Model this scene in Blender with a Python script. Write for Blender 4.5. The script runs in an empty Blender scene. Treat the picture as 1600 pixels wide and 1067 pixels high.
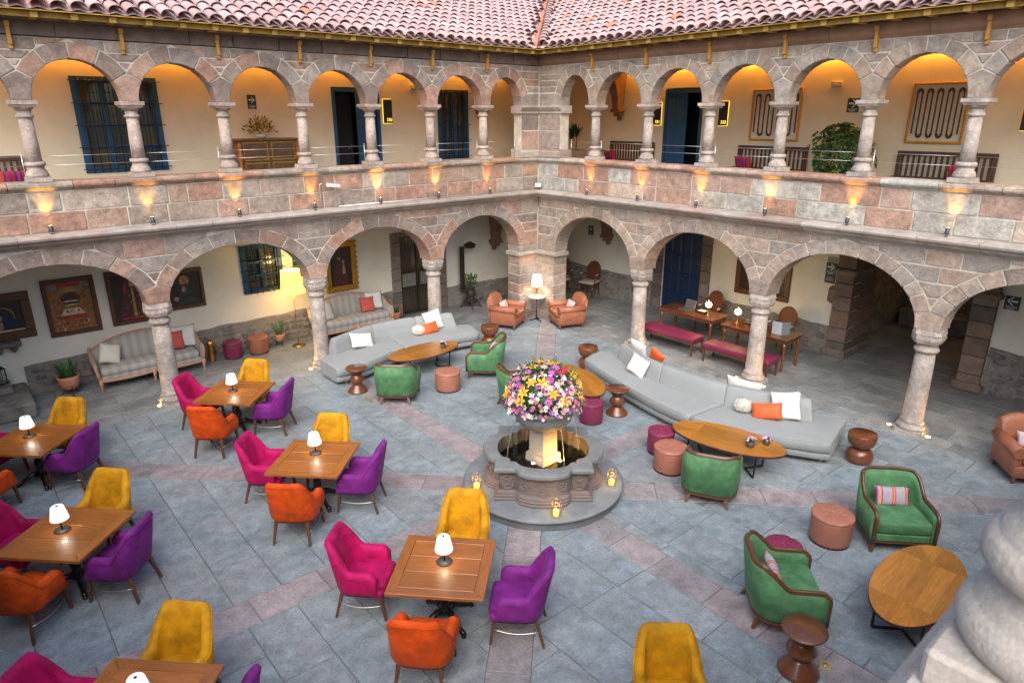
import bpy, bmesh, math, random
from mathutils import Vector, Matrix, noise
R = math.radians
PI = math.pi
random.seed(11)
sc = bpy.context.scene
COL = sc.collection

# ------------------------------------------------------------------ camera, sky, sun, exposure
cam_d = bpy.data.cameras.new('camera'); cam = bpy.data.objects.new('camera', cam_d); COL.objects.link(cam)
cam_d.sensor_width = 36; cam_d.lens = 23.77; cam_d.clip_start = 0.05; cam_d.clip_end = 3000; cam_d.dof.use_dof = True; cam_d.dof.focus_distance = 11.5; cam_d.dof.aperture_fstop = 4.5
CAM = Vector((-12.665, -13.882, 5.4))
_y, _p, _r = R(49.85), R(18.42), R(-0.10)
FW = Vector((math.cos(_y)*math.cos(_p), math.sin(_y)*math.cos(_p), -math.sin(_p)))
RT = FW.cross(Vector((0, 0, 1))).normalized(); UP = RT.cross(FW)
RT, UP = RT*math.cos(_r)+UP*math.sin(_r), UP*math.cos(_r)-RT*math.sin(_r)
M = Matrix((RT, UP, -FW)).transposed().to_4x4(); M.translation = CAM
cam.matrix_world = M
sc.camera = cam

world = bpy.data.worlds.new('World'); sc.world = world; world.use_nodes = True
wn = world.node_tree; wn.nodes.clear()
sky = wn.nodes.new('ShaderNodeTexSky'); sky.sky_type = 'NISHITA'; sky.sun_disc = False
SUN_EL, SUN_AZ = R(44), R(226)
sky.sun_elevation = SUN_EL; sky.sun_rotation = SUN_AZ; sky.dust_density = 3.0; sky.ozone_density = 1.8; sky.air_density = 1.0
bg = wn.nodes.new('ShaderNodeBackground'); bg.inputs[1].default_value = 0.125
wo = wn.nodes.new('ShaderNodeOutputWorld')
wn.links.new(sky.outputs[0], bg.inputs[0]); wn.links.new(bg.outputs[0], wo.inputs[0])
sd = bpy.data.lights.new('sun', 'SUN'); sd.energy = 1.5; sd.angle = R(60); sd.color = (1.0, .97, .93)
sun = bpy.data.objects.new('sun', sd); COL.objects.link(sun)
sun.rotation_euler = Vector((-math.sin(SUN_AZ)*math.cos(SUN_EL), -math.cos(SUN_AZ)*math.cos(SUN_EL), -math.sin(SUN_EL))).to_track_quat('-Z', 'Y').to_euler()
sc.view_settings.view_transform = 'Standard'; sc.view_settings.look = 'None'
sc.view_settings.exposure = 1.24; sc.view_settings.gamma = 1
sc.render.engine = 'CYCLES'
sc.cycles.use_denoising = True
sc.cycles.max_bounces = 7; sc.cycles.diffuse_bounces = 4; sc.cycles.glossy_bounces = 3; sc.cycles.transmission_bounces = 6
sc.cycles.sample_clamp_indirect = 6; sc.cycles.caustics_reflective = False; sc.cycles.caustics_refractive = False

# ------------------------------------------------------------------ helpers: mesh builder
class MB:
    def __init__(s): s.v = []; s.f = []; s.m = []; s.sm = []
    def add(s, vs, fs, mi=0, smooth=False):
        o = len(s.v); s.v += [tuple(v) for v in vs]
        for f in fs: s.f.append(tuple(i+o for i in f)); s.m.append(mi); s.sm.append(smooth)
        return s
    def box(s, x0, x1, y0, y1, z0, z1, mi=0):
        vs = [(x0,y0,z0),(x1,y0,z0),(x1,y1,z0),(x0,y1,z0),(x0,y0,z1),(x1,y0,z1),(x1,y1,z1),(x0,y1,z1)]
        return s.add(vs, [(0,3,2,1),(4,5,6,7),(0,1,5,4),(1,2,6,5),(2,3,7,6),(3,0,4,7)], mi)
    def cbox(s, cx, cy, cz, sx, sy, sz, b=.01, mi=0):
        """box with chamfered edges"""
        x, y, z = sx/2, sy/2, sz/2; b = min(b, x*.9, y*.9, z*.9); vs = []; idx = {}
        for i, sx_ in enumerate((-1, 1)):
            for j, sy_ in enumerate((-1, 1)):
                for k, sz_ in enumerate((-1, 1)):
                    for a in range(3):
                        p = [sx_*(x-b), sy_*(y-b), sz_*(z-b)]; p[a] = (sx_*x, sy_*y, sz_*z)[a]
                        idx[(i, j, k, a)] = len(vs); vs.append((cx+p[0], cy+p[1], cz+p[2]))
        g = lambda i, j, k, a: idx[(i, j, k, a)]; fs = []
        for e in (0, 1):
            fs.append((g(e,0,0,0), g(e,1,0,0), g(e,1,1,0), g(e,0,1,0)))
            fs.append((g(0,e,0,1), g(1,e,0,1), g(1,e,1,1), g(0,e,1,1)))
            fs.append((g(0,0,e,2), g(1,0,e,2), g(1,1,e,2), g(0,1,e,2)))
            for h in (0, 1):
                fs.append((g(0,e,h,1), g(1,e,h,1), g(1,e,h,2), g(0,e,h,2)))
                fs.append((g(e,0,h,0), g(e,1,h,0), g(e,1,h,2), g(e,0,h,2)))
                fs.append((g(e,h,0,0), g(e,h,1,0), g(e,h,1,1), g(e,h,0,1)))
                for k in (0, 1): fs.append((g(e,h,k,0), g(e,h,k,1), g(e,h,k,2)))
        return s.add(vs, fs, mi)
    def grid(s, rows, closed_u=False, closed_v=False, cap=False, mi=0, smooth=True):
        """rows: list of equal-length point lists. u = along rows list, v = inside a row"""
        n, m = len(rows), len(rows[0]); vs = [p for r in rows for p in r]; fs = []
        for i in range(n if closed_u else n-1):
            for j in range(m if closed_v else m-1):
                a = i*m+j; b = i*m+(j+1) % m; c = ((i+1) % n)*m+(j+1) % m; d = ((i+1) % n)*m+j
                fs.append((a, b, c, d))
        s.add(vs, fs, mi, smooth)
        if cap: 
            o = len(s.v)-len(vs)
            for i in (0, n-1): s.f.append(tuple(o+i*m+j for j in range(m))); s.m.append(mi); s.sm.append(False)
        return s
    def lathe(s, prof, seg=20, c=(0,0,0), mi=0, smooth=True, ph=0, caps=True):
        rows = [[(c[0]+r*math.cos(2*PI*k/seg+ph), c[1]+r*math.sin(2*PI*k/seg+ph), c[2]+z) for k in range(seg)] for r, z in prof]
        return s.grid(rows, closed_v=True, cap=caps, mi=mi, smooth=smooth)
    def tube(s, pts, r, seg=8, closed=False, mi=0, smooth=True, sq=None, cap=True):
        """sweep; r number or list; sq=(w,h) for rectangular section (w sideways, h vertical)"""
        P = [Vector(p) for p in pts]; n = len(P); rows = []
        up = Vector((0, 0, 1)); prev = None
        for i in range(n):
            t = (P[(i+1) % n]-P[i-1]) if closed else (P[min(i+1, n-1)]-P[max(i-1, 0)])
            if t.length < 1e-9: t = Vector((0,0,1))
            t.normalize()
            if prev is None:
                a = up if abs(t.dot(up)) < .9 else Vector((1, 0, 0))
                sd_ = t.cross(a).normalized()
            else:
                sd_ = prev-t*prev.dot(t)
                sd_ = sd_.normalized() if sd_.length > 1e-6 else t.orthogonal().normalized()
            prev = sd_; u = sd_.cross(t)
            rr = r[i] if isinstance(r, (list, tuple)) else r
            if sq: 
                w, h = sq[0]/2*rr, sq[1]/2*rr
                rows.append([P[i]+sd_*a_*w+u*b_*h for a_, b_ in ((-1,-.7),(-.7,-1),(.7,-1),(1,-.7),(1,.7),(.7,1),(-.7,1),(-1,.7))])
            else: rows.append([P[i]+(sd_*math.cos(2*PI*k/seg)+u*math.sin(2*PI*k/seg))*rr for k in range(seg)])
        return s.grid(rows, closed_u=closed, closed_v=True, cap=cap and not closed, mi=mi, smooth=smooth)
    def xf(s, mat):
        s.v = [tuple(mat @ Vector(v)) for v in s.v]; return s
    def rough(s, amp, sc_=3.0, seed=0):
        """uneven the surface a little with smooth noise"""
        o = Vector((seed*3.7, seed*1.3, seed*.7)); out = []
        for v in s.v:
            n_ = noise.noise_vector(Vector(v)*sc_+o); out.append((v[0]+n_.x*amp, v[1]+n_.y*amp, v[2]+n_.z*amp))
        s.v = out; return s
    def mesh(s, name, mats, fix=True):
        me = bpy.data.meshes.new(name); me.from_pydata(s.v, [], s.f)
        for m_ in (mats if isinstance(mats, (list, tuple)) else [mats]): me.materials.append(m_)
        me.polygons.foreach_set('material_index', s.m); me.polygons.foreach_set('use_smooth', s.sm)
        me.update()
        if fix:
            bm = bmesh.new(); bm.from_mesh(me); bmesh.ops.recalc_face_normals(bm, faces=bm.faces); bm.to_mesh(me); bm.free()
        return me
    def build(s, name, mats, parent=None, loc=None, rz=0, center=False, fix=True):
        if center:
            n = len(s.v); c = Vector((sum(v[0] for v in s.v)/n, sum(v[1] for v in s.v)/n, sum(v[2] for v in s.v)/n))
            s.v = [(v[0]-c.x, v[1]-c.y, v[2]-c.z) for v in s.v]; loc = c
        return link(name, s.mesh(name, mats, fix), parent, loc, rz)

def link(name, me, parent=None, loc=None, rz=0, rot=None):
    o = bpy.data.objects.new(name, me); COL.objects.link(o); o.parent = parent
    if loc is not None: o.location = loc
    if rz: o.rotation_euler[2] = rz
    if rot is not None: o.rotation_euler = rot
    return o
def empty(name, loc=(0,0,0), rz=0):
    o = bpy.data.objects.new(name, None); COL.objects.link(o); o.location = loc; o.rotation_euler[2] = rz; o.empty_display_size = .2
    return o
def tag(o, label=None, cat=None, group=None, kind=None):
    if label: o['label'] = label
    if cat: o['category'] = cat
    if group: o['group'] = group
    if kind or cat: o['kind'] = kind or 'thing'
    return o
def copy_tree(o, parent=None):
    c = o.copy(); COL.objects.link(c); c.parent = parent
    for ch in list(o.children): copy_tree(ch, c)
    return c
def bevel(o, w=.01, seg=2, angle=40):
    m = o.modifiers.new('bevel', 'BEVEL'); m.width = w; m.segments = seg; m.limit_method = 'ANGLE'; m.angle_limit = R(angle); return o
def subsurf(o, lv=1):
    m = o.modifiers.new('subsurf', 'SUBSURF'); m.levels = lv; m.render_levels = lv; return o
def catmull(pts, n):
    P = [Vector(p) for p in pts]; out = []
    for k in range(n+1):
        t = k/n*(len(P)-1); i = min(int(t), len(P)-2); u = t-i
        p0 = P[i-1] if i > 0 else P[0]*2-P[1]; p1 = P[i]; p2 = P[i+1]; p3 = P[i+2] if i+2 < len(P) else P[-1]*2-P[-2]
        out.append(.5*((2*p1)+(p2-p0)*u+(2*p0-5*p1+4*p2-p3)*u*u+(3*p1-p0-3*p2+p3)*u**3))
    return out
def face_rz(dx, dy):
    """rotation that turns local +Y towards (dx, dy)"""
    return math.atan2(-dx, dy)

# ------------------------------------------------------------------ helpers: materials
def nd(nt, t, **kw):
    n = nt.nodes.new(t)
    for k, v in kw.items():
        if k in n.inputs.keys() if isinstance(k, str) else False: n.inputs[k].default_value = v
        else: setattr(n, k, v)
    return n
def c4(c): return (c[0], c[1], c[2], 1)
MATS = {}
def mat(name, col, rough=.6, metal=0, var=.25, vscale=4, col2=None, bump=0, bscale=40, rnd=None, rval=0, sheen=0, coat=0, emis=None, es=0,
        trans=0, ior=1.45, wave=None, stretch=None, spec=None, rrough=0, bumpd=None, mott=None, sss=0, wn=None, fine=None):
    """procedural principled material. rnd = list of colours chosen per object; rval = per-object value jitter; wave=(scale, colour, axis, distortion)
    mott=(scale, colour, lo, hi): patches of another colour"""
    m = bpy.data.materials.new(name); m.use_nodes = True; nt = m.node_tree; L = nt.links
    bs = nt.nodes['Principled BSDF']; tc = nt.nodes.new('ShaderNodeTexCoord'); oi = nt.nodes.new('ShaderNodeObjectInfo')
    off = nt.nodes.new('ShaderNodeVectorMath'); off.operation = 'MULTIPLY_ADD'
    off.inputs[0].default_value = (37.1, 11.7, 23.9); L.new(oi.outputs['Random'], off.inputs[1]); L.new(tc.outputs['Object'], off.inputs[2])
    vec = off.outputs[0]
    if stretch:
        mp = nt.nodes.new('ShaderNodeMapping'); mp.inputs['Scale'].default_value = stretch; L.new(vec, mp.inputs[0]); vec = mp.outputs[0]
    if rnd:
        cr = nt.nodes.new('ShaderNodeValToRGB'); cr.color_ramp.interpolation = 'CONSTANT'
        el = cr.color_ramp.elements
        while len(el) < len(rnd): el.new(0.5)
        for i, c in enumerate(rnd): el[i].position = i/len(rnd); el[i].color = c4(c)
        L.new(oi.outputs['Random'], cr.inputs[0]); base = cr.outputs[0]
    else:
        rgb = nt.nodes.new('ShaderNodeRGB'); rgb.outputs[0].default_value = c4(col); base = rgb.outputs[0]
    def mix(a, b, fac, mode='MIX'):
        x = nt.nodes.new('ShaderNodeMix'); x.data_type = 'RGBA'; x.blend_type = mode
        for inp, val in ((x.inputs[6], a), (x.inputs[7], b)):
            if isinstance(val, tuple): inp.default_value = c4(val)
            else: L.new(val, inp)
        if isinstance(fac, float) or isinstance(fac, int): x.inputs[0].default_value = fac
        else: L.new(fac, x.inputs[0])
        return x.outputs[2]
    def mapr(v, a, b, c, d):
        x = nt.nodes.new('ShaderNodeMapRange'); L.new(v, x.inputs[0])
        for i, q in enumerate((a, b, c, d)): x.inputs[i+1].default_value = q
        return x.outputs[0]
    nz = nt.nodes.new('ShaderNodeTexNoise'); nz.inputs['Scale'].default_value = vscale; nz.inputs['Detail'].default_value = 6; nz.inputs['Roughness'].default_value = .62
    L.new(vec, nz.inputs['Vector'])
    if var:
        if col2: base = mix(base, tuple(col2), mapr(nz.outputs[0], .38, .68, 0, min(1, var*2)))
        else:
            k = mapr(nz.outputs[0], .3, .7, 1-var, 1+var*.6)
            hs = nt.nodes.new('ShaderNodeHueSaturation'); L.new(base, hs.inputs['Color']); L.new(k, hs.inputs['Value']); base = hs.outputs[0]
    if mott:
        n2 = nt.nodes.new('ShaderNodeTexNoise'); n2.inputs['Scale'].default_value = mott[0]; n2.inputs['Detail'].default_value = 3; L.new(vec, n2.inputs['Vector'])
        base = mix(base, tuple(mott[1]), mapr(n2.outputs[0], mott[2], mott[3], 0, mott[4] if len(mott) > 4 else .8))
    if wave:
        wv = nt.nodes.new('ShaderNodeTexWave'); wv.bands_direction = wave[2]; wv.inputs['Scale'].default_value = wave[0]
        wv.inputs['Distortion'].default_value = wave[3]; wv.inputs['Detail'].default_value = 2.5; wv.inputs['Detail Scale'].default_value = 1.5
        L.new(vec if wave[3] else tc.outputs['Object'], wv.inputs['Vector'])
        base = mix(base, tuple(wave[1]), mapr(wv.outputs[1], .25, .75, 0, wave[4] if len(wave) > 4 else .6))
    if fine:
        n4 = nt.nodes.new('ShaderNodeTexNoise'); n4.inputs['Scale'].default_value = fine[0]; n4.inputs['Detail'].default_value = 5; n4.inputs['Roughness'].default_value = .75; L.new(vec, n4.inputs['Vector'])
        hs = nt.nodes.new('ShaderNodeHueSaturation'); L.new(base, hs.inputs['Color']); L.new(mapr(n4.outputs[0], .35, .65, 1-fine[1], 1+fine[1]), hs.inputs['Value']); base = hs.outputs[0]
    if wn:
        ge = nt.nodes.new('ShaderNodeNewGeometry'); n3 = nt.nodes.new('ShaderNodeTexNoise'); n3.inputs['Scale'].default_value = wn[0]; n3.inputs['Detail'].default_value = 7; n3.inputs['Roughness'].default_value = .68
        L.new(ge.outputs['Position'], n3.inputs['Vector']); hs = nt.nodes.new('ShaderNodeHueSaturation'); L.new(base, hs.inputs['Color']); L.new(mapr(n3.outputs[0], .32, .68, 1-wn[1], 1+wn[1]), hs.inputs['Value']); base = hs.outputs[0]
    if rval:
        hs = nt.nodes.new('ShaderNodeHueSaturation'); L.new(base, hs.inputs['Color'])
        fr = nt.nodes.new('ShaderNodeMath'); fr.operation = 'FRACT'; ml = nt.nodes.new('ShaderNodeMath'); ml.operation = 'MULTIPLY'; ml.inputs[1].default_value = 17.3
        L.new(oi.outputs['Random'], ml.inputs[0]); L.new(ml.outputs[0], fr.inputs[0])
        L.new(mapr(fr.outputs[0], 0, 1, 1-rval, 1+rval), hs.inputs['Value']); base = hs.outputs[0]
    L.new(base, bs.inputs['Base Color'])
    if rrough: L.new(mapr(nz.outputs[0], .3, .7, max(0, rough-rrough), min(1, rough+rrough)), bs.inputs['Roughness'])
    else: bs.inputs['Roughness'].default_value = rough
    bs.inputs['Metallic'].default_value = metal
    if spec is not None: bs.inputs['Specular IOR Level'].default_value = spec
    if sheen: bs.inputs['Sheen Weight'].default_value = sheen; bs.inputs['Sheen Roughness'].default_value = .4; bs.inputs['Sheen Tint'].default_value = c4([min(1, .4+q) for q in col])
    if coat: bs.inputs['Coat Weight'].default_value = coat; bs.inputs['Coat Roughness'].default_value = .15
    if trans: bs.inputs['Transmission Weight'].default_value = trans; bs.inputs['IOR'].default_value = ior
    if emis: bs.inputs['Emission Color'].default_value = c4(emis); bs.inputs['Emission Strength'].default_value = es
    if bump:
        bn = nt.nodes.new('ShaderNodeTexNoise'); bn.inputs['Scale'].default_value = bscale; bn.inputs['Detail'].default_value = 7; bn.inputs['Roughness'].default_value = .65
        L.new(vec, bn.inputs['Vector']); bp = nt.nodes.new('ShaderNodeBump'); bp.inputs['Strength'].default_value = bump; bp.inputs['Distance'].default_value = bumpd or .02
        L.new(bn.outputs[0], bp.inputs['Height']); L.new(bp.outputs[0], bs.inputs['Normal'])
    MATS[name] = m
    return m

# stone and plaster
STN = [(0.254,0.192,0.161), (0.325,0.202,0.150), (0.275,0.233,0.200), (0.346,0.228,0.175), (0.233,0.177,0.150), (0.307,0.248,0.205), (0.335,0.198,0.146), (0.287,0.218,0.175)]
STE = [(0.307,0.253,0.210), (0.346,0.258,0.200), (0.319,0.278,0.239), (0.287,0.228,0.184), (0.362,0.278,0.220), (0.329,0.266,0.210)]
STP = [(0.293,0.223,0.175), (0.346,0.208,0.146), (0.341,0.278,0.224), (0.335,0.218,0.161), (0.265,0.208,0.170), (0.362,0.242,0.180), (0.314,0.264,0.213), (0.319,0.182,0.131)]
STB = [(0.374,0.365,0.326), (0.357,0.223,0.166), (0.389,0.345,0.287), (0.374,0.253,0.200), (0.368,0.351,0.307), (0.400,0.318,0.253), (0.346,0.208,0.150), (0.389,0.365,0.317)]
m_stn = mat('stone_north', STN[0], .85, rnd=STN, rval=.14, var=.36, vscale=7, bump=.8, bscale=18, wn=(1.6, .22), fine=(26, .2))
m_ste = mat('stone_east', STE[0], .85, rnd=STE, rval=.12, var=.34, vscale=7, bump=.8, bscale=18, wn=(1.6, .2), fine=(26, .2))
m_stp = mat('stone_parapet_north', STP[0], .85, rnd=STP, rval=.12, var=.38, vscale=7, bump=.85, bscale=17, wn=(1.8, .22), fine=(26, .2))
m_stb = mat('stone_parapet_east', STB[0], .85, rnd=STB, rval=.1, var=.38, vscale=7, bump=.85, bscale=17, wn=(1.8, .22), fine=(26, .2))
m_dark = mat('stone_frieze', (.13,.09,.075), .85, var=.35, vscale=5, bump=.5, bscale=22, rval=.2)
m_beam = mat('beam_brown', (.235,.135,.085), .75, var=.3, vscale=3, bump=.3, bscale=30, rval=.08)
m_mort = mat('mortar', (.52,.475,.40), .95, var=.35, vscale=5, bump=.4, bscale=60)
m_corn = mat('stone_cornice', (.33,.285,.25), .85, var=.3, vscale=4, bump=.45, bscale=25, rval=.12, rnd=[(.37,.32,.28), (.34,.28,.24), (.40,.355,.315), (.35,.27,.23)])
m_colu = mat('stone_column', (.385,.33,.29), .85, var=.3, vscale=7, bump=.9, bscale=24, rval=.1, wn=(3, .2), fine=(34, .25), mott=(9, (.27,.21,.17), .55, .7, .6))
m_colp = mat('stone_column_pink', (.40,.32,.27), .85, var=.3, vscale=7, bump=.9, bscale=24, rval=.1, wn=(3, .2), fine=(34, .25), mott=(9, (.27,.19,.15), .55, .7, .6))
m_near = mat('stone_weathered', (.37,.335,.295), .9, var=.15, vscale=14, fine=(90, .14), bump=.5, bscale=60, bumpd=.012, col2=(.36,.28,.22), mott=(6, (.30,.24,.20), .55, .75, .5))
m_plast = mat('plaster_cream', (.80,.70,.51), .9, var=.1, vscale=1.3, bump=.12, bscale=14)
m_plastl = mat('plaster_lower', (.82,.77,.64), .9, var=.12, vscale=1.3, bump=.12, bscale=14)
m_wain = mat('rubble_stone', (.22,.20,.175), .9, var=.45, vscale=5, bump=1.0, bscale=9, bumpd=.05, rval=.15, mott=(3, (.30,.27,.23), .5, .62))
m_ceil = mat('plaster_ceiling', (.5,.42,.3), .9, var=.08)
m_slab = mat('paving_slab', (0.354,0.400,0.406), .55, rnd=[(0.229,0.271,0.290), (0.242,0.281,0.297), (0.223,0.266,0.286), (0.246,0.278,0.288), (0.232,0.276,0.295), (0.242,0.274,0.285)], rval=.06, var=.3, vscale=6, bump=.8, bscale=11, rrough=.16, mott=(1.7, (0.287,0.297,0.290), .54, .74, .4), wn=(1.3, .2), fine=(30, .19))
m_band = mat('paving_band', (0.396,0.342,0.330), .6, rnd=[(0.286,0.248,0.252), (0.270,0.248,0.254), (0.294,0.256,0.257), (0.276,0.250,0.252)], rval=.07, var=.3, vscale=6, bump=.7, bscale=12, rrough=.14, wn=(1.3, .2), fine=(30, .19))
m_grout = mat('paving_joint', (.155,.155,.15), .95, var=.3, vscale=8)
m_slabg = mat('paving_gallery', (0.242,0.246,0.237), .55, rnd=[(0.226,0.235,0.231), (0.253,0.252,0.242), (0.231,0.243,0.242), (0.253,0.252,0.237)], rval=.1, var=.3, wn=(1.2, .2), fine=(30, .25), vscale=3, bump=.4, bscale=16, rrough=.12)
m_tile = mat('roof_tile', (.47,.325,.31), .9, rnd=[(.44,.305,.29), (.46,.33,.315), (.42,.28,.265), (.45,.315,.305), (.43,.30,.285), (.48,.36,.35)], rval=.08, var=.22, vscale=8, bump=.3, bscale=40, mott=(5, (.45,.29,.27), .6, .78, .5))
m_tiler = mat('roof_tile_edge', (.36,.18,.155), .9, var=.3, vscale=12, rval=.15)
m_tileo = mat('roof_tile_orange', (.60,.22,.13), .9, var=.3, vscale=10)
m_pan = mat('roof_pan', (.50,.35,.33), .9, var=.35, vscale=9)
m_ochre = mat('ochre_paint', (.40,.245,.055), .8, var=.35, vscale=7, bump=.2, bscale=40, rval=.08)
m_bracket = mat('bracket_ochre', (.42,.21,.04), .75, var=.2, vscale=12)

# ------------------------------------------------------------------ the building: frames of reference
def FN(s, d, z): return (-s, -d, z)          # north arcade: s runs west from the corner, d towards the court
def FE(s, d, z): return (-d, -s, z)          # east arcade: s runs south from the corner
def inview(p, mx=.04):
    v = Vector(p)-CAM; w = v.dot(FW)
    if w <= .1: return False
    x = v.dot(RT)/w/.7573; y = v.dot(UP)/w/.5048
    return abs(x) < 1+mx and abs(y) < 1+mx
def prism(F, poly, d0, d1, bev=.007, jit=.005):
    """stone: polygon in (s, z) pushed from d0 to d1 with a chamfered face"""
    n = len(poly); cs = sum(p[0] for p in poly)/n; cz = sum(p[1] for p in poly)/n
    d1 += random.uniform(-jit, jit)
    ins = []
    for s_, z_ in poly:
        l = math.hypot(cs-s_, cz-z_) or 1; k = min(.25, bev*1.5/l); ins.append((s_+(cs-s_)*k, z_+(cz-z_)*k))
    b = MB(); vs = [F(s_, d0, z_) for s_, z_ in poly]+[F(s_, d1-bev, z_) for s_, z_ in poly]+[F(s_, d1, z_) for s_, z_ in ins]
    fs = [tuple(range(n-1, -1, -1)), tuple(range(2*n, 3*n))]
    for k in range(2):
        for i in range(n): j = (i+1) % n; fs.append((k*n+i, k*n+j, (k+1)*n+j, (k+1)*n+i))
    return b.add(vs, fs)
def mould(F, prof, s0, s1, mitre=False):
    n = len(prof); b = MB()
    vs = [F((d if mitre else s0), d, z) for d, z in prof]+[F(s1, d, z) for d, z in prof]
    fs = [tuple(range(n-1, -1, -1)), tuple(range(n, 2*n))]+[(i, (i+1) % n, n+(i+1) % n, n+i) for i in range(n)]
    return b.add(vs, fs)
def cuts(a, b, step, jit=.3):
    n = max(1, round((b-a)/step)); xs = [a]+[a+(b-a)*(i+random.uniform(-jit, jit))/n for i in range(1, n)]+[b]
    return list(zip(xs[:-1], xs[1:]))
G = .0125
def course(F, parent, m, s0, s1, z0, z1, d0, d1, step, name='stone', jit=.3, bev=.007):
    for a, b in cuts(s0, s1, step, jit):
        j = [random.uniform(-.004, .004) for _ in range(4)]
        prism(F, [(a+G, z0+G+j[0]), (b-G, z0+G+j[1]), (b-G, z1-G+j[2]), (a+G, z1-G+j[3])], d0, d1, bev).build(name, m, parent, center=True)

def arcade(F, parent, arches, zsp, b, th, d0, d1, ztop, smin, m, nv, rowh, step, name):
    part = empty(name); part.parent = parent
    A = []
    for s0, s1 in arches: A.append(dict(c=(s0+s1)/2, a=(s1-s0)/2, s0=s0, s1=s1))
    I = lambda q, t: (q['c']-q['a']*math.cos(t), zsp+b*math.sin(t))            # t: 0 at the corner side
    X = lambda q, t: (q['c']-(q['a']+th)*math.cos(t), min(ztop-.004, zsp+(b+th)*math.sin(t)))
    n = len(A)
    for i, q in enumerate(A):
        if i == 0: q['t0'] = .32
        if i < n-1:
            sc_ = (q['s1']+A[i+1]['s0'])/2; nx = A[i+1]
            q['t1'] = PI-math.acos(min(1, (sc_-q['c'])/(q['a']+th))); nx['t0'] = math.acos(min(1, (nx['c']-sc_)/(nx['a']+th)))
            zc = (X(q, q['t1'])[1]+X(nx, nx['t0'])[1])/2; q['C'] = (sc_, zc)
        else: q['t1'] = PI-.3
    # springers
    q = A[0]
    pl = [(smin+G, zsp+G), (q['s0'], zsp+G)]+[I(q, q['t0']*k/3) for k in (1, 2, 3)]+[X(q, q['t0']), (smin+G, X(q, q['t0'])[1])]
    prism(F, pl, d0, d1).build('springer', m, part, center=True)
    for i in range(n-1):
        q, r = A[i], A[i+1]; C = q['C']
        pl = [(q['s1'], zsp)]+[(r['s0'], zsp)]+[I(r, r['t0']*k/4) for k in (1, 2, 3, 4)]+[(C[0], C[1]-G)]+[I(q, PI-(PI-q['t1'])*k/4) for k in (4, 3, 2, 1)]
        prism(F, pl, d0, d1).build('springer', m, part, center=True)
    for i, q in enumerate(A):
        ts = [q['t0']+(q['t1']-q['t0'])*(k+(random.uniform(-.12, .12) if 0 < k < nv else 0))/nv for k in range(nv+1)]
        for k in range(nv):
            g = G/(q['a']+th/2); a0, a1 = ts[k]+g, ts[k+1]-g
            pl = [I(q, a0+(a1-a0)*j/3) for j in range(4)]+[X(q, a1-(a1-a0)*j/3) for j in range(4)]
            prism(F, pl, d0, d1+.004).build('voussoir', m, part, center=True)
    # spandrels
    cells = [(None, A[0], smin)]+[(A[i], A[i+1], None) for i in range(n-1)]
    for ql, qr, sm in cells:
        def sl(z):
            if ql is None: return sm+G
            h = (z-zsp)/(b+th); return ql['c']+((ql['a']+th)*math.sqrt(max(0, 1-h*h)) if h < 1 else 0)+2*G
        def sr(z):
            h = (z-zsp)/(b+th); return qr['c']-((qr['a']+th)*math.sqrt(max(0, 1-h*h)) if h < 1 else 0)-2*G
        zb = (ql['C'][1] if ql else X(A[0], A[0]['t0'])[1])+.02
        zrow = zb
        while zrow < ztop-.05:
            z1 = zrow+rowh*random.uniform(.85, 1.15)
            if ztop-z1 < rowh*.5: z1 = ztop
            za = zrow+G
            while sr(za)-sl(za) < .03 and za < z1: za += .01
            if z1-za > .05:
                ws, we = sl(z1-.02), sr(z1-.02)
                for a_, b_ in cuts(ws, we, step, .2):
                    lo = za
                    lv = [lo+(z1-G-lo)*k/4 for k in range(5)]
                    L_ = [(max(a_+G*.5, sl(z)), z) for z in lv]; R_ = [(min(b_-G*.5, sr(z)), z) for z in lv]
                    ok = [k for k in range(5) if R_[k][0]-L_[k][0] > .025]
                    if len(ok) < 2 or ok[-1]-ok[0] != len(ok)-1: continue
                    pl = [L_[k] for k in ok][::-1]+[R_[k] for k in ok]
                    prism(F, pl, d1-.12, d1).build('stone', m, part, center=True)
            zrow = z1
    # mortar core
    N_ = 340; smax = A[-1]['s1']; rows = []
    for k in range(N_+1):
        s_ = smin+(smax-smin)*k/N_; zb = zsp+.01
        for q in A:
            u = (s_-q['c'])/(q['a']+.02)
            if abs(u) < 1: zb = zsp+(b+.02)*math.sqrt(1-u*u)
        rows.append([F(s_, d1-.010, ztop), F(s_, d1-.010, zb), F(s_, d0+.010, zb), F(s_, d0+.010, ztop)])
    bb = MB(); bb.grid(rows, closed_v=True, smooth=False); bb.build('mortar', m_mort, part)
    return part

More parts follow.
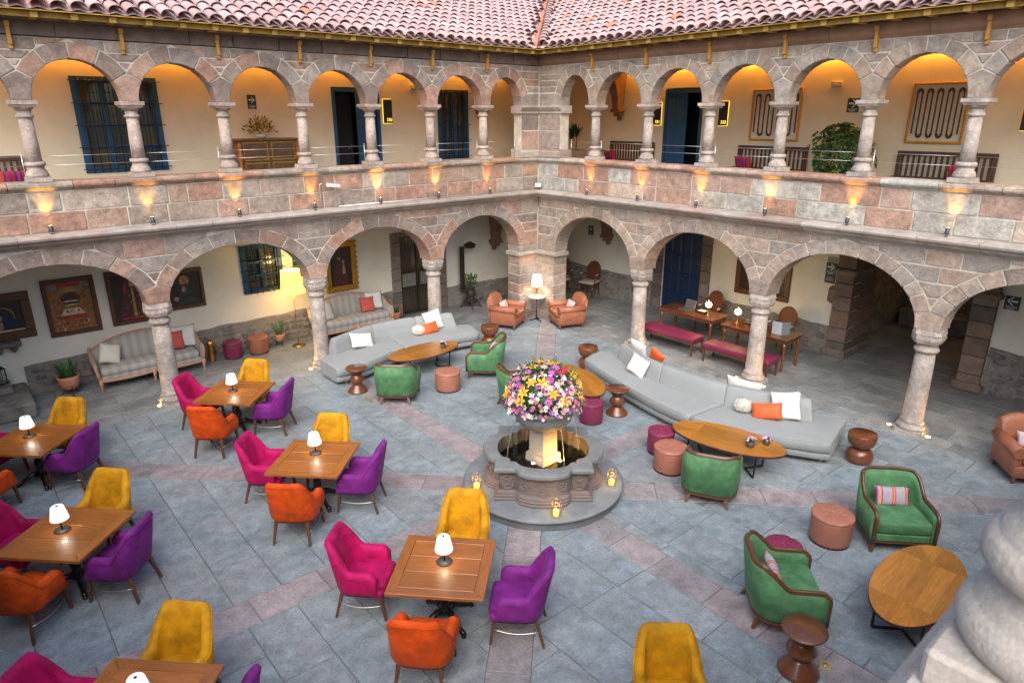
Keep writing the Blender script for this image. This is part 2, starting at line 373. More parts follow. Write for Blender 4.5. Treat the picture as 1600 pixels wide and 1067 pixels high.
# column bays measured along each arcade
UN = [1.88+1.562*i for i in range(8)]; UE = [2.04+1.606*i for i in range(8)]
LN = [3.51, 6.61, 9.81, 13.0]; LE = [3.69, 6.88, 10.04, 13.2]
nar = tag(empty('stone_arcade'), 'two-storey stone arcade on the left of the corner, above the vintage sofas', 'arcade', 'courtyard arcades')
ear = tag(empty('stone_arcade'), 'two-storey stone arcade on the right of the corner, above the writing desks', 'arcade', 'courtyard arcades')
def openings(first, cols, hw): 
    e = [first]+[c for c in cols]; out = []
    for i in range(len(cols)):
        out.append(((first if i == 0 else cols[i-1]+hw), cols[i]-hw))
    return out
for F, par, lc, uc, zl, bl, ml, mp, p0, p1, nvl, nvu, side in (
        (FN, nar, LN, UN, 2.06, .95, m_stn, m_stp, .87, .75, 8, 4, 'N'), (FE, ear, LE, UE, 1.93, 1.06, m_ste, m_stb, .87, .95, 12, 6, 'E')):
    arcade(F, par, openings(p0, lc, .20), zl, bl, .27 if side == 'N' else .25, -.28, .2, 3.30, .2, ml, nvl, .26, .62, 'lower_arches')
    arcade(F, par, openings(p1, uc, .13), 5.65, .65 if side == 'N' else .69, .25 if side == 'N' else .23, -.17, .15, 6.60, .15, ml, nvu, .16, .55, 'upper_arches')
    # lower pier
    pier = empty('corner_pier'); pier.parent = par
    z = 0.0
    for h in (.22, .27, .25, .27, .26, .27, .27): course(F, pier, ml, .2, p0, z, z+h, -.28, .2, .5, jit=.15); z += h
    mould(F, [(-.3, z), (.22, z), (.27, z+.03), (.27, z+.07), (.22, z+.1), (-.3, z+.1)], .2, p0+.05, True).build('pier_cap', m_corn, pier)
    z += .1
    if zl-z > .02: course(F, pier, ml, .2, p0, z, zl, -.28, .2, .9)
    mb = MB(); mb.box(*sorted((F(-.27, 0, 0)[0], F(p0-.015, 0, 0)[0])) if side == 'N' else sorted((F(0, -.27, 0)[0], F(0, .185, 0)[0])),
                      *(sorted((F(0, -.27, 0)[1], F(0, .185, 0)[1])) if side == 'N' else sorted((F(.19, 0, 0)[1], F(p0-.015, 0, 0)[1]))), 0, 3.3); mb.build('mortar', m_mort, pier)
    # upper pier
    z = 4.38
    mould(F, [(-.2, z), (.2, z), (.2, z+.13), (.17, z+.16), (.17, z+.2), (-.2, z+.2)], .2, p1+.05, True).build('pier_base', m_corn, pier)
    z += .2
    for h in (.46, .42): course(F, pier, ml, .15, p1, z, z+h, -.17, .15, .9); z += h
    mould(F, [(-.2, z), (.17, z), (.17, z+.05), (.2, z+.08), (.23, z+.12), (.25, z+.15), (.25, z+.19), (-.2, z+.19)], .2, p1+.06, True).build('pier_cap', m_corn, pier)
    mb = MB(); e = 0 if side == 'N' else .145
    a, b_ = F(e-.16 if side == 'N' else e, -.16, 4.38), F(p1-.012, .138, 6.6)
    mb.box(min(a[0], b_[0]), max(a[0], b_[0]), min(a[1], b_[1]), max(a[1], b_[1]), 4.38, 6.6); mb.build('mortar', m_mort, pier)
    # cornice between the storeys
    cor = empty('cornice'); cor.parent = par
    prof = [(-.05, 3.30), (.21, 3.30), (.24, 3.33), (.30, 3.36), (.335, 3.385), (.345, 3.41), (.40, 3.43), (.44, 3.455), (.455, 3.49), (.445, 3.525), (.05, 3.54), (-.05, 3.54)]
    for k, (a, b_) in enumerate(cuts(.455, 13.6, 1.0)):
        mould(F, prof, a+.003, b_-.003, k == 0).rough(.004, 6, k).build('cornice_stone', m_corn, cor, center=True)
    # parapet
    pp = empty('parapet'); pp.parent = par
    course(F, pp, mp, .13, 13.5, 3.54, 3.88, .03, .12, .72 if side == 'N' else .85)
    course(F, pp, mp, .13, 13.5, 3.88, 4.22, .03, .12, .66 if side == 'N' else .8)
    a, b_ = F(-.2 if side == 'N' else .1, -.2, 3.4), F(13.5, .105, 4.22); mb = MB()
    mb.box(min(a[0], b_[0]), max(a[0], b_[0]), min(a[1], b_[1]), max(a[1], b_[1]), 3.4, 4.235); mb.build('mortar', m_mort, pp)
    prof = [(-.24, 4.23), (.13, 4.23), (.155, 4.26), (.19, 4.28), (.205, 4.31), (.20, 4.345), (.165, 4.375), (-.24, 4.38)]
    for k, (a, b_) in enumerate(cuts(.205, 13.5, .9)):
        mould(F, prof, a+.005, b_-.005, k == 0).rough(.003, 7, k).build('coping_stone', mp, pp, center=True)
    # frieze under the eaves
    fr = empty('frieze'); fr.parent = par
    if side == 'N':
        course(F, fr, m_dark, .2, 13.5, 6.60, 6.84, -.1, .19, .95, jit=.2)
    else:
        prof = [(-.1, 6.60), (.15, 6.60), (.17, 6.63), (.20, 6.66), (.22, 6.70), (.22, 6.84), (-.1, 6.84)]
        for k, (a, b_) in enumerate(zip([.22]+[u+.8 for u in uc[:-1]], [u+.8 for u in uc])):
            mould(F, prof, a+.004, b_-.004, k == 0).build('frieze_beam', m_beam, fr)
    mb = MB(); a, b_ = F(-.2, -.2, 6.5), F(13.5, .14, 6.88); mb.box(min(a[0], b_[0]), max(a[0], b_[0]), min(a[1], b_[1]), max(a[1], b_[1]), 6.62, 6.9); mb.build('mortar', m_mort, fr)
    # ochre brackets above the columns, under the eaves
    for u in uc:
        b2 = MB(); a = F(u-.028, .14, 0); c = F(u+.028, .24, 0)
        b2.box(min(a[0], c[0]), max(a[0], c[0]), min(a[1], c[1]), max(a[1], c[1]), 6.46, 6.72)
        a = F(u-.034, .14, 0); c = F(u+.034, .27, 0)
        b2.box(min(a[0], c[0]), max(a[0], c[0]), min(a[1], c[1]), max(a[1], c[1]), 6.72, 6.80)
        a = F(u-.028, .14, 0); c = F(u+.028, .205, 0)
        b2.box(min(a[0], c[0]), max(a[0], c[0]), min(a[1], c[1]), max(a[1], c[1]), 6.40, 6.46)
        bevel(b2.build('eave_bracket', m_bracket, fr, center=True), .008, 1)
    # fascia, rafters
    mb = mould(F, [(.45, 6.845), (.49, 6.845), (.49, 6.93), (.45, 6.93)], .4, 13.5, True); mb.build('fascia_board', m_ochre, fr)
    mould(F, [(.1, 6.90), (.5, 6.935), (.5, 6.955), (.1, 6.93)], .2, 13.5, True).build('soffit', m_ochre, fr)
    s_ = .75
    while s_ < 13.4:
        b2 = MB(); a = F(s_-.05, .18, 0); c = F(s_+.05, .56, 0)
        b2.box(min(a[0], c[0]), max(a[0], c[0]), min(a[1], c[1]), max(a[1], c[1]), 6.84, 6.925); b2.build('rafter_end', m_ochre, fr, center=True); s_ += .535

# ------------------------------------------------------------------ columns
def sqblock(b, w0, w1, z0, z1, oct_=.0):
    """square or octagonal slab tapering from width w0 to w1"""
    rows = []
    for w, z in ((w0, z0), (w1, z1)):
        h = w/2; k = h*oct_
        if oct_: rows.append([(h, -h+k, z), (h, h-k, z), (h-k, h, z), (-h+k, h, z), (-h, h-k, z), (-h, -h+k, z), (-h+k, -h, z), (h-k, -h, z)])
        else: rows.append([(h, -h, z), (h, h, z), (-h, h, z), (-h, -h, z)])
    return b.grid(rows, closed_v=True, cap=True, smooth=False)
def low_column(zh):
    p = {}
    b = MB(); sqblock(b, .50, .49, 0, .07, .25); b.lathe([(.235, .07), (.245, .10), (.235, .14), (.205, .165), (.20, .19), (.205, .205)], 24); p['base'] = b
    b = MB(); b.lathe([(.205, .205), (.205, .225), (.178, .25), (.172, .5), (.168, 1.0), (.155, zh-.42)], 24); p['shaft'] = b
    b = MB(); b.lathe([(.155, zh-.42), (.185, zh-.41), (.20, zh-.375), (.185, zh-.34), (.165, zh-.33), (.165, zh-.28)], 24); p['neck_ring'] = b
    b = MB(); b.lathe([(.165, zh-.28), (.19, zh-.25)], 24); sqblock(b, .40, .47, zh-.25, zh-.17, .5); sqblock(b, .47, .47, zh-.17, zh-.10, .5); sqblock(b, .44, .44, zh-.10, zh-.085, .5); sqblock(b, .46, .43, zh-.085, zh, .35); p['capital'] = b
    return {k: v.rough(.003, 5).mesh(k, m_colu) for k, v in p.items()}
def up_column(k=1.0, m=m_colp):
    p = {}; h = 1.27*k
    b = MB(); sqblock(b, .36, .35, 0, .075, 0); b.lathe([(.165, .075), (.168, .11), (.15, .16), (.125, .2), (.122, .245)], 22); b.lathe([(.122, .245), (.15, .255), (.155, .28), (.15, .305), (.115, .32)], 22); p['base'] = b
    b = MB(); b.lathe([(.113, .32), (.11, .6), (.098, h-.27)], 22); p['shaft'] = b
    b = MB(); b.lathe([(.098, h-.27), (.12, h-.262), (.128, h-.24), (.12, h-.218), (.10, h-.21), (.10, h-.16)], 22); p['neck_ring'] = b
    b = MB(); b.lathe([(.10, h-.16), (.13, h-.13), (.155, h-.105)], 22); sqblock(b, .31, .36, h-.105, h-.06); sqblock(b, .39, .39, h-.06, h); p['capital'] = b
    return {k_: v.rough(.0025, 6).mesh(k_, m) for k_, v in p.items()}
def place_col(parts, loc, label, group, fourth=None):
    c = tag(empty('stone_column', loc), label, 'column', group)
    for k, me in parts.items(): link(k, me, c)
    return c
ordn = ['first', 'second', 'third', 'fourth', 'fifth', 'sixth', 'seventh', 'eighth']
cl = low_column(2.06)
for i, s_ in enumerate(LN[:3]): place_col(cl, FN(s_, 0, 0), f'stout grey ground-floor column, {ordn[i]} to the left of the corner pier', 'ground-floor columns')
cl = low_column(1.93)
for i, s_ in enumerate(LE[:3]): place_col(cl, FE(s_, 0, 0), f'stout grey ground-floor column, {ordn[i]} to the right of the corner pier', 'ground-floor columns')
cu = up_column()
cue = up_column(1.0, m_colu)
for i, s_ in enumerate(UN[:7]): place_col(cu, FN(s_, 0, 4.38), f'slim upper-gallery column on the coping, {ordn[i]} to the left of the corner pier', 'upper gallery columns')
for i, s_ in enumerate(UE[:6]): place_col(cue, FE(s_, 0, 4.38), f'slim upper-gallery column on the coping, {ordn[i]} to the right of the corner pier', 'upper gallery columns')

# near side of the court: the parapet the photograph is taken over, with the column on it
npar = tag(empty('stone_parapet', (-11, -13.8, 0)), 'pale weathered stone parapet under the blurred near column at the bottom edge', 'parapet')
b = MB(); b.box(-2.2, 3, -.22, .16, 3.4, 4.22); b.build('wall', m_near, npar)
mb = MB(); mb.add([(-2.2+0*k, y, z) for k in (0,) for y, z in ((-.24, 4.2), (.2, 4.2), (.25, 4.26), (.25, 4.33), (.21, 4.38), (-.24, 4.38))]+[(3, y, z) for y, z in ((-.24, 4.2), (.2, 4.2), (.25, 4.26), (.25, 4.33), (.21, 4.38), (-.24, 4.38))],
    [(0,1,2,3,4,5), (6,7,8,9,10,11)]+[(i, (i+1) % 6, 6+(i+1) % 6, 6+i) for i in range(6)]); mb.build('coping_stone', m_near, npar)
nc = tag(empty('stone_column', (-11.245, -13.78, 4.38)), 'large blurred pale column base at the bottom right corner', 'column')
b = MB(); b.cbox(0, 0, .04, .36, .36, .08, .01); b.build('plinth', m_near, nc)
b = MB(); b.lathe([(.165, .078), (.178, .09), (.186, .115), (.18, .14), (.164, .158), (.158, .16), (.158, .176), (.148, .182), (.135, .20), (.13, .218), (.138, .228)], 56); b.build('base', m_near, nc)
b = MB(); b.lathe([(.138, .228), (.152, .232), (.166, .25), (.169, .27), (.163, .292), (.15, .304), (.144, .306), (.144, .328), (.128, .336), (.122, .36), (.118, .7), (.11, 1.0)], 56); b.build('shaft', m_near, nc)

# ------------------------------------------------------------------ tiled roofs
SL = .42; LAM = math.sqrt(1+SL*SL)
def tile_mesh():
    b = MB(); L, seg = .47, 8; th = .011; rows = []
    def ring(r, y, z0): return [(r*math.cos(PI*k/seg), y, z0+r*.82*math.sin(PI*k/seg)) for k in range(seg+1)]
    o0, o1 = ring(.122, 0, .016), ring(.098, L, 0); i0, i1 = ring(.122-th, 0, .016), ring(.098-th, L, 0)
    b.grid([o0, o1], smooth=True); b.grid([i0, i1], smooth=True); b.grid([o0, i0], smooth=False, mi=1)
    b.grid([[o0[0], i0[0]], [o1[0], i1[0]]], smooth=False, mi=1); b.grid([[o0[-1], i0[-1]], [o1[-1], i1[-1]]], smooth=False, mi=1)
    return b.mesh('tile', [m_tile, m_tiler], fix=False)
tme = tile_mesh()
tmo = tme.copy(); tmo.materials[0] = m_tileo
def roof(F, side, label):
    rf = tag(empty('tiled_roof', (0, 0, 0)), label, 'roof', 'clay tile roofs')
    ac = Vector((1, 0, 0)) if side == 'N' else Vector((0, -1, 0)); sl_ = (Vector((0, 1, SL)) if side == 'N' else Vector((1, 0, SL)))/LAM
    nr = ac.cross(sl_); base = Matrix((ac, sl_, nr)).transposed().to_4x4()
    P = []; pitch = .262; n = int(19/pitch)
    for c in range(-22, 52):
        s_ = c*pitch+.1
        for r in range(15):
            q = r*.335; d = .62-q
            if s_ < d-.02+.18 or s_ > 13.6: continue
            z = 6.955+SL*q+.035
            P.append((Vector(F(s_+random.uniform(-.012, .012), d+random.uniform(-.02, .02), z+random.uniform(-.004, .006))), r))
    vis = [x for x in P if inview(x[0], .02)]; vis.sort(key=lambda x: (x[0]-CAM).length)
    big = set(id(x) for x in vis[:300]); rest = MB()
    tv = [v.co.copy() for v in tme.vertices]; tf = [tuple(p.vertices) for p in tme.polygons]; tm = [p.material_index for p in tme.polygons]; ts = [p.use_smooth for p in tme.polygons]
    for x in P:
        mt = Matrix.Translation(x[0]) @ base @ Matrix.Rotation(random.uniform(-.03, .03), 4, 'Z') @ Matrix.Rotation(R(-1.2)+random.uniform(-.012, .012), 4, 'X')
        if id(x) in big:
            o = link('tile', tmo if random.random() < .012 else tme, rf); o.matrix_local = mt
        else:
            o_ = len(rest.v); rest.v += [tuple(mt @ v) for v in tv]
            for f, a, s_ in zip(tf, tm, ts): rest.f.append(tuple(i+o_ for i in f)); rest.m.append(a); rest.sm.append(s_)
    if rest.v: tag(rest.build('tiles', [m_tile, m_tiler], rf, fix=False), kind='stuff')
    # channel tiles between the covers, one corrugated sheet
    b = MB(); cols = []
    k = -6.0
    while k < 13.6: cols.append(k); k += pitch/6
    for i in range(len(cols)-1):
        for (q0, q1) in ((0, 2.4), (2.4, 5.6)):
            vs = []
            ok = min(cols[i], cols[i+1]) > .62-q0-.35
            for s_, q in ((cols[i], q0), (cols[i+1], q0), (cols[i+1], q1), (cols[i], q1)):
                ph = ((s_-.1) % pitch)/pitch; dz = -.035*math.sin(PI*ph)**2
                ss = max(s_, .62-q-.03)
                vs.append(F(ss, .60-q, 6.985+SL*q+dz))
            if cols[i+1] > .62-q1: b.add(vs, [(0, 1, 2, 3)], smooth=True)
    tag(b.build('channel_tiles', m_pan, rf), kind='stuff')
    b = MB(); a = [F(max(s_, 0), d, z) for s_, d, z in ()]
    b.add([F(.62, .62, 6.93), F(13.6, .62, 6.93), F(13.6, -5, 6.93+SL*5.62), F(-5, -5, 6.93+SL*5.62)], [(0, 1, 2, 3)]); b.build('roof_deck', m_ochre, rf)
    return rf
rn = roof(FN, 'N', 'pale pink clay tile roof left of the valley')
re_ = roof(FE, 'E', 'pale pink clay tile roof right of the valley')
# valley: a row of cover tiles and a strip of orange mortar
vl = tag(empty('valley_ridge'), 'row of cover tiles running up the valley where the two roofs meet', 'roof valley')
vd = Vector((1, 1, SL)).normalized(); va = Vector((1, -1, 0)).normalized(); vb = Matrix((va, vd, va.cross(vd))).transposed().to_4x4()
for k in range(17):
    p = Vector((-.62, -.62, 7.05))+Vector((1, 1, SL))*(k*.26)+va*.10
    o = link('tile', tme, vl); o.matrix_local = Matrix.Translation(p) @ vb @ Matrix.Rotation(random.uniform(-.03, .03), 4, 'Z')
b = MB(); pts = [Vector((-.60, -.60, 7.03))+Vector((1, 1, SL))*(k*.25)-va*.07 for k in range(19)]
b.tube(pts, [.045+.012*math.sin(k*2.3) for k in range(19)], 7); b.build('mortar_fillet', m_tileo, vl)

# ------------------------------------------------------------------ walls behind the galleries
def wall_holes(name, axis, c0, c1, a0, a1, z0, z1, holes, m):
    """solid wall; axis 'N' runs along x (thickness in y c0..c1), 'E' along y"""
    b = MB(); xs = sorted(set([a0, a1]+[h[0] for h in holes]+[h[1] for h in holes])); zs = sorted(set([z0, z1]+[h[2] for h in holes]+[h[3] for h in holes]))
    solid = lambda i, j: 0 <= i < len(xs)-1 and 0 <= j < len(zs)-1 and not any(h[0] <= (xs[i]+xs[i+1])/2 <= h[1] and h[2] <= (zs[j]+zs[j+1])/2 <= h[3] for h in holes)
    V = (lambda a, c, z: (a, c, z)) if axis == 'N' else (lambda a, c, z: (c, a, z))
    for i in range(len(xs)-1):
        for j in range(len(zs)-1):
            if not solid(i, j): continue
            A0, A1, Z0, Z1 = xs[i], xs[i+1], zs[j], zs[j+1]
            b.add([V(A0, c0, Z0), V(A1, c0, Z0), V(A1, c0, Z1), V(A0, c0, Z1)], [(0, 1, 2, 3)]); b.add([V(A0, c1, Z0), V(A1, c1, Z0), V(A1, c1, Z1), V(A0, c1, Z1)], [(3, 2, 1, 0)])
            for di, dj, q in ((-1, 0, (A0, A0, Z0, Z1)), (1, 0, (A1, A1, Z0, Z1)), (0, -1, (A0, A1, Z0, Z0)), (0, 1, (A0, A1, Z1, Z1))):
                if not solid(i+di, j+dj):
                    if di: b.add([V(q[0], c0, Z0), V(q[0], c1, Z0), V(q[0], c1, Z1), V(q[0], c0, Z1)], [(0, 1, 2, 3)])
                    else: b.add([V(A0, c0, q[2]), V(A1, c0, q[2]), V(A1, c1, q[2]), V(A0, c1, q[2])], [(0, 1, 2, 3)])
    bm_me = b.mesh(name, m, fix=False)
    bm = bmesh.new(); bm.from_mesh(bm_me); bmesh.ops.remove_doubles(bm, verts=bm.verts, dist=1e-5); bmesh.ops.recalc_face_normals(bm, faces=bm.faces); bm.to_mesh(bm_me); bm.free()
    o = link(name, bm_me); tag(o, kind='structure'); return o
YB, XB = 2.3, 3.0
wall_holes('north_wall_lower', 'N', YB, YB+.3, -14, XB+.3, 0, 3.4, [(-7.42, -6.42, 1.34, 2.5), (-3.1, -1.85, 0, 2.25)], m_plastl)
wall_holes('north_wall_upper', 'N', YB, YB+.3, -14, XB+.3, 3.5, 6.9, [(-10.19, -8.65, 4.32, 6.15), (-4.75, -3.45, 3.5, 6.08), (-1.66, -.63, 4.26, 6.08)], m_plast)
wall_holes('east_wall_lower', 'E', XB, XB+.3, -14, YB, 0, 3.4, [(-3.34, -2.06, 0, 2.36), (-9.95, -7.45, 0, 2.75)], m_plastl)
wall_holes('east_wall_upper', 'E', XB, XB+.3, -14, YB, 3.5, 6.9, [(-2.97, -1.77, 3.5, 6.09)], m_plast)
for nm, q, m in (('gallery_floor', (-14, 6, -.2, 5, 3.36, 3.5), m_slabg), ('gallery_floor', (-.2, 6, -14, -.2, 3.36, 3.5), m_slabg),
              ('gallery_ceiling', (-14, 6, -.1, 5, 6.86, 6.92), m_ceil), ('gallery_ceiling', (-.1, 6, -14, -.1, 6.86, 6.92), m_ceil), 
              ('rear_wall', (-14, 6.2, 4.8, 5, 0, 6.9), m_plast), ('rear_wall', (8, 8.2, -14, 5, 0, 6.9), m_plast), ('gallery_ceiling', (6, 8.2, -14, 5, 3.36, 3.5), m_ceil)):
    b = MB(); b.box(*q); tag(b.build(nm, m), kind='structure')

# ------------------------------------------------------------------ paving
FC = Vector((-6.40, -7.18))             # fountain centre; eight bands of pinkish slabs run out from it
floor = tag(empty('courtyard_paving'), kind='structure')
b = MB(); b.add([(-60, -60, -.012), (60, -60, -.012), (60, 60, -.012), (-60, 60, -.012)], [(0, 1, 2, 3)]); b.build('joint_bed', m_grout, floor)
def clip(poly, nx, ny, c):
    """keep nx*x+ny*y >= c"""
    out = []
    for i in range(len(poly)):
        p, q = poly[i], poly[(i+1) % len(poly)]; a = nx*p[0]+ny*p[1]-c; e = nx*q[0]+ny*q[1]-c
        if a >= 0: out.append(p)
        if (a >= 0) != (e >= 0): t = a/(a-e); out.append((p[0]+(q[0]-p[0])*t, p[1]+(q[1]-p[1])*t))
    return out
def area(p): return abs(sum(p[i][0]*p[(i+1) % len(p)][1]-p[(i+1) % len(p)][0]*p[i][1] for i in range(len(p))))/2
BW = .235
slabs = []
BC = Vector((-6.55, -7.05))
def sectors(poly):
    res = []
    for k in range(8):
        a0, a1 = k*PI/4, (k+1)*PI/4
        q = clip(poly, -math.sin(a0), math.cos(a0), (-math.sin(a0)*BC.x+math.cos(a0)*BC.y)+BW)
        if len(q) > 2: q = clip(q, math.sin(a1), -math.cos(a1), (math.sin(a1)*BC.x-math.cos(a1)*BC.y)+BW)
        if len(q) > 2 and area(q) > .012: res.append(q)
    return res
g = .0055
x = -14.0
while x < -.42:
    w = random.uniform(.5, .68); x1 = min(x+w, -.40)
    if -.40-x1 < .3: x1 = -.40
    y = -14+random.uniform(-.5, 0)
    while y < -.42:
        l = random.uniform(.65, 1.25); y1 = min(y+l, -.40)
        if -.40-y1 < .35: y1 = -.40
        for q in sectors([(x+g, y+g), (x1-g, y+g), (x1-g, y1-g), (x+g, y1-g)]): slabs.append((q, 0))
        y = y1
    x = x1
# kerb line along the arcades, then the gallery paving
for a, b_ in cuts(-14, -.40, 1.1): slabs.append(([(a+g, -.40+g), (b_-g, -.40+g), (b_-g, .05-g), (a+g, .05-g)], 2)); slabs.append(([(-.40+g, a+g), (.05-g, a+g), (.05-g, b_-g), (-.40+g, b_-g)], 2))
slabs.append(([(-.40+g, -.40+g), (.05-g, -.40+g), (.05-g, .05-g), (-.40+g, .05-g)], 2))
for k in range(4):
    y0 = .05+k*.5625
    for a, b_ in cuts(-14, .05, .85): slabs.append(([(a+g, y0+g), (b_-g, y0+g), (b_-g, y0+.5625-g), (a+g, y0+.5625-g)], 2))
for k in range(14):
    x0 = .05+k*.57
    for a, b_ in cuts(-14, 2.3 if k < 6 else -7, .9): slabs.append(([(x0+g, a+g), (x0+.57-g, a+g), (x0+.57-g, b_-g), (x0+g, b_-g)], 2))
for k in range(8):
    a = k*PI/4; r = 1.0; u = Vector((math.cos(a), math.sin(a))); v = Vector((-u.y, u.x))
    while r < 12:
        l = random.uniform(.55, .95); q = [tuple(BC+u*(r+g)-v*(BW-g)), tuple(BC+u*(r+l-g)-v*(BW-g)), tuple(BC+u*(r+l-g)+v*(BW-g)), tuple(BC+u*(r+g)+v*(BW-g))]
        r += l
        q = clip(q, -1, 0, .40+g); 
        if len(q) > 2: q = clip(q, 0, -1, .40+g)
        if len(q) > 2: q = clip(q, 1, 0, -14)
        if len(q) > 2: q = clip(q, 0, 1, -14)
        if len(q) > 2 and area(q) > .02: slabs.append((q, 1))
def slab_geo(b, q, dz, c=(0, 0)):
    n = len(q); cx = sum(p[0] for p in q)/n; cy = sum(p[1] for p in q)/n; bv = .006
    ins = []
    for p in q:
        l = math.hypot(cx-p[0], cy-p[1]) or 1; k = min(.3, bv*1.4/l); ins.append((p[0]+(cx-p[0])*k, p[1]+(cy-p[1])*k))
    t = [random.uniform(-.0015, .0015) for _ in range(2)]
    H_ = lambda p: dz+t[0]*(p[0]-cx)+t[1]*(p[1]-cy)
    vs = [(p[0]-c[0], p[1]-c[1], -.03) for p in q]+[(p[0]-c[0], p[1]-c[1], H_(p)-.005) for p in q]+[(p[0]-c[0], p[1]-c[1], H_(p)) for p in ins]
    fs = [tuple(range(2*n, 3*n))]
    for k in range(2):
        for i in range(n): j = (i+1) % n; fs.append((k*n+i, k*n+j, (k+1)*n+j, (k+1)*n+i))
    b.add(vs, fs)
sm = [m_slab, m_band, m_slabg]
info = []
for q, k in slabs:
    n = len(q); c = (sum(p[0] for p in q)/n, sum(p[1] for p in q)/n)
    v = inview((c[0], c[1], 0), .06); dist = (Vector((c[0], c[1], 0))-CAM).length
    info.append((area(q)/dist**3 if v else 0, q, k, c))
info.sort(key=lambda t: -t[0])
rest = [MB(), MB(), MB()]; cnt = [0, 0, 0]; lim = (290, 90, 200)
for a, q, k, c in info:
    dz = random.uniform(-.003, .003) if k != 2 else random.uniform(-.002, .002)
    if a > 0 and cnt[k] < lim[k]:
        cnt[k] += 1; b = MB(); slab_geo(b, q, dz, c); b.build(('paving_slab', 'band_slab', 'gallery_slab')[k], sm[k], floor, loc=(c[0], c[1], 0))
    else: slab_geo(rest[k], q, dz)
for k in range(3):
    if rest[k].v: tag(rest[k].build(('far_paving_slabs', 'far_band_slabs', 'far_gallery_slabs')[k], sm[k], floor), kind='stuff')

# ------------------------------------------------------------------ furniture materials
def velvet(name, c, s=.5): return mat(name, c, .7, var=.42, vscale=6, bump=.15, bscale=90, sheen=s*.2, rval=.08, spec=.25, mott=(3.5, [q*.45 for q in c], .52, .72, .55))
m_mag = velvet('velvet_magenta', (.41,.003,.09)); m_yel = velvet('velvet_yellow', (.54,.25,.004), .35); m_pur = velvet('velvet_purple', (.185,.017,.195)); m_ora = velvet('velvet_orange', (.64,.075,.003), .35)
m_grn = velvet('velvet_green', (.08,.205,.088), .55)
m_waln = mat('walnut', (.115,.045,.02), .4, var=.35, vscale=3, stretch=(14, 14, 1.2), coat=.2)
m_top = mat('oak_honey', (.33,.11,.018), .33, var=.3, vscale=2.5, stretch=(1.5, 16, 4), coat=.35, rval=.14, bump=.05, bscale=30)
m_top2 = mat('oak_honey_across', (.345,.115,.018), .33, var=.3, vscale=2.5, stretch=(16, 1.5, 4), coat=.35, rval=.14, bump=.05, bscale=30)
m_parq = mat('parquet_amber', (.40,.16,.024), .3, var=.28, vscale=2.5, stretch=(1.5, 14, 4), coat=.4, rval=.22)
m_brwn = mat('turned_wood', (.15,.048,.017), .3, var=.3, vscale=3, stretch=(6, 6, 2), coat=.4)
m_iron = mat('black_iron', (.012,.012,.013), .3, metal=.4, var=.1, coat=.4)
m_steel = mat('black_steel', (.015,.016,.018), .45, metal=.2, var=.1)
m_brass = mat('brass', (.62,.42,.16), .3, metal=1, var=.1)
m_chrome = mat('satin_steel', (.6,.58,.52), .3, metal=1, var=.05)
m_shade = mat('lamp_shade_white', (.85,.84,.82), .6, var=.02, emis=(1, .97, .94), es=.28)
m_lampb = mat('lamp_base_black', (.03,.032,.036), .5, var=.05)
m_grey = mat('sofa_grey', (.27,.285,.28), .8, var=.07, vscale=3, bump=.15, bscale=180, sheen=.15)
m_bun = mat('bun_foot', (.45,.28,.17), .5, var=.2, vscale=8)
m_white = mat('cushion_white', (.74,.72,.67), .85, var=.05, vscale=6, bump=.15, bscale=120)
m_ivory = mat('cushion_ivory', (.72,.70,.58), .85, var=.06, vscale=6, bump=.15, bscale=120)
m_fur = mat('fur_cream', (.86,.80,.69), .95, var=.15, vscale=30, bump=1, bscale=90, bumpd=.03)
m_orac = mat('cushion_orange', (.66,.10,.012), .6, var=.15, vscale=9, sheen=.4)
m_cor = mat('cushion_coral', (.55,.10,.075), .8, var=.12, vscale=9, bump=.3, bscale=60)
m_stripeg = mat('cushion_grey_stripe', (.34,.33,.36), .8, var=.05, wave=(2.6, (.50,.06,.16), 'X', 0, .95))
m_pinkc = mat('cushion_pink_stripe', (.55,.42,.40), .8, var=.08, wave=(9, (.62,.58,.56), 'X', 0, .7))
m_terra = mat('leather_terracotta', (.33,.12,.065), .5, var=.2, vscale=7, bump=.2, bscale=120, rval=.06)
m_rose = mat('leather_rose', (.37,.145,.092), .5, var=.15, vscale=7, bump=.2, bscale=120)
m_plum = mat('leather_plum', (.20,.022,.065), .5, var=.15, vscale=7, bump=.2, bscale=120)
m_cognac = mat('leather_cognac', (.34,.12,.062), .45, var=.22, vscale=6, bump=.25, bscale=110)
m_plint = mat('pouf_plinth', (.06,.02,.018), .5, var=.1)
m_burg = mat('bench_burgundy', (.20,.02,.06), .5, var=.2, vscale=5, bump=.15, bscale=90)
m_desk = mat('desk_mahogany', (.17,.055,.016), .25, var=.35, vscale=3, stretch=(2, 12, 3), coat=.5)
m_bone = mat('chair_seat_linen', (.55,.50,.42), .85, var=.08)
m_cane = mat('cane_back', (.17,.05,.02), .55, var=.3, vscale=30)
m_strsof = mat('striped_linen', (.44,.42,.375), .85, var=.06, wave=(1.75, (.35,.33,.295), 'X', 0, .9), bump=.1, bscale=150)
m_beech = mat('carved_beech', (.55,.28,.18), .55, var=.2, vscale=8)
m_clay = mat('terracotta_pot', (.56,.255,.135), .75, var=.15, vscale=8, bump=.15, bscale=60)
m_soil = mat('soil', (.035,.025,.018), .95, var=.3, vscale=30)
m_leaf = mat('leaf_green', (.05,.14,.03), .5, var=.35, vscale=12, rval=.2)
m_leafd = mat('leaf_dark', (.025,.075,.018), .45, var=.35, vscale=12, rval=.25)
m_leafy = mat('leaf_yellow', (.25,.27,.03), .5, var=.3, vscale=12)
m_snake = mat('snake_leaf', (.06,.15,.045), .5, var=.3, vscale=9, wave=(6, (.20,.26,.08), 'Z', 5, .5))

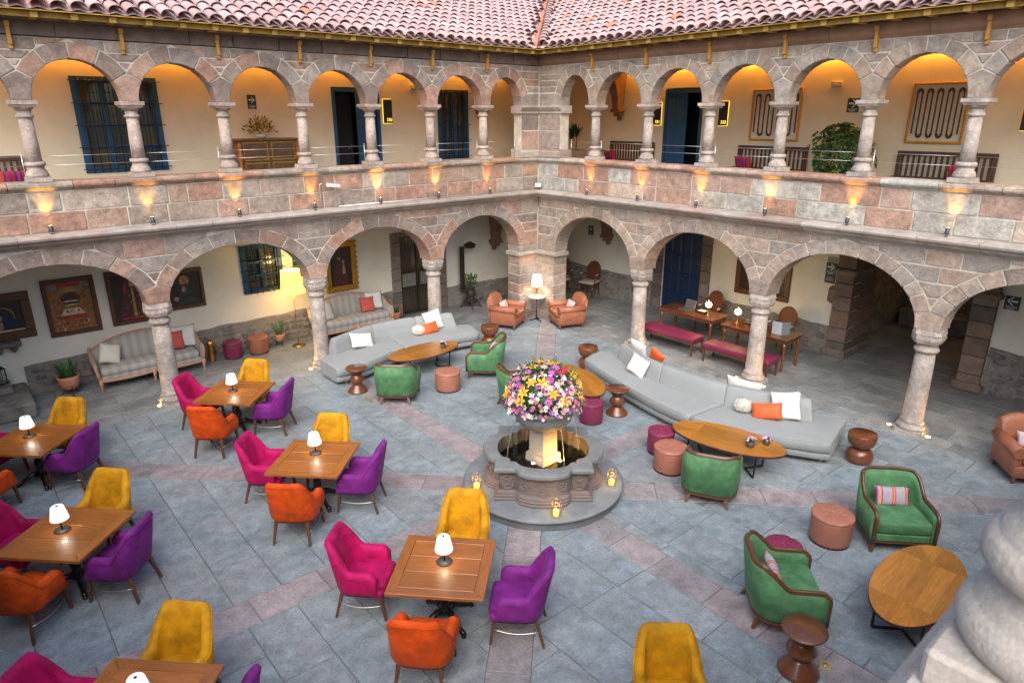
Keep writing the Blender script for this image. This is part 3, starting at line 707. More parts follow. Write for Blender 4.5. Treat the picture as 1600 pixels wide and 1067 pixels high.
# ------------------------------------------------------------------ shared soft shapes
def pillow(w, h, t, m, name, loc, rz, tilt=20, roll=0, n=14, pinch=.07):
    """cushion standing on its edge, face towards local +Y, leaning back by tilt degrees"""
    b = MB(); 
    for sgn in (1, -1):
        rows = []
        for i in range(n+1):
            u = -1+2*i/n; r = []
            for j in range(n+1):
                v = -1+2*j/n
                th = t/2*(max(0, (1-abs(u)**2.6))*max(0, (1-abs(v)**2.6)))**.55
                k = 1-pinch*(1-abs(u)**2)*abs(v)**2; l = 1-pinch*(1-abs(v)**2)*abs(u)**2
                r.append((u*w/2*l, sgn*th, v*h/2*k))
            rows.append(r)
        b.grid(rows)
    b.rough(.006, 9, random.random()*9)
    me = b.mesh(name, m); bm = bmesh.new(); bm.from_mesh(me); bmesh.ops.remove_doubles(bm, verts=bm.verts, dist=1e-4); bmesh.ops.recalc_face_normals(bm, faces=bm.faces); bm.to_mesh(me); bm.free()
    o = link(name, me, None, loc); o.rotation_mode = 'XYZ'
    o.matrix_world = Matrix.Translation(loc) @ Matrix.Rotation(rz, 4, 'Z') @ Matrix.Rotation(R(tilt), 4, 'X') @ Matrix.Rotation(R(roll), 4, 'Y')
    return o
def softbox(b, x0, x1, y0, y1, z0, z1, r=.03, dome=0, n=8):
    """rounded upholstery block with a slightly domed top"""
    cx, cy = (x0+x1)/2, (y0+y1)/2; hx, hy = (x1-x0)/2, (y1-y0)/2
    def ring(ins, z):
        P = []
        for qx, qy, a0 in ((1, 1, 0), (-1, 1, 90), (-1, -1, 180), (1, -1, 270)):
            for k in range(5):
                a = R(a0+k*22.5); rr = max(.004, r-ins*.4)
                P.append((cx+qx*(hx-ins-rr)+rr*math.cos(a), cy+qy*(hy-ins-rr)+rr*math.sin(a), z))
        return P
    rows = [ring(r*.5, z0), ring(.0, z0+r*.6), ring(0, z1-r*.8), ring(r*.12, z1-r*.4), ring(r*.4, z1-r*.1), ring(r*1.0, z1)]
    if dome:
        for k in (.3, .55, .8, .97): rows.append([(cx+(p[0]-cx)*(1-k), cy+(p[1]-cy)*(1-k), z1+dome*(1-(1-k)**2)) for p in rows[5]])
    return b.grid(rows, closed_v=True, cap=True)
def shell_path(hw, yf, yb, rc, n=34, bulge=0.0):
    """U-shaped plan path: left arm front -> back -> right arm front, with outward normals"""
    P = []
    L1 = yf-(yb+rc); L2 = rc*PI/2; L3 = 2*(hw-rc); T = 2*L1+2*L2+L3
    for i in range(n+1):
        s_ = T*i/n
        if s_ <= L1: p = (-hw, yf-s_); nn = (-1, 0)
        elif s_ <= L1+L2: a = (s_-L1)/rc; p = (-hw+rc-rc*math.cos(a), yb+rc-rc*math.sin(a)); nn = (-math.cos(a), -math.sin(a))
        elif s_ <= L1+L2+L3: p = (-hw+rc+(s_-L1-L2), yb); nn = (0, -1)
        elif s_ <= L1+2*L2+L3: a = (s_-L1-L2-L3)/rc; p = (hw-rc+rc*math.sin(a), yb+rc-rc*math.cos(a)); nn = (math.sin(a), -math.cos(a))
        else: p = (hw, yb+rc+(s_-L1-2*L2-L3)); nn = (1, 0)
        P.append((Vector((p[0], p[1])), Vector(nn), s_/T))
    return P
def smooth01(x): x = max(0, min(1, x)); return x*x*(3-2*x)

# ------------------------------------------------------------------ dining chair (front = +Y)
def chair_meshes():
    P = shell_path(.275, .20, -.265, .17, 40); rows = []
    for p, nn, u in P:
        w = abs(u-.5)*2                                   # 0 in the middle of the back, 1 at the arm fronts
        zt = .63+.335*(1-smooth01((w-.30)/.26)); zt += -.03*smooth01((w-.9)/.1)
        lean = .20*(1-smooth01((w-.32)/.22)); th = .07 if w < .4 else .07+.012*smooth01((w-.4)/.2)
        fr = smooth01((w-.93)/.07)                          # round off the arm front
        def pt(out, z):
            q = p+nn*out; ly = -lean*max(0, z-.46); return (q.x, q.y+ly, z)
        zb = .32+.0*w; h = zt-.04*fr
        rows.append([pt(.0-.02, zb), pt(.012, zb+.06), pt(.02, (zb+h)/2), pt(.018, h-.05), pt(.006, h-.015), pt(-.02, h+.006), pt(-th+.03, h-.002), pt(-th+.004, h-.03), pt(-th, h-.08), pt(-th, .42), pt(-th, .36)])
    b = MB(); b.grid(rows, closed_v=True, cap=True); b.tube([Vector(r[3])*1.006 for r in rows], .0045, 5); shell = b.rough(.005, 5, 2)
    b = MB(); softbox(b, -.215, .215, -.22, .285, .345, .475, .05, .018); softbox(b, -.27, .27, .12, .265, .32, .41, .035); seat = b
    def leg(x, y, tx, ty):
        q = MB(); r0 = [(x-.02, y-.02, .33), (x+.02, y-.02, .33), (x+.02, y+.02, .33), (x-.02, y+.02, .33)]; r1 = [(tx-.012, ty-.012, 0), (tx+.012, ty-.012, 0), (tx+.012, ty+.012, 0), (tx-.012, ty+.012, 0)]
        return q.grid([r0, r1], closed_v=True, cap=True, smooth=False)
    legs = [leg(-.22, .22, -.225, .265), leg(.22, .22, .225, .265), leg(-.19, -.20, -.225, -.285), leg(.19, -.20, .225, -.285)]
    rails = []
    for s_ in (-1, 1):
        q = MB(); q.tube([(s_*(.222+.03*math.sin(PI*k/8)), .245-.49*k/8, .20-.02*math.sin(PI*k/8)) for k in range(9)], .006, 6); rails.append(q)
    return shell, seat, legs, rails
_sh, _se, _lg, _ra = chair_meshes()
CH = {}
for nm, m in (('magenta', m_mag), ('yellow', m_yel), ('purple', m_pur), ('orange', m_ora)):
    CH[nm] = (_sh.mesh('back_and_arms', m), _se.mesh('seat', m))
legm = [q.mesh('leg', m_waln) for q in _lg]; railm = [q.mesh('foot_rail', m_chrome) for q in _ra]
def dining_chair(colour, x, y, dx, dy, label):
    t = tag(empty('dining_chair', (x, y, 0), face_rz(dx, dy)+random.uniform(-.05, .05)), label, 'chair', 'velvet dining chairs')
    t.scale = (1.09, 1.05, 1.0)
    link('backrest', CH[colour][0], t); link('seat', CH[colour][1], t)
    for q in legm: link('leg', q, t)
    for q in railm: link('foot_rail', q, t)
    return t
# ------------------------------------------------------------------ square dining table
TZ = .73
def table_parts():
    out = []; h = .52; fw = .115
    for k in range(4):                                      # four mitred border boards
        b = MB(); g_ = .0018
        pl = [(-h+g_, -h), (h-g_, -h), (h-fw-g_, -h+fw), (-h+fw+g_, -h+fw)]
        n = 4; vs = [(x, y, TZ-.036) for x, y in pl]+[(x, y, TZ-.003) for x, y in pl]
        ins = [(-h+g_+.004, -h+.004), (h-g_-.004, -h+.004), (h-fw-g_-.002, -h+fw-.003), (-h+fw+g_+.002, -h+fw-.003)]
        vs += [(x, y, TZ) for x, y in ins]
        b.add(vs, [(3, 2, 1, 0), (8, 9, 10, 11)]+[(k_*4+i, k_*4+(i+1) % 4, (k_+1)*4+(i+1) % 4, (k_+1)*4+i) for k_ in range(2) for i in range(4)])
        b.xf(Matrix.Rotation(k*PI/2, 4, 'Z')); out.append(('border_board', b.mesh('border_board', m_top if k % 2 == 0 else m_top2)))
    w = (2*(h-fw))/3
    for k in range(3):
        b = MB(); y0 = -h+fw+k*w; b.cbox(0, y0+w/2, TZ-.019, 2*(h-fw)-.005, w-.004, .034, .003); out.append(('plank', b.mesh('plank', m_top)))
    b = MB(); b.box(-.42, .42, -.42, .42, TZ-.055, TZ-.037); out.append(('underframe', b.mesh('underframe', m_waln)))
    b = MB(); b.lathe([(.11, TZ-.056), (.11, TZ-.075), (.035, TZ-.09), (.035, .55), (.05, .53), (.055, .50), (.04, .47), (.035, .42), (.06, .36), (.065, .30), (.045, .24), (.05, .2), (.075, .16), (.07, .10), (.03, .09)], 16); out.append(('pedestal', b.mesh('pedestal', m_iron)))
    for k in range(4):
        a = k*PI/2+PI/4; b = MB(); pts = [(.04, .14), (.12, .15), (.2, .105), (.28, .06), (.34, .05), (.375, .038)]
        b.tube([(r*math.cos(a), r*math.sin(a), z) for r, z in pts], [.045, .04, .034, .03, .034, .022], 8); b.lathe([(.0, .0), (.03, .004), (.03, .03), (.0, .045)], 10, (.36*math.cos(a), .36*math.sin(a), 0)); out.append(('foot', b.mesh('foot', m_iron)))
    return out
TP = table_parts()
def dining_table(x, y, label, rz=PI/2):
    t = tag(empty('dining_table', (x, y, 0), PI/4+rz), label, 'table', 'square dining tables')
    for n, me in TP: link(n, me, t)
    return t
LP = {}
b = MB(); b.lathe([(.088, 0), (.09, .006), (.086, .012), (.012, .014)], 24); LP['base'] = b.mesh('base', m_lampb)
b = MB(); b.lathe([(.009, .012), (.009, .24)], 10); LP['stem'] = b.mesh('stem', m_lampb)
b = MB(); b.lathe([(.10, .155), (.102, .16), (.098, .185), (.070, .315), (.062, .326), (.012, .328)], 24, caps=False); LP['shade'] = b.mesh('shade', m_shade)
b = MB(); b.lathe([(.014, .327), (.014, .334), (.0, .335)], 10); LP['switch_cap'] = b.mesh('switch_cap', m_lampb)
def point(name, loc, col, e, r=.03, parent=None):
    l = bpy.data.lights.new(name, 'POINT'); l.energy = e; l.color = col; l.shadow_soft_size = r
    o = bpy.data.objects.new(name, l); COL.objects.link(o); o.location = loc; o.parent = parent; return o
def table_lamp(x, y, z, label):
    t = tag(empty('table_lamp', (x, y, z)), label, 'lamp', 'small cordless table lamps')
    for n, me in LP.items(): link(n, me, t)
    point('bulb_light', (0, 0, .145), (1, .80, .55), .7, .02, t)
    return t
TB = [(-9.20, -8.60, 'in front of the fountain', dict(magenta=(-.54, .79), yellow=(.66, .56), purple=(.52, -.65), orange=(-.61, -.53))),
      (-9.21, -5.35, 'in the middle of the dining group', dict(magenta=(-.46, .62), yellow=(.42, .51), purple=(.45, -.48), orange=(-.55, -.58))),
      (-9.23, -2.12, 'closest to the striped sofa', dict(magenta=(-.44, .58), yellow=(.45, .57), purple=(.47, -.46), orange=(-.59, -.60))),
      (-12.24, -2.00, 'farthest up the left edge', dict(magenta=(-.50, .60), yellow=(.42, .58), purple=(.42, -.42), orange=(-.71, -.58))),
      (-12.25, -5.20, 'halfway up the left edge', dict(magenta=(-.48, .60), yellow=(.42, .63), purple=(.41, -.48), orange=(-.52, -.46))),
      (-12.25, -8.50, 'cut off in the bottom left corner', dict(magenta=(-.48, .60), yellow=(.41, .53), purple=(.50, -.36)))]
for i, (x, y, d, ch) in enumerate(TB):
    dining_table(x, y, 'square honey-brown wooden dining table '+d, PI/2+random.uniform(-.02, .02))
    table_lamp(*[(-9.16, -8.56), (-9.14, -5.24), (-9.25, -2.06), (-12.27, -1.86), (-12.29, -5.12), (-12.2, -8.55)][i], TZ, 'white cordless lamp on the dining table '+d)
    for c, (dx, dy) in ch.items():
        sx, sy = {'magenta': (1, -1), 'yellow': (-1, -1), 'purple': (-1, 1), 'orange': (1, 1)}[c]
        dining_chair(c, x+dx, y+dy, sx*.7, sy*.7, f'{c} velvet dining chair at the table {d}')
dining_chair('yellow', -8.53, -11.17, -.66, -.75, 'lone yellow velvet chair cut off by the bottom edge')

# ------------------------------------------------------------------ green tub armchair (front = +Y)
def tub_chair():
    P = shell_path(.385, .34, -.345, .24, 44); rows = []; trim = []
    for p, nn, u in P:
        w = abs(u-.5)*2; zt = .555+.245*(1-smooth01((w-.36)/.26)); zt -= .05*smooth01((w-.94)/.06)
        lean = .16*(1-smooth01((w-.38)/.22)); th = .065
        def pt(out, z, q=p, n_=nn, l=lean): a = q+n_*out; return (a.x, a.y-l*max(0, z-.35), z)
        rows.append([pt(-.03, .15), pt(0, .19), pt(.014, (zt+.18)/2), pt(.006, zt-.01), pt(-th, zt-.01), pt(-th-.012, zt-.08), pt(-th-.005, .30), pt(-th, .17)])
        trim.append(pt(-th/2+.004, zt+.004))
    b = MB(); b.grid(rows, closed_v=True, cap=True); shell = b.mesh('upholstered_shell', m_grn)
    f0, f1 = Vector(trim[0]), Vector(trim[-1])
    pts = [(f0.x, f0.y+.012, .15), (f0.x, f0.y+.014, .30), (f0.x, f0.y+.016, f0.z-.05), (f0.x, f0.y+.008, f0.z-.012)]+[tuple(t) for t in trim[1:-1]]+[(f1.x, f1.y+.008, f1.z-.012), (f1.x, f1.y+.016, f1.z-.05), (f1.x, f1.y+.014, .30), (f1.x, f1.y+.012, .15)]
    b = MB(); b.tube(pts, 1, sq=(.062, .034)); trimm = b.mesh('wooden_trim', m_waln)
    b = MB(); softbox(b, -.315, .315, -.27, .345, .27, .43, .04, .02); cush = b.mesh('seat_cushion', m_grn)
    b = MB(); b.cbox(0, .305, .215, .63, .07, .10, .015); rail = b.mesh('seat_rail', m_grn)
    b = MB(); ring = [(p.x*.985, p.y*.985) for p, nn, u in P]; b.add([(x, y, .135) for x, y in ring]+[(x, y, .165) for x, y in ring], [tuple(range(len(ring)-1, -1, -1)), tuple(range(len(ring), 2*len(ring)))]+[(i, (i+1) % len(ring), len(ring)+(i+1) % len(ring), len(ring)+i) for i in range(len(ring))]); plinth = b.mesh('base_frame', m_waln)
    legs = []
    for x, y, tx, ty in ((-.33, .30, -.345, .33), (.33, .30, .345, .33), (-.24, -.27, -.275, -.335), (.24, -.27, .275, -.335)):
        q = MB(); q.grid([[(x-.026, y-.026, .14), (x+.026, y-.026, .14), (x+.026, y+.026, .14), (x-.026, y+.026, .14)], [(tx-.016, ty-.016, 0), (tx+.016, ty-.016, 0), (tx+.016, ty+.016, 0), (tx-.016, ty+.016, 0)]], closed_v=True, cap=True, smooth=False); legs.append(q.mesh('leg', m_waln))
    return [('upholstered_shell', shell), ('wooden_trim', trimm), ('seat_cushion', cush), ('seat_rail', rail), ('base_frame', plinth)]+[('leg', q) for q in legs]
GT = tub_chair()
def green_chair(x, y, dx, dy, label):
    t = tag(empty('green_armchair', (x, y, 0), face_rz(dx, dy)), label, 'armchair', 'green velvet armchairs')
    t.scale = (1.06, 1.05, 1.03)
    for n, me in GT: link(n, me, t)
    return t
for a in ((-6.28, -2.74, .66, .75, 'green velvet armchair with its back turned, beside the curved sofa on the left'),
          (-4.05, -2.79, -.70, .71, 'green velvet armchair seen from the side, right end of the left oval table'),
          (-4.67, -4.66, .97, -.22, 'green velvet armchair half hidden behind the fountain flowers'),
          (-4.64, -8.96, .88, .47, 'green velvet armchair with its back turned, facing the long curved sofa'),
          (-3.74, -11.18, -.72, -.69, 'green velvet armchair facing the camera with a striped cushion'),
          (-6.22, -10.98, .68, -.73, 'green velvet armchair turned sideways in front of the plum pouf')): green_chair(*a)
def cushion(o, label, group='scatter cushions'): return tag(o, label, 'cushion', group)
def lumbar_at(x, y, dx, dy, m, label, z=.545, back=.13, w=.46, h=.27):
    l = math.hypot(dx, dy); return cushion(pillow(w, h, .13, m, 'lumbar_cushion', (x-dx/l*back, y-dy/l*back, z), face_rz(dx, dy), 22), label)
m_strg = bpy.data.materials.new('striped_weave'); m_strg.use_nodes = True
_nt = m_strg.node_tree; _tc = _nt.nodes.new('ShaderNodeTexCoord'); _sx = _nt.nodes.new('ShaderNodeSeparateXYZ'); _cr = _nt.nodes.new('ShaderNodeValToRGB'); _mr = _nt.nodes.new('ShaderNodeMath'); _mr.operation = 'MULTIPLY_ADD'; _mr.inputs[1].default_value = 2.1; _mr.inputs[2].default_value = .5
_nt.links.new(_tc.outputs['Object'], _sx.inputs[0]); _nt.links.new(_sx.outputs[0], _mr.inputs[0]); _nt.links.new(_mr.outputs[0], _cr.inputs[0]); _nt.links.new(_cr.outputs[0], _nt.nodes['Principled BSDF'].inputs['Base Color'])
_nt.nodes['Principled BSDF'].inputs['Roughness'].default_value = .85
_cr.color_ramp.interpolation = 'CONSTANT'
_st = [(0, (.30,.29,.33)), (.06, (.42,.05,.16)), (.11, (.33,.32,.35)), (.15, (.42,.05,.16)), (.18, (.75,.30,.02)), (.21, (.33,.32,.36)), (.44, (.40,.06,.18)), (.47, (.75,.30,.02)), (.505, (.40,.06,.18)), (.54, (.60,.25,.30)), (.57, (.33,.32,.36)), (.78, (.40,.06,.18)), (.82, (.75,.30,.02)), (.85, (.33,.32,.36)), (.90, (.42,.05,.16)), (.95, (.30,.29,.33))]
_el = _cr.color_ramp.elements
while len(_el) < len(_st): _el.new(.5)
for i, (p_, c_) in enumerate(_st): _el[i].position = p_; _el[i].color = c4(c_)
lumbar_at(-3.74, -11.18, -.72, -.69, m_strg, 'grey cushion with pink and orange stripes on the armchair facing the camera', z=.56)
lumbar_at(-6.22, -10.98, .68, -.73, m_strg, 'grey cushion with pink and orange stripes on the sideways green armchair', z=.56)
lumbar_at(-4.05, -2.79, -.70, .71, m_pinkc, 'pinkish cushion on the green armchair at the left oval table')
lumbar_at(-4.67, -4.66, .97, -.22, m_pinkc, 'pinkish cushion on the green armchair behind the fountain flowers')

# ------------------------------------------------------------------ poufs
def pouf_meshes(m, tuft=True, r=.205, h=.41):
    out = []
    b = MB(); b.lathe([(r*.97, .0), (r*.97, .035)], 32); out.append(('plinth', b.mesh('plinth', m_plint)))
    b = MB(); b.lathe([(r*.985, .035), (r, .045), (r, h-.085), (r*1.0, h-.08), (r*.985, h-.075)], 36); out.append(('side', b.mesh('side', m)))
    b = MB(); rows = []
    but = [(0, 0)]+[(r*.5*math.cos(k*PI/3), r*.5*math.sin(k*PI/3)) for k in range(6)]+[(r*.86*math.cos(k*PI/6+.26), r*.86*math.sin(k*PI/6+.26)) for k in range(12)]
    nr, ns = 12, 40
    rows.append([(r*.99*math.cos(2*PI*k/ns), r*.99*math.sin(2*PI*k/ns), h-.075) for k in range(ns)])
    rows.append([(r*1.03*math.cos(2*PI*k/ns), r*1.03*math.sin(2*PI*k/ns), h-.055) for k in range(ns)])
    for i in range(nr, -1, -1):
        q = i/nr; row = []
        for k in range(ns):
            x, y = r*1.02*q*math.cos(2*PI*k/ns), r*1.02*q*math.sin(2*PI*k/ns); z = h-.028+.028*math.sqrt(max(0, 1-q**4))
            if tuft:
                ds = sorted(math.hypot(x-a, y-c) for a, c in but); z -= .03*math.exp(-(ds[0]/.02)**2); e = ds[1]-ds[0]; z -= .016*math.exp(-(e/.013)**2)
            row.append((x, y, z))
        rows.append(row)
    b.grid(rows, closed_v=True); out.append(('cushion_top', b.mesh('cushion_top', m)))
    if tuft:
        b = MB()
        for x, y in but[:7]: b.lathe([(.0, .0), (.008, .001), (.006, .005), (0, .006)], 6, (x, y, h-.024))
        out.append(('buttons', b.mesh('buttons', m)))
    return out
PM = {'rose': pouf_meshes(m_rose, True, .262, .43), 'plum': pouf_meshes(m_plum, True, .22, .42), 'plain_plum': pouf_meshes(m_plum, False), 'plain_terra': pouf_meshes(m_terra, False, .235)}
for x, y, k, lb in ((-5.25, -3.02, 'rose', 'buttoned rose leather pouf between two green armchairs at the left oval table'),
                    (-4.12, -6.03, 'plum', 'plum buttoned pouf right behind the fountain flowers'),
                    (-4.10, -7.62, 'plum', 'plum buttoned pouf touching a rose pouf at the right oval table'),
                    (-4.47, -8.10, 'rose', 'buttoned rose leather pouf beside the plum one at the right oval table'),
                    (-4.40, -10.68, 'rose', 'buttoned rose leather pouf beside the armchair that faces the camera'),
                    (-5.53, -10.60, 'plum', 'plum buttoned pouf behind the sideways green armchair'),
                    (-3.42, -2.28, 'plum', 'plum pouf peeping out behind the side-on green armchair'),
                    (-7.98, 1.88, 'plain_plum', 'smooth plum pouf against the wall next to the brass extinguisher'),
                    (-7.38, 1.85, 'plain_terra', 'smooth terracotta leather pouf against the wall')):
    t = tag(empty('pouf', (x, y, 0), random.uniform(0, 1)), lb, 'pouf', 'round leather poufs')
    for n, me in PM[k]: link(n, me, t)

# ------------------------------------------------------------------ turned side tables
def lathe_parts(parts): 
    return [(n, MB().lathe(p, 36, smooth=sm_).mesh(n, m)) for n, p, m, sm_ in parts]
HG = lathe_parts([('foot', [(.175, 0), (.178, .008), (.165, .035), (.085, .14), (.075, .16)], m_brwn, True), ('waist', [(.075, .16), (.08, .175), (.128, .245), (.13, .26), (.085, .345), (.078, .36)], m_brwn, True), ('top', [(.078, .36), (.15, .455), (.187, .485), (.19, .495), (.186, .505), (.0, .506)], m_brwn, True)])
DBW = lathe_parts([('foot', [(.155, 0), (.17, .03), (.178, .10), (.165, .17), (.12, .225), (.09, .24)], m_brwn, True), ('top', [(.09, .24), (.12, .255), (.17, .31), (.188, .38), (.19, .47), (.185, .478), (.0, .479)], m_brwn, True)])
for x, y, k, lb in ((-6.74, -1.90, HG, 'hourglass wooden side table at the near end of the left curved sofa'), (-3.50, -6.12, HG, 'hourglass wooden side table between the plum pouf and the long sofa'),
                    (-6.86, -11.55, HG, 'large hourglass wooden side table in front of the sideways green armchair'), (-2.80, -1.34, DBW, 'bowl-shaped wooden side table at the far end of the left curved sofa'),
                    (-2.09, -4.0, DBW, 'bowl-shaped wooden side table at the far end of the long sofa'), (-1.87, -9.95, DBW, 'bowl-shaped wooden side table at the near end of the long sofa')):
    t = tag(empty('side_table', (x, y, 0)), lb, 'side table', 'turned wood side tables')
    t.scale = (1.17, 1.17, 1.04)
    for n, me in k: link(n, me, t)

# ------------------------------------------------------------------ oval coffee tables
def oval_table(x, y, a, b_, rz, label, zt=.46):
    t = tag(empty('oval_coffee_table', (x, y, 0), rz), label, 'coffee table', 'oval coffee tables')
    n = 64; th = .022
    E = lambda k: (a*math.cos(2*PI*k/n), b_*math.sin(2*PI*k/n))
    def region(poly): 
        b = MB(); m_ = len(poly)
        b.add([(p[0], p[1], zt-th) for p in poly]+[(p[0], p[1], zt) for p in poly], [tuple(range(m_-1, -1, -1)), tuple(range(m_, 2*m_))]+[(i, (i+1) % m_, m_+(i+1) % m_, m_+i) for i in range(m_)]); return b
    ell = [E(k) for k in range(n)]
    # veneer: straight boards in the middle, a V-shaped fan at each end
    xs = [-.42*a, -.15*a, .13*a, .42*a]
    def V(p, s_, off): return s_*(p[0])-off-.75*abs(p[1])
    mid = clip(ell, 1, .75*.9, xs[0]); 
    nb = 5; ys = [-b_+2*b_*k/nb for k in range(nb+1)]
    core = [p for p in ell]
    e0 = lambda y: (.62-.35*abs(y)/b_)*a
    for k in range(nb):
        q = clip(clip(ell, 0, 1, ys[k]), 0, -1, -ys[k+1]); q = clip(clip(q, 1, 0, -.52*a), -1, 0, -.52*a)
        if len(q) > 2: region([(p[0], p[1]*.999) for p in q]).build('veneer_board', m_parq, t)
    for s_ in (1, -1):
        q = clip(ell, s_, 0, .52*a)
        for h in (1, -1):
            w = clip(q, 0, h, 0); w1 = clip(w, s_*.55, -h*.83, .52*a*.55); w2 = clip(w, -s_*.55, h*.83, -.52*a*.55)
            for ww in (w1, w2):
                if len(ww) > 2 and area(ww) > .002: region(ww).build('veneer_board', m_parq, t)
    b = MB(); b.add([(E(k)[0]*1.004, E(k)[1]*1.006, zt-th-.012) for k in range(n)]+[(E(k)[0]*1.004, E(k)[1]*1.006, zt-.003) for k in range(n)], [tuple(range(n-1, -1, -1))]+[(i, (i+1) % n, n+(i+1) % n, n+i) for i in range(n)]); b.build('rim', m_plint, t)
    for s_ in (-1, 1):
        b = MB(); xx = s_*a*.58; pts = [(xx+s_*.02, -.24, zt-th-.014), (xx, -.24, .02), (xx*.62, 0, .02), (xx, .24, .02), (xx+s_*.02, .24, zt-th-.014)]
        for p, q in zip(pts[:-1], pts[1:]): b.tube([p, q], 1, sq=(.026, .026), smooth=False)
        b.build('leg_frame', m_steel, t)
    return t
oval_table(-5.0, -1.76, .88, .44, .03, 'oval coffee table between the left curved sofa and a green armchair')
oval_table(-3.66, -5.16, .90, .46, -1.9, 'oval coffee table half hidden behind the fountain flowers')
oval_table(-3.63, -8.57, .92, .45, -1.33, 'oval coffee table in front of the long curved sofa, two flower pots on it')
oval_table(-5.13, -11.98, .90, .42, .06, 'bare oval coffee table next to the near column')

# ------------------------------------------------------------------ curved grey sofas
def curved_sofa(front, rear, bf, br, seams_seat, seams_back, feet, label):
    t = tag(empty('curved_sofa', (0, 0, 0)), label, 'sofa', 'curved grey sofas')
    Fc, Rc = catmull([(x, y, 0) for x, y in front], 60), catmull([(x, y, 0) for x, y in rear], 60)
    def loft(k0, k1, z0, z1, ins, r, name, m):
        rows = []
        for k in range(k0, k1+1):
            f, r_ = Fc[k], Rc[k]; d = (r_-f).normalized(); W = (r_-f).length
            e = 0
            if k == k0 or k == k1: e = r*.8
            elif k == k0+1 or k == k1-1: e = r*.12
            prof = [(ins+r*.6+e, z0), (ins+e, z0+r*.5), (ins+e, z1-r), (ins+r*.3+e, z1-r*.3), (ins+r+e, z1-e*.35), (W*.5, z1+.012-e*.35), (W-ins-r-e, z1-e*.35), (W-ins-r*.3-e, z1-r*.3), (W-ins-e, z1-r), (W-ins-e, z0+r*.5), (W-ins-r*.6-e, z0)]
            rows.append([tuple(f+d*o+Vector((0, 0, z))) for o, z in prof])
        b = MB(); b.grid(rows, closed_v=True, cap=True)
        if name == 'seat_cushion':
            for j in (3, 7): b.tube([Vector(r[j])+Vector((0, 0, .002)) for r in rows[1:-1]], .007, 6)
        return b.build(name, m, t)
    ks = [0]+seams_seat+[60]
    for a, c in zip(ks[:-1], ks[1:]):
        loft(a, c, .215, .40, 0, .045, 'seat_cushion', m_grey)
    loft(0, 60, .085, .205, .03, .03, 'base', m_grey)
    Bf, Br = catmull([(x, y, 0) for x, y in bf], 40), catmull([(x, y, 0) for x, y in br], 40)
    ks = [0]+seams_back+[40]
    for a, c in zip(ks[:-1], ks[1:]):
        rows = []
        for k in range(a, c+1):
            f, r_ = Bf[k], Br[k]; d = (r_-f).normalized(); W = (r_-f).length; e = .012 if k in (a, c) else 0
            tl = (Bf[1]-Bf[0]).normalized() if k == 0 else ((Bf[40]-Bf[39]).normalized() if k == 40 else Vector())
            sh = .07 if k == 0 else (-.07 if k == 40 else 0)
            prof = [(0, .39), (.01, .42), (.06, .60), (.10, .72-e), (.13, .745-e), (W-.10, .745-e), (W-.06, .72), (W-.01, .5), (W, .39)]
            rows.append([tuple(f+d*o+Vector((0, 0, z))+tl*sh*max(0, (z-.40)/.35)) for o, z in prof])
        b = MB(); b.grid(rows, closed_v=True, cap=True); bevel(b.build('back_cushion', m_grey, t), .02, 2, 50)
    for x, y in feet:
        b = MB(); b.lathe([(.03, 0), (.035, .01), (.03, .025), (.05, .04), (.055, .06), (.04, .075), (.045, .09)], 14, (x, y, 0)); b.build('bun_foot', m_bun, t)
    return t
curved_sofa([(-6.95, -1.45), (-6.35, -1.50), (-5.5, -1.22), (-4.9, -1.14), (-4.2, -1.20), (-3.12, -1.36)], [(-6.95, -.62), (-6.4, -.30), (-5.5, -.02), (-4.75, -.02), (-4.0, -.2), (-2.86, -.62)],
            [(-6.60, -.66), (-5.9, -.38), (-5.3, -.26), (-4.6, -.29), (-3.95, -.44), (-3.30, -.66)], [(-6.62, -.36), (-6.0, -.12), (-5.3, .02), (-4.6, .0), (-3.92, -.14), (-3.27, -.36)], [32], [15, 28],
            [(-6.86, -.72), (-6.72, -1.34), (-3.2, -1.28), (-3.0, -.72), (-5.0, -.2)], 'curved grey sofa on the left, below the second arch')
curved_sofa([(-2.55, -4.32), (-2.88, -5.35), (-3.12, -6.3), (-3.27, -7.1), (-3.27, -7.8), (-3.04, -8.65), (-2.48, -9.72)], [(-1.80, -4.12), (-2.0, -5.2), (-2.1, -6.3), (-2.08, -7.2), (-1.95, -7.95), (-1.65, -8.7), (-1.22, -9.42)],
            [(-2.02, -4.80), (-2.36, -5.65), (-2.50, -6.5), (-2.49, -7.4), (-2.28, -8.25), (-1.88, -9.12)], [(-1.78, -4.72), (-2.06, -5.55), (-2.18, -6.45), (-2.17, -7.3), (-1.96, -8.10), (-1.60, -8.98)], [37], [14, 27],
            [(-2.5, -4.5), (-2.95, -6.25), (-3.15, -7.7), (-2.38, -9.55), (-1.45, -9.35), (-2.0, -4.4)], 'long curved grey sofa on the right, in front of the writing desks')
C = cushion
C(pillow(.60, .36, .15, m_white, 'throw_cushion', (-5.86, -.52, .57), face_rz(.2, -1), 32, -14), 'long white cushion lying at the left of the left curved sofa')
C(pillow(.50, .50, .15, m_white, 'throw_cushion', (-3.86, -.44, .64), face_rz(-.1, -1), 20, 8), 'square white cushion behind the orange one on the left curved sofa')
C(pillow(.46, .28, .13, m_orac, 'throw_cushion', (-4.10, -.63, .53), face_rz(-.1, -1), 25, 6), 'orange lumbar cushion on the left curved sofa')
C(pillow(.52, .40, .15, m_white, 'throw_cushion', (-2.42, -5.70, .59), face_rz(-1, .1), 25, -10), 'white cushion at the far end of the long curved sofa')
C(pillow(.50, .50, .15, m_white, 'throw_cushion', (-2.12, -8.72, .64), face_rz(-.9, -.35), 22, 10), 'square white cushion at the near end of the long curved sofa')
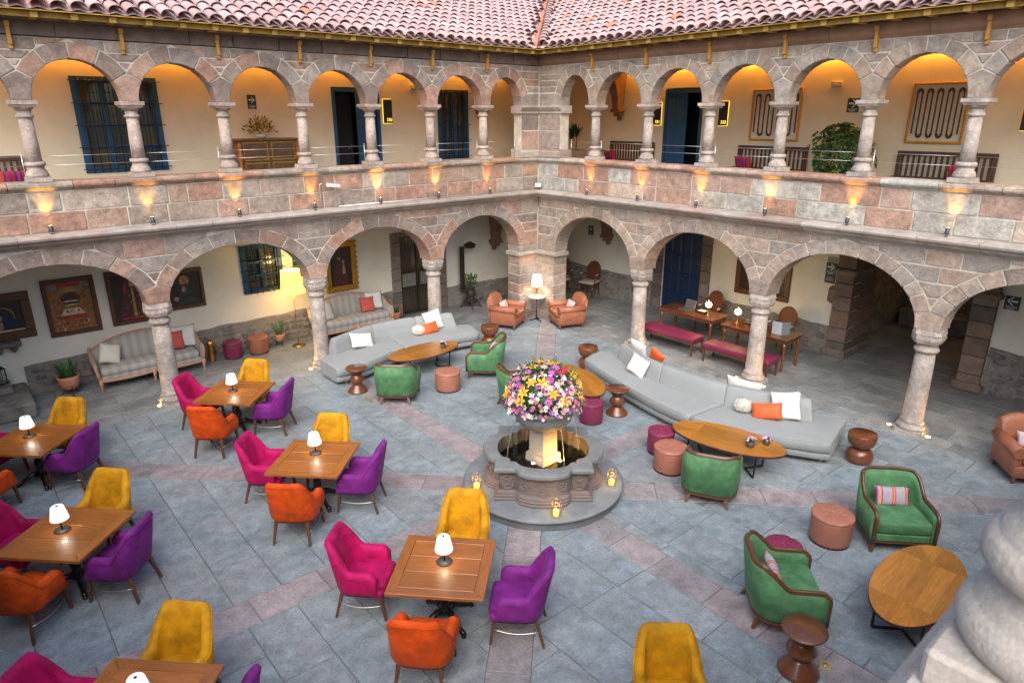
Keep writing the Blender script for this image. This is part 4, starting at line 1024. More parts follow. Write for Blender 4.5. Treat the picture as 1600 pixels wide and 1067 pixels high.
C(pillow(.52, .30, .13, m_orac, 'throw_cushion', (-2.36, -8.52, .54), face_rz(-.9, -.3), 28, 12), 'orange lumbar cushion on the long curved sofa')
C(pillow(.46, .36, .13, m_white, 'throw_cushion', (-1.62, -5.05, .62), face_rz(1, -.1), 18, 10), 'white cushion peeping over the back of the long sofa, farthest away')
C(pillow(.38, .38, .12, m_orac, 'throw_cushion', (-1.72, -5.62, .60), face_rz(1, -.1), 18, 30), 'orange cushion peeping over the back of the long sofa')
C(pillow(.70, .46, .12, m_white, 'throw_cushion', (-1.85, -7.75, .57), face_rz(1, .15), 14, 2), 'white cushion edge showing behind the middle of the long sofa')
bk = tag(empty('reclining_bench', (-1.68, -6.6, 0)), 'low grey bench pushed against the back of the long sofa', 'bench')
b = MB(); softbox(b, -.22, .22, -2.05, 2.0, .20, .40, .05); b.build('seat', m_grey, bk)
for x, y in ((-.15, -1.9), (.15, -1.9), (-.15, 1.85), (.15, 1.85)): b = MB(); b.lathe([(.03, 0), (.045, .1), (.04, .205)], 12, (x, y, 0)); b.build('bun_foot', m_bun, bk)
def fur_ball(loc, label):
    t = tag(empty('fur_cushion', loc), label, 'cushion', 'round fur cushions'); b = MB(); b.lathe([(.0, -.12), (.07, -.11), (.12, -.06), (.135, 0), (.12, .06), (.07, .11), (0, .12)], 20, caps=False); b.rough(.012, 22, 3); b.build('core', m_fur, t)
    b = MB(); rnd = random.Random(5)
    for k in range(1500):
        z = rnd.uniform(-1, 1); a = rnd.uniform(0, 2*PI); q = math.sqrt(1-z*z); n_ = Vector((q*math.cos(a), q*math.sin(a), z)); p = Vector((n_.x*.13, n_.y*.13, n_.z*.115)); s_ = n_.orthogonal().normalized()*.006
        tip = p+n_*rnd.uniform(.02, .035)+Vector((rnd.uniform(-.015, .015), rnd.uniform(-.015, .015), -.008)); b.add([p-s_, p+s_, tip], [(0, 1, 2)])
    tag(b.build('fur', m_fur, t, fix=False), kind='stuff')
fur_ball((-4.38, -.58, .535), 'round cream fur cushion on the left curved sofa'); fur_ball((-2.42, -8.10, .535), 'round cream fur cushion on the long curved sofa')

# ------------------------------------------------------------------ leather club chairs (front = +Y)
def club_parts():
    o = []
    b = MB(); softbox(b, -.36, .36, -.34, .36, .10, .30, .04); o.append(('base', b.mesh('base', m_cognac)))
    b = MB(); softbox(b, -.255, .255, -.22, .37, .30, .43, .05, .02); o.append(('seat_cushion', b.mesh('seat_cushion', m_cognac)))
    for s_ in (-1, 1):
        b = MB(); softbox(b, *sorted((s_*.25, s_*.385)), -.33, .35, .12, .52, .05)
        b.tube([(s_*.325, -.34, .52), (s_*.325, .0, .52), (s_*.325, .37, .515)], [.085, .09, .092], 16); o.append(('arm', b.mesh('arm', m_cognac)))
    rows = []
    for i in range(15):
        u = -1+2*i/14; h = .86-.10*abs(u)**3; yb = -.34-.10+.04*u*u
        rows.append([(u*.34, -.33, .12), (u*.35, yb+.02, .5), (u*.345, yb-.02, h-.06), (u*.33, yb+.02, h), (u*.325, yb+.08, h-.01), (u*.32, yb+.12, h-.09), (u*.30, -.20, .44), (u*.30, -.20, .3)])
    b = MB(); b.grid(rows, closed_v=True, cap=True); o.append(('backrest', b.mesh('backrest', m_cognac)))
    for x, y in ((-.31, .31), (.31, .31), (-.29, -.30), (.29, -.30)):
        b = MB(); b.lathe([(.018, 0), (.026, .012), (.018, .03), (.032, .055), (.028, .10)], 12, (x, y, 0)); o.append(('turned_foot', b.mesh('turned_foot', m_brwn)))
    return o
CP = club_parts()
for x, y, dx, dy, lb, cl_ in ((-1.42, -.36, .47, -.88, 'cognac leather club chair left of the small round lamp table', 'pale cushion on the club chair left of the lamp table'),
                         (-.17, -1.38, -.93, .37, 'cognac leather club chair right of the small round lamp table', 'pale cushion on the club chair right of the lamp table'),
                         (-.33, -11.87, -.78, -.62, 'cognac leather club chair cut off by the right edge', 'striped cushion on the club chair at the right edge')):
    t = tag(empty('club_chair', (x, y, 0), face_rz(dx, dy)), lb, 'armchair', 'leather club chairs')
    t.scale = (1.08, 1.06, 1.03)
    for n, me in CP: link(n, me, t)
    lumbar_at(x, y, dx, dy, m_pinkc, cl_, z=.56, back=.10, w=.40, h=.26)

# ------------------------------------------------------------------ fountain
m_fst = mat('fountain_stone', (.145,.13,.12), .85, var=.45, vscale=5, bump=.6, bscale=24, col2=(.19,.13,.12))
m_disc = mat('fountain_step', (.19,.205,.21), .7, var=.3, vscale=3.5, bump=.4, bscale=18)
m_rim = mat('fountain_rim', (.185,.195,.195), .7, var=.22, vscale=5, bump=.35, bscale=24)
m_wet = mat('wet_stone', (.13,.115,.08), .25, var=.35, vscale=6, bump=.3, bscale=20)
m_water = mat('water', (.55,.65,.62), .04, var=0, trans=1, ior=1.33)
m_stream = mat('water_stream', (.85,.9,.92), .08, var=0, trans=.85, ior=1.33)
fo = tag(empty('stone_fountain', (FC.x, FC.y, 0), R(-42)), 'carved stone fountain with lobed basin in the middle of the court', 'fountain')
b = MB(); b.lathe([(1.18, 0), (1.19, .02), (1.17, .10), (1.205, .115), (1.22, .14), (1.21, .16), (1.17, .172), (.3, .175)], 72); b.rough(.006, 3, 1).build('round_step', m_disc, fo)
def basin(k, off):
    """outline of the basin: a square with a round lobe on each side; k samples per lobe, off = offset outwards"""
    P = []; h = .62+off; c = .40; r = .52
    for q in range(4):
        L_ = [(-h, -h)] if False else []
        side = [(-h, -h), (-c, -h)]
        for i in range(k+1):
            a = -1+2*i/k; x = a*c; y = -h-.20*math.sqrt(max(0, 1-(a*1.0)**2))*1.0-.0
            if abs(a) > .999: y = -h
            side.append((x, y))
        side += [(c, -h)]
        for x, y in side:
            a = q*PI/2; P.append((x*math.cos(a)-y*math.sin(a), x*math.sin(a)+y*math.cos(a)))
    return P
K = 14
def ring(off, z): return [(x, y, z) for x, y in basin(K, off)]
B0 = .172
b = MB(); b.grid([ring(.085, B0), ring(.09, B0+.03), ring(.07, B0+.045), ring(.075, B0+.07), ring(.05, B0+.085), ring(.05, B0+.105), ring(.015, B0+.125), ring(0, B0+.14), ring(0, .56), ring(.02, .575), ring(.025, .60)], closed_v=True, smooth=False); b.build('basin_wall', m_fst, fo)
b = MB(); b.grid([ring(.02, .595), ring(.07, .605), ring(.085, .63), ring(.085, .665), ring(.07, .69), ring(-.05, .695), ring(-.13, .69), ring(-.14, .66)], closed_v=True, smooth=False); b.build('basin_rim', m_rim, fo)
b = MB(); b.grid([ring(-.14, .68), ring(-.15, .25)], closed_v=True, smooth=False); bs_ = ring(-.15, .25); b.add(bs_, [tuple(range(len(bs_)))]); b.build('basin_inside', m_wet, fo)
b = MB(); w_ = ring(-.142, .47); b.add(w_, [tuple(range(len(w_)))]); b.build('water', m_water, fo)
# carved scrolls on the panels
def scroll(b, P0, ux, uz, n_, s_=1, sz=1):
    """spiral plus rings in the panel plane at P0"""
    def pt(x, z): return P0+ux*x*s_+Vector((0, 0, z))
    b.tube([pt(.085*sz*(1-k/26)*math.cos(k*.42), .085*sz*(1-k/26)*math.sin(k*.42)) for k in range(22)], .013, 5)
for q in range(4):
    rot = Matrix.Rotation(q*PI/2, 3, 'Z')
    pn = MB()
    for xx, s_ in ((-.27, 1), (.27, -1)):
        a = xx/.40; y = -.62-.20*math.sqrt(1-a*a); ux = Vector((1, -.2*a/math.sqrt(1-a*a)/.4*-1*1.0, 0)).normalized()
        ux = Vector((1, (.20/.40)*a/math.sqrt(1-a*a), 0)).normalized()
        scroll(pn, Vector((xx, y-.004, .44)), ux, None, None, s_); 
    for z0, rr in ((.50, .05), (.37, .06)):
        pn.tube([Vector((rr*math.cos(t*PI/8), -.823, z0+rr*math.sin(t*PI/8))) for t in range(16)], .013, 5, closed=True)
    for s_ in (-1, 1):
        pn.tube([Vector((s_*(.06+.012*k), -.822+.0035*k*k*.35, .345+.0*k+.025*math.sin(k*.7))) for k in range(14)], .012, 5)
        pn.tube([Vector((s_*(.05+.02*k), -.822+.0012*k*k*.9, .52-.012*k)) for k in range(7)], .012, 5)
    for x0 in (-.51, .51):
        pn.tube([Vector((x0+.06*math.cos(t*PI/8), -.626, .50+.035*math.sin(t*PI/8))) for t in range(16)], .013, 5, closed=True)
        pn.tube([Vector((x0+.06*math.cos(t*PI/8), -.626, .36+.035*math.sin(t*PI/8))) for t in range(16)], .013, 5, closed=True)
        pn.tube([Vector((x0-.07, -.626, .53)), Vector((x0-.02, -.628, .45)), Vector((x0-.02, -.628, .41)), Vector((x0-.07, -.626, .34))], .008, 5); pn.tube([Vector((x0+.07, -.626, .53)), Vector((x0+.02, -.628, .45)), Vector((x0+.02, -.628, .41)), Vector((x0+.07, -.626, .34))], .012, 5)
        for (xa, xb, za, zb) in ((x0-.095, x0+.095, .315, .315), (x0-.095, x0+.095, .55, .55), (x0-.095, x0-.095, .315, .55), (x0+.095, x0+.095, .315, .55)): pn.tube([Vector((xa, -.622, za)), Vector((xb, -.622, zb))], .007, 4)
    pn.xf(Matrix.Rotation(q*PI/2, 4, 'Z')); tag(pn.build('carved_panel', m_fst, fo), kind='stuff')
b = MB(); sqblock(b, .42, .36, .25, .60, 0); sqblock(b, .30, .28, .60, 1.08, 0); b.xf(Matrix.Rotation(R(44), 4, 'Z')).rough(.004, 8, 2); b.build('pedestal', mat('fountain_pedestal', (.36,.33,.28), .7, var=.2, vscale=6, bump=.3), fo)
b = MB(); b.lathe([(.12, 1.03), (.22, 1.045), (.34, 1.09), (.41, 1.16), (.435, 1.24), (.44, 1.31), (.47, 1.33), (.47, 1.38), (.44, 1.385), (.38, 1.33)], 40); b.rough(.004, 7, 4).build('flower_bowl', m_rim, fo)
for a in (R(205), R(300), R(25), R(115)):
    b = MB(); b.lathe([(.018, -.02), (.022, .03), (.012, .04)], 8, (.43*math.cos(a), .43*math.sin(a), 1.2)); b.build('spout', m_fst, fo)
    b = MB(); b.tube([(( .44+.17*math.sqrt(k/8)*1.0)*math.cos(a), (.44+.17*math.sqrt(k/8))*math.sin(a), 1.2-.73*(k/8)) for k in range(9)], [.006+.002*(k % 2) for k in range(9)], 6); b.build('water_stream', m_stream, fo)
for a, e in ((R(240), .15), (R(326), 5.5), (R(60), 1.2)):
    b = MB(); b.lathe([(.03, 0), (.035, .04), (.03, .07)], 10, (.30*math.cos(a), .30*math.sin(a), .47)); b.build('underwater_light', m_lampb, fo)
    b = MB(); b.lathe([(.024, .071), (.0, .074)], 10, (.30*math.cos(a), .30*math.sin(a), .47)); b.build('light_lens', mat('lens_warm', (1, .8, .5), .4, var=0, emis=(1, .62, .2), es=30), fo)
    point('fountain_light', (.30*math.cos(a), .30*math.sin(a), .58), (1, .46, .06), e*1.7, .03, fo)

# flowers in the bowl
FLC = {n: mat('petal_'+n, c, .55, var=.2, vscale=18, rval=.15, sss=0) for n, c in (('white', (.78,.76,.70)), ('pink', (.72,.26,.32)), ('violet', (.46,.10,.42)), ('yellow', (.82,.44,.01)), ('red', (.42,.01,.02)), ('coral', (.75,.20,.14)), ('blush', (.78,.45,.45)))}
m_ster = mat('stem_green', (.07,.17,.035), .55, var=.3, vscale=15)
def flower_mesh(m, r, n=6, cup=.35, wid=.42, mi_c=None):
    b = MB()
    for k in range(n):
        a = 2*PI*k/n; u = Vector((math.cos(a), math.sin(a), 0)); v = Vector((-u.y, u.x, 0)); z = Vector((0, 0, 1))
        p0 = Vector((0, 0, 0)); p1 = u*r*.55+z*r*cup; p2 = u*r+z*r*cup*(.75)
        b.add([p0, p1-v*r*wid*.55, p2, p1+v*r*wid*.55, p1+z*.004-u*.0], [(0, 1, 4), (1, 2, 4), (2, 3, 4), (3, 0, 4)])
    b.lathe([(.0, .0), (r*.09, r*.1), (0, r*.55)], 5, mi=1, caps=False)
    return b.mesh('flower', [m, FLC['yellow'] if m != FLC['yellow'] else FLC['coral']], fix=False)
FM = {n: flower_mesh(FLC[n], .045) for n in ('white', 'pink', 'violet', 'blush', 'coral')}
FM['lily'] = flower_mesh(FLC['yellow'], .105, 6, .28, .40); FM['redlily'] = flower_mesh(FLC['red'], .07, 6, .9, .35); FM['mum'] = flower_mesh(FLC['violet'], .06, 9, .5, .5)
fl = tag(empty('flower_arrangement', (FC.x, FC.y, 1.40)), 'large dome of white, pink, violet and yellow flowers in the fountain bowl', 'flowers')
rnd = random.Random(4)
fl_s = {n: flower_mesh(FLC[n], .024, 5, .4, .6) for n in ('white', 'violet', 'blush', 'coral')}
def on_dome(u, v, R_=.55, H_=.56):
    """u azimuth, v 0 at the rim .. 1 at the top"""
    e = v*PI/2; return Vector((R_*math.cos(e)**.8*math.cos(u), R_*math.cos(e)**.8*math.sin(u), .0+H_*math.sin(e)))
def put(me, name, p, n_, par, s_=1):
    q = n_.to_track_quat('Z', 'Y'); o = link(name, me, par); o.matrix_local = Matrix.Translation(p) @ q.to_matrix().to_4x4() @ Matrix.Rotation(rnd.uniform(0, 6), 4, 'Z') @ Matrix.Scale(s_, 4); return o
for k in range(18):
    p = on_dome(rnd.uniform(0, 2*PI) if k > 4 else R(225)+(-1.2+.6*k), rnd.uniform(.15, .6)); n_ = (p*1.0+Vector((0, 0, .12))).normalized(); put(FM['lily'], 'lily', p*1.05, n_, fl, rnd.uniform(.85, 1.1))
for k in range(5):
    p = on_dome(rnd.uniform(0, 2*PI), .85+.1*rnd.random()); put(FM['lily'], 'lily', p*1.06, (p+Vector((0, 0, .3))).normalized(), fl, .8)
for k in range(3):
    p = on_dome(R(270)+k*.25, .70); put(FM['redlily'], 'lily', p*1.06, p.normalized(), fl)
npl = 0
pts_ = []
while npl < 235:
    u, v = rnd.uniform(0, 2*PI), math.asin(rnd.uniform(0, 1))/(PI/2)
    p = on_dome(u, v)
    if (Vector((p.x, p.y, 0)).normalized().dot(Vector((-.69, -.72, 0))) < -.45 and v < .75): continue
    col = rnd.choices(['white', 'pink', 'violet', 'blush', 'coral', 'mum'], [26, 18, 20, 18, 9, 9])[0]
    put(FM[col], 'flower', p*rnd.uniform(.95, 1.06), (p.normalized()+Vector((rnd.uniform(-.4, .4), rnd.uniform(-.4, .4), rnd.uniform(-.1, .4)))).normalized(), fl, rnd.choice((rnd.uniform(.7, 1.0), rnd.uniform(1.0, 1.45)))); npl += 1
def leaf_blob(b, p, n_, l, w, droop=.3):
    s_ = n_.cross(Vector((rnd.uniform(-1, 1), rnd.uniform(-1, 1), rnd.uniform(-1, 1)))).normalized(); t = n_
    m_ = p+t*l*.5; e = p+t*l-Vector((0, 0, l*droop)); u = s_.cross(t)*w*.15
    b.add([p, m_-s_*w/2+u, e, m_+s_*w/2+u, m_], [(0, 1, 4), (1, 2, 4), (2, 3, 4), (3, 0, 4)])
for col, nn in (('white', 60), ('violet', 70), ('blush', 60), ('coral', 40)):
    b = MB(); me_ = fl_s[col]; tv = [v.co.copy() for v in me_.vertices]; tf = [tuple(q.vertices) for q in me_.polygons]
    for k in range(nn):
        u, v = rnd.uniform(0, 2*PI), math.asin(rnd.uniform(-.12, 1))/(PI/2); p = on_dome(u, v)*rnd.uniform(.93, 1.09); n_ = (p.normalized()+Vector((rnd.uniform(-.6, .6), rnd.uniform(-.6, .6), rnd.uniform(-.2, .4)))).normalized()
        mt = Matrix.Translation(p) @ n_.to_track_quat('Z', 'Y').to_matrix().to_4x4() @ Matrix.Scale(rnd.uniform(.8, 1.4), 4); b.add([mt @ q for q in tv], tf)
    tag(b.build('small_blossoms', FLC[col], fl, fix=False), kind='stuff')
b = MB()
for k in range(170):
    u, v = rnd.uniform(0, 2*PI), rnd.uniform(0, .9); p = on_dome(u, v); leaf_blob(b, p*.93, (p.normalized()+Vector((0, 0, .4))).normalized(), rnd.uniform(.11, .2), .04, .15)
for k in range(900):
    u, v = rnd.uniform(0, 2*PI), math.asin(rnd.uniform(0, 1))/(PI/2); p = on_dome(u, v)*rnd.uniform(.7, .97)
    leaf_blob(b, p, (p.normalized()+Vector((rnd.uniform(-.7, .7), rnd.uniform(-.7, .7), rnd.uniform(-.3, .6)))).normalized(), rnd.uniform(.06, .11), rnd.uniform(.025, .045))
tag(b.build('foliage', m_leaf, fl, fix=False), kind='stuff')
b = MB(); b.lathe([(.38, .0), (.46, .1), (.44, .22), (.36, .36), (.2, .46), (.0, .49)], 20, caps=False); b.rough(.03, 9, 1); b.build('inner_greenery', m_leafd, fl)

# candle lanterns on the step
m_wax = mat('candle_wax', (.75,.48,.10), .6, var=.05, emis=(1, .6, .08), es=.9)
def candle_cage(x, y, label):
    t = tag(empty('candle_lantern', (x, y, .175), random.uniform(0, 1)), label, 'lantern', 'gold wire candle lanterns')
    n = 6; lv = [(.045, 0), (.085, .10), (.055, .23)]
    for k in range(n):
        a = 2*PI*k/n; b = MB(); b.tube([(r*math.cos(a), r*math.sin(a), z) for r, z in lv], .0035, 5); b.build('wire', m_brass, t)
    for r, z in lv: b = MB(); b.tube([(r*math.cos(2*PI*k/n), r*math.sin(2*PI*k/n), z) for k in range(n)], .0035, 5, closed=True); b.build('wire_ring', m_brass, t)
    b = MB(); b.lathe([(.0, .0), (.042, .002), (.042, .075), (.036, .08), (.0, .076)], 14); b.build('candle', m_wax, t)
    b = MB(); b.lathe([(.0, .078), (.007, .09), (.0, .11)], 8, caps=False); b.build('flame', mat('flame', (1, .7, .2), .5, var=0, emis=(1, .6, .15), es=14), t)
    point('candle_light', (0, 0, .13), (1, .55, .12), .7, .02, t)
candle_cage(-6.98, -8.08, 'gold wire candle lantern on the front of the fountain step'); candle_cage(-7.38, -6.80, 'gold wire candle lantern on the left of the fountain step')
candle_cage(-5.78, -8.02, 'gold wire candle lantern on the right of the fountain step')

# flower pots on the coffee tables
m_potd = mat('pot_dark', (.07,.06,.055), .6, var=.15)
fvm = {c: flower_mesh(FLC[c], .022, 6, .3, .5) for c in ('white', 'violet', 'blush')}
def flower_pot(x, y, label, s_=1):
    t = tag(empty('flower_pot', (x, y, .46)), label, 'plant pot', 'small flower pots')
    b = MB(); b.lathe([(.05*s_, 0), (.058*s_, .01), (.064*s_, .085*s_), (.058*s_, .085*s_), (.05*s_, .07*s_)], 16); b.build('pot', m_potd, t)
    for k in range(26):
        u, e = rnd.uniform(0, 6.28), rnd.uniform(.1, 1.4); p = Vector((.075*s_*math.cos(e)*math.cos(u), .075*s_*math.cos(e)*math.sin(u), .10*s_+.05*math.sin(e)))
        put(fvm[rnd.choice(('white', 'violet', 'violet', 'blush'))], 'blossom', p, (p-Vector((0, 0, .06))).normalized(), t)
    b = MB()
    for k in range(40):
        u = rnd.uniform(0, 6.28); p = Vector((.03*math.cos(u), .03*math.sin(u), .08*s_)); leaf_blob(b, p, Vector((math.cos(u), math.sin(u), .8)).normalized(), .07, .03)
    tag(b.build('foliage', m_leaf, t, fix=False), kind='stuff')
flower_pot(-4.56, -1.87, 'small pot of violet and white flowers on the left oval table'); flower_pot(-3.62, -8.97, 'pot of violet and white flowers on the right oval table, the bigger one', 1.1)
flower_pot(-3.36, -9.10, 'pot of white flowers on the right oval table, the smaller one', .9)

# ------------------------------------------------------------------ round lamp table by the corner pier
m_marble = mat('pale_top', (.62,.64,.62), .35, var=.08, vscale=6)
t = tag(empty('round_side_table', (-.50, -.52, 0)), 'small round pale table on a black stem in front of the corner pier', 'side table')
b = MB(); b.lathe([(.23, .675), (.235, .685), (.235, .70), (.0, .702)], 32); b.build('top', m_marble, t)
b = MB(); b.lathe([(.02, .03), (.016, .2), (.016, .675)], 12); b.build('stem', m_iron, t)
for k in range(3): a = k*2*PI/3+.5; b = MB(); b.tube([(0, 0, .07), (.1*math.cos(a), .1*math.sin(a), .045), (.19*math.cos(a), .19*math.sin(a), .015)], [.018, .015, .02], 8); b.build('foot', m_iron, t)
t = tag(empty('brass_table_lamp', (-.48, -.50, .702)), 'brass lamp with a glowing white shade on the round corner table', 'lamp')
b = MB(); b.lathe([(.07, 0), (.072, .012), (.03, .03), (.022, .06), (.035, .10), (.022, .14), (.03, .18), (.016, .22), (.012, .30)], 18); b.build('base', m_brass, t)
b = MB(); b.lathe([(.155, .28), (.115, .58), (.112, .582)], 28, caps=False); b.build('shade', mat('shade_bright', (.85,.83,.8), .7, var=0, emis=(1, .96, .9), es=1.3), t); point('bulb_light', (0, 0, .4), (1, .8, .55), 9, .05, t)

# ------------------------------------------------------------------ floor lamp
t = tag(empty('floor_lamp', (-6.45, 1.70, 0)), 'tall brass floor lamp with glowing yellow drum shade', 'lamp')
b = MB(); b.lathe([(.15, 0), (.152, .015), (.14, .025), (.02, .035)], 28); b.build('base', m_brass, t); b = MB(); b.lathe([(.012, .03), (.012, 1.6)], 10); b.build('stem', m_brass, t)
b = MB(); b.lathe([(.29, 1.36), (.25, 1.90), (.247, 1.903)], 32, caps=False); b.build('shade', mat('shade_yellow', (.8,.62,.2), .8, var=.02, emis=(1, .66, .14), es=.75), t)
b = MB(); b.lathe([(.05, 1.62), (.05, 1.70)], 12); b.build('bulb', mat('bulb_glow', (1, .9, .7), .5, var=0, emis=(1, .85, .55), es=10), t)
point('bulb_light', (0, 0, 1.95), (1, .70, .30), 9, .08, t); point('bulb_light', (0, 0, 1.30), (1, .62, .20), 7, .08, t)

# ------------------------------------------------------------------ vintage settees (front = -Y)
def settee(x, y, w, label, cushions):
    t = tag(empty('vintage_sofa', (x, y, 0)), label, 'sofa', 'striped vintage sofas')
    hw = w/2; D = .72
    def zt(u): return .86-.02+.13*math.cos(u*PI/2)**1.3-.10*abs(u)**3
    rows = []; crest = []
    for i in range(41):
        u = -1+2*i/40; xx = u*(hw-.05); yb = .62-.10*abs(u)**5; z = zt(u)
        rows.append([(xx, yb, .35), (xx, yb+.07, z-.03), (xx, yb+.05, z), (xx, yb, z), (xx*.99, yb-.05, z-.05), (xx*.98, yb-.10, .62), (xx*.98, yb-.12, .40), (xx, yb-.05, .35)]); crest.append((xx, yb+.03, z+.01))
    b = MB(); b.grid(rows, closed_v=True, cap=True); b.build('backrest', m_strsof, t)
    b = MB(); softbox(b, -hw+.10, hw-.10, 0, .58, .30, .46, .06, .03); b.build('seat_cushion', m_strsof, t)
    b = MB(); b.box(-hw+.06, hw-.06, .02, .64, .22, .31); b.build('seat_base', m_strsof, t)
    arms = []
    for s_ in (-1, 1):
        b = MB(); rows = []
        for i in range(9):
            k = i/8; yy = .60-.58*k; zz = .78-.20*smooth01(k*1.2); rows.append([(s_*(hw-.02), yy, .28), (s_*(hw), yy, zz), (s_*(hw-.06), yy, zz), (s_*(hw-.09), yy, .30)])
        b.grid(rows, closed_v=True, cap=True); b.build('arm', m_strsof, t)
        arms.append([(s_*(hw-.03), .60-.60*k/8, .79-.20*smooth01(k/8*1.2)) for k in range(9)]+[(s_*(hw-.015), -.015, .50), (s_*(hw-.03), -.03, .38), (s_*(hw-.05), -.03, .26)])
    b = MB(); b.tube(arms[0][::-1]+[(c[0], c[1], c[2]) for c in crest[1:-1]]+arms[1], 1, sq=(.05, .045)); b.build('carved_frame', m_beech, t)
    pts = [(-hw+.05, -.035, .24)]+[(-hw+.05+(w-.1)*k/24, -.035, .245-.035*abs(math.sin(k/24*2*PI))**.6) for k in range(1, 24)]+[(hw-.05, -.035, .24)]
    b = MB(); b.tube(pts, 1, sq=(.035, .055)); b.build('apron', m_beech, t)
    for xx, yy in ((-hw+.06, -.03), (0, -.03), (hw-.06, -.03)):
        b = MB(); b.tube([(xx, yy, .27), (xx, yy-.03, .2), (xx, yy-.012, .1), (xx, yy+.005, .04), (xx, yy-.012, .0)], [.045, .04, .024, .02, .026], 8); b.build('cabriole_leg', m_beech, t)
    for xx in (-hw+.08, hw-.08): b = MB(); b.tube([(xx, .58, .28), (xx, .63, 0)], [.03, .022], 8); b.build('rear_leg', m_beech, t)
    return t
settee(-9.78, 1.48, 2.14, 'striped vintage sofa with carved frame behind the third column left of the corner', 0)
settee(-4.92, 1.50, 2.14, 'striped vintage sofa with carved frame beside the floor lamp', 0)
C(pillow(.44, .44, .14, m_ivory, 'throw_cushion', (-10.48, 1.80, .69), face_rz(.35, -1), 22, -22), 'ivory cushion tilted on the left end of the far left vintage sofa')
C(pillow(.42, .42, .14, m_cor, 'throw_cushion', (-9.22, 1.86, .68), face_rz(-.1, -1), 18), 'coral cushion beside the column on the far left vintage sofa'); C(pillow(.50, .50, .14, m_white, 'throw_cushion', (-8.98, 1.95, .72), face_rz(-.2, -1), 15), 'white cushion on the right end of the far left vintage sofa')
C(pillow(.40, .40, .14, m_cor, 'throw_cushion', (-4.42, 1.84, .67), face_rz(-.1, -1), 20), 'coral cushion on the vintage sofa beside the floor lamp'); C(pillow(.48, .48, .14, m_white, 'throw_cushion', (-4.16, 1.97, .71), face_rz(-.2, -1), 14), 'white cushion behind the coral one on the vintage sofa beside the floor lamp')
C(pillow(.44, .44, .14, m_ivory, 'throw_cushion', (-5.62, 1.80, .68), face_rz(.3, -1), 20), 'ivory cushion on the left end of the vintage sofa beside the floor lamp')

# ------------------------------------------------------------------ potted plants by the wall
def blade(b, p, ang, lean, l, w, curl=.2, seg=5):
    d = Vector((math.cos(ang), math.sin(ang), 0)); s_ = Vector((-d.y, d.x, 0)); rows = []
    for k in range(seg+1):
        t = k/seg; q = p+Vector((0, 0, 1))*l*t*math.cos(lean)+d*(l*math.sin(lean)*t+curl*l*t*t); ww = w*(.55+.9*t-1.45*t**2.6)*.8+.002
        rows.append([q-s_*ww/2, q+d*ww*.12, q+s_*ww/2])
    b.grid(rows)
def pot_on_legs(x, y, r, h, label, kind, z0=.12):
    t = tag(empty('potted_plant', (x, y, 0)), label, 'plant', 'potted plants')
    b = MB(); b.lathe([(r*.35, z0), (r*.7, z0+h*.12), (r*.95, z0+h*.45), (r, z0+h*.8), (r*1.02, z0+h), (r*.93, z0+h), (r*.9, z0+h*.85)], 28); b.build('pot', m_clay, t)
    b = MB(); b.lathe([(r*.92, z0+h*.9), (0, z0+h*.92)], 20, caps=False); b.build('soil', m_soil, t)
    for k in range(3):
        a = k*2*PI/3+.6; b = MB(); b.tube([(r*.2*math.cos(a), r*.2*math.sin(a), z0+.06), (r*.9*math.cos(a), r*.9*math.sin(a), 0)], .007, 6); b.tube([(r*.96*math.cos(a), r*.96*math.sin(a), z0+h*.4), (r*.5*math.cos(a), r*.5*math.sin(a), .05)], .006, 6); b.build('stand_leg', m_steel, t)
    n = {'snake': 16, 'broad': 26, 'small': 22}[kind]
    for k in range(n):
        a = k*2.4; q = r*.65*math.sqrt(k/n); b = MB()
        l = {'snake': rnd.uniform(.26, .46), 'broad': rnd.uniform(.22, .36), 'small': rnd.uniform(.15, .24)}[kind]
        blade(b, Vector((q*math.cos(a), q*math.sin(a), z0+h*.9)), a+rnd.uniform(-.4, .4), .1+.35*q/r+rnd.uniform(0, .15), l, {'snake': .05, 'broad': .075, 'small': .04}[kind], rnd.uniform(.02, .2)); b.build('leaf', m_snake if kind == 'snake' else m_leaf, t, fix=False)
pot_on_legs(-11.30, 1.75, .20, .30, 'broad-leaved plant in a round terracotta pot left of the far left sofa', 'broad'); pot_on_legs(-6.80, 1.98, .13, .20, 'tall snake plant in a terracotta pot beside the floor lamp', 'snake')
pot_on_legs(-3.55, 1.95, .16, .27, 'small green plant in a terracotta pot beside the grille door', 'small', .02)

# brass antique extinguisher
t = tag(empty('brass_extinguisher', (-8.46, 1.90, 0)), 'antique brass fire extinguisher standing on the floor beside the far left sofa', 'fire extinguisher')
mb_ = mat('old_brass', (.50,.26,.07), .35, metal=.9, var=.3, vscale=10)
b = MB(); b.lathe([(.075, 0), (.082, .01), (.078, .03), (.075, .04), (.075, .42), (.082, .43), (.078, .45), (.06, .50), (.02, .53)], 24); b.build('cylinder', mb_, t); b = MB(); b.lathe([(.022, .53), (.03, .54), (.03, .56), (.0, .57)], 12); b.build('cap', mb_, t)
b = MB(); b.tube([(.02, -.02, .55), (.09, -.03, .53), (.11, -.03, .40), (.09, -.02, .2)], .009, 6); b.build('hose', m_brwn, t)
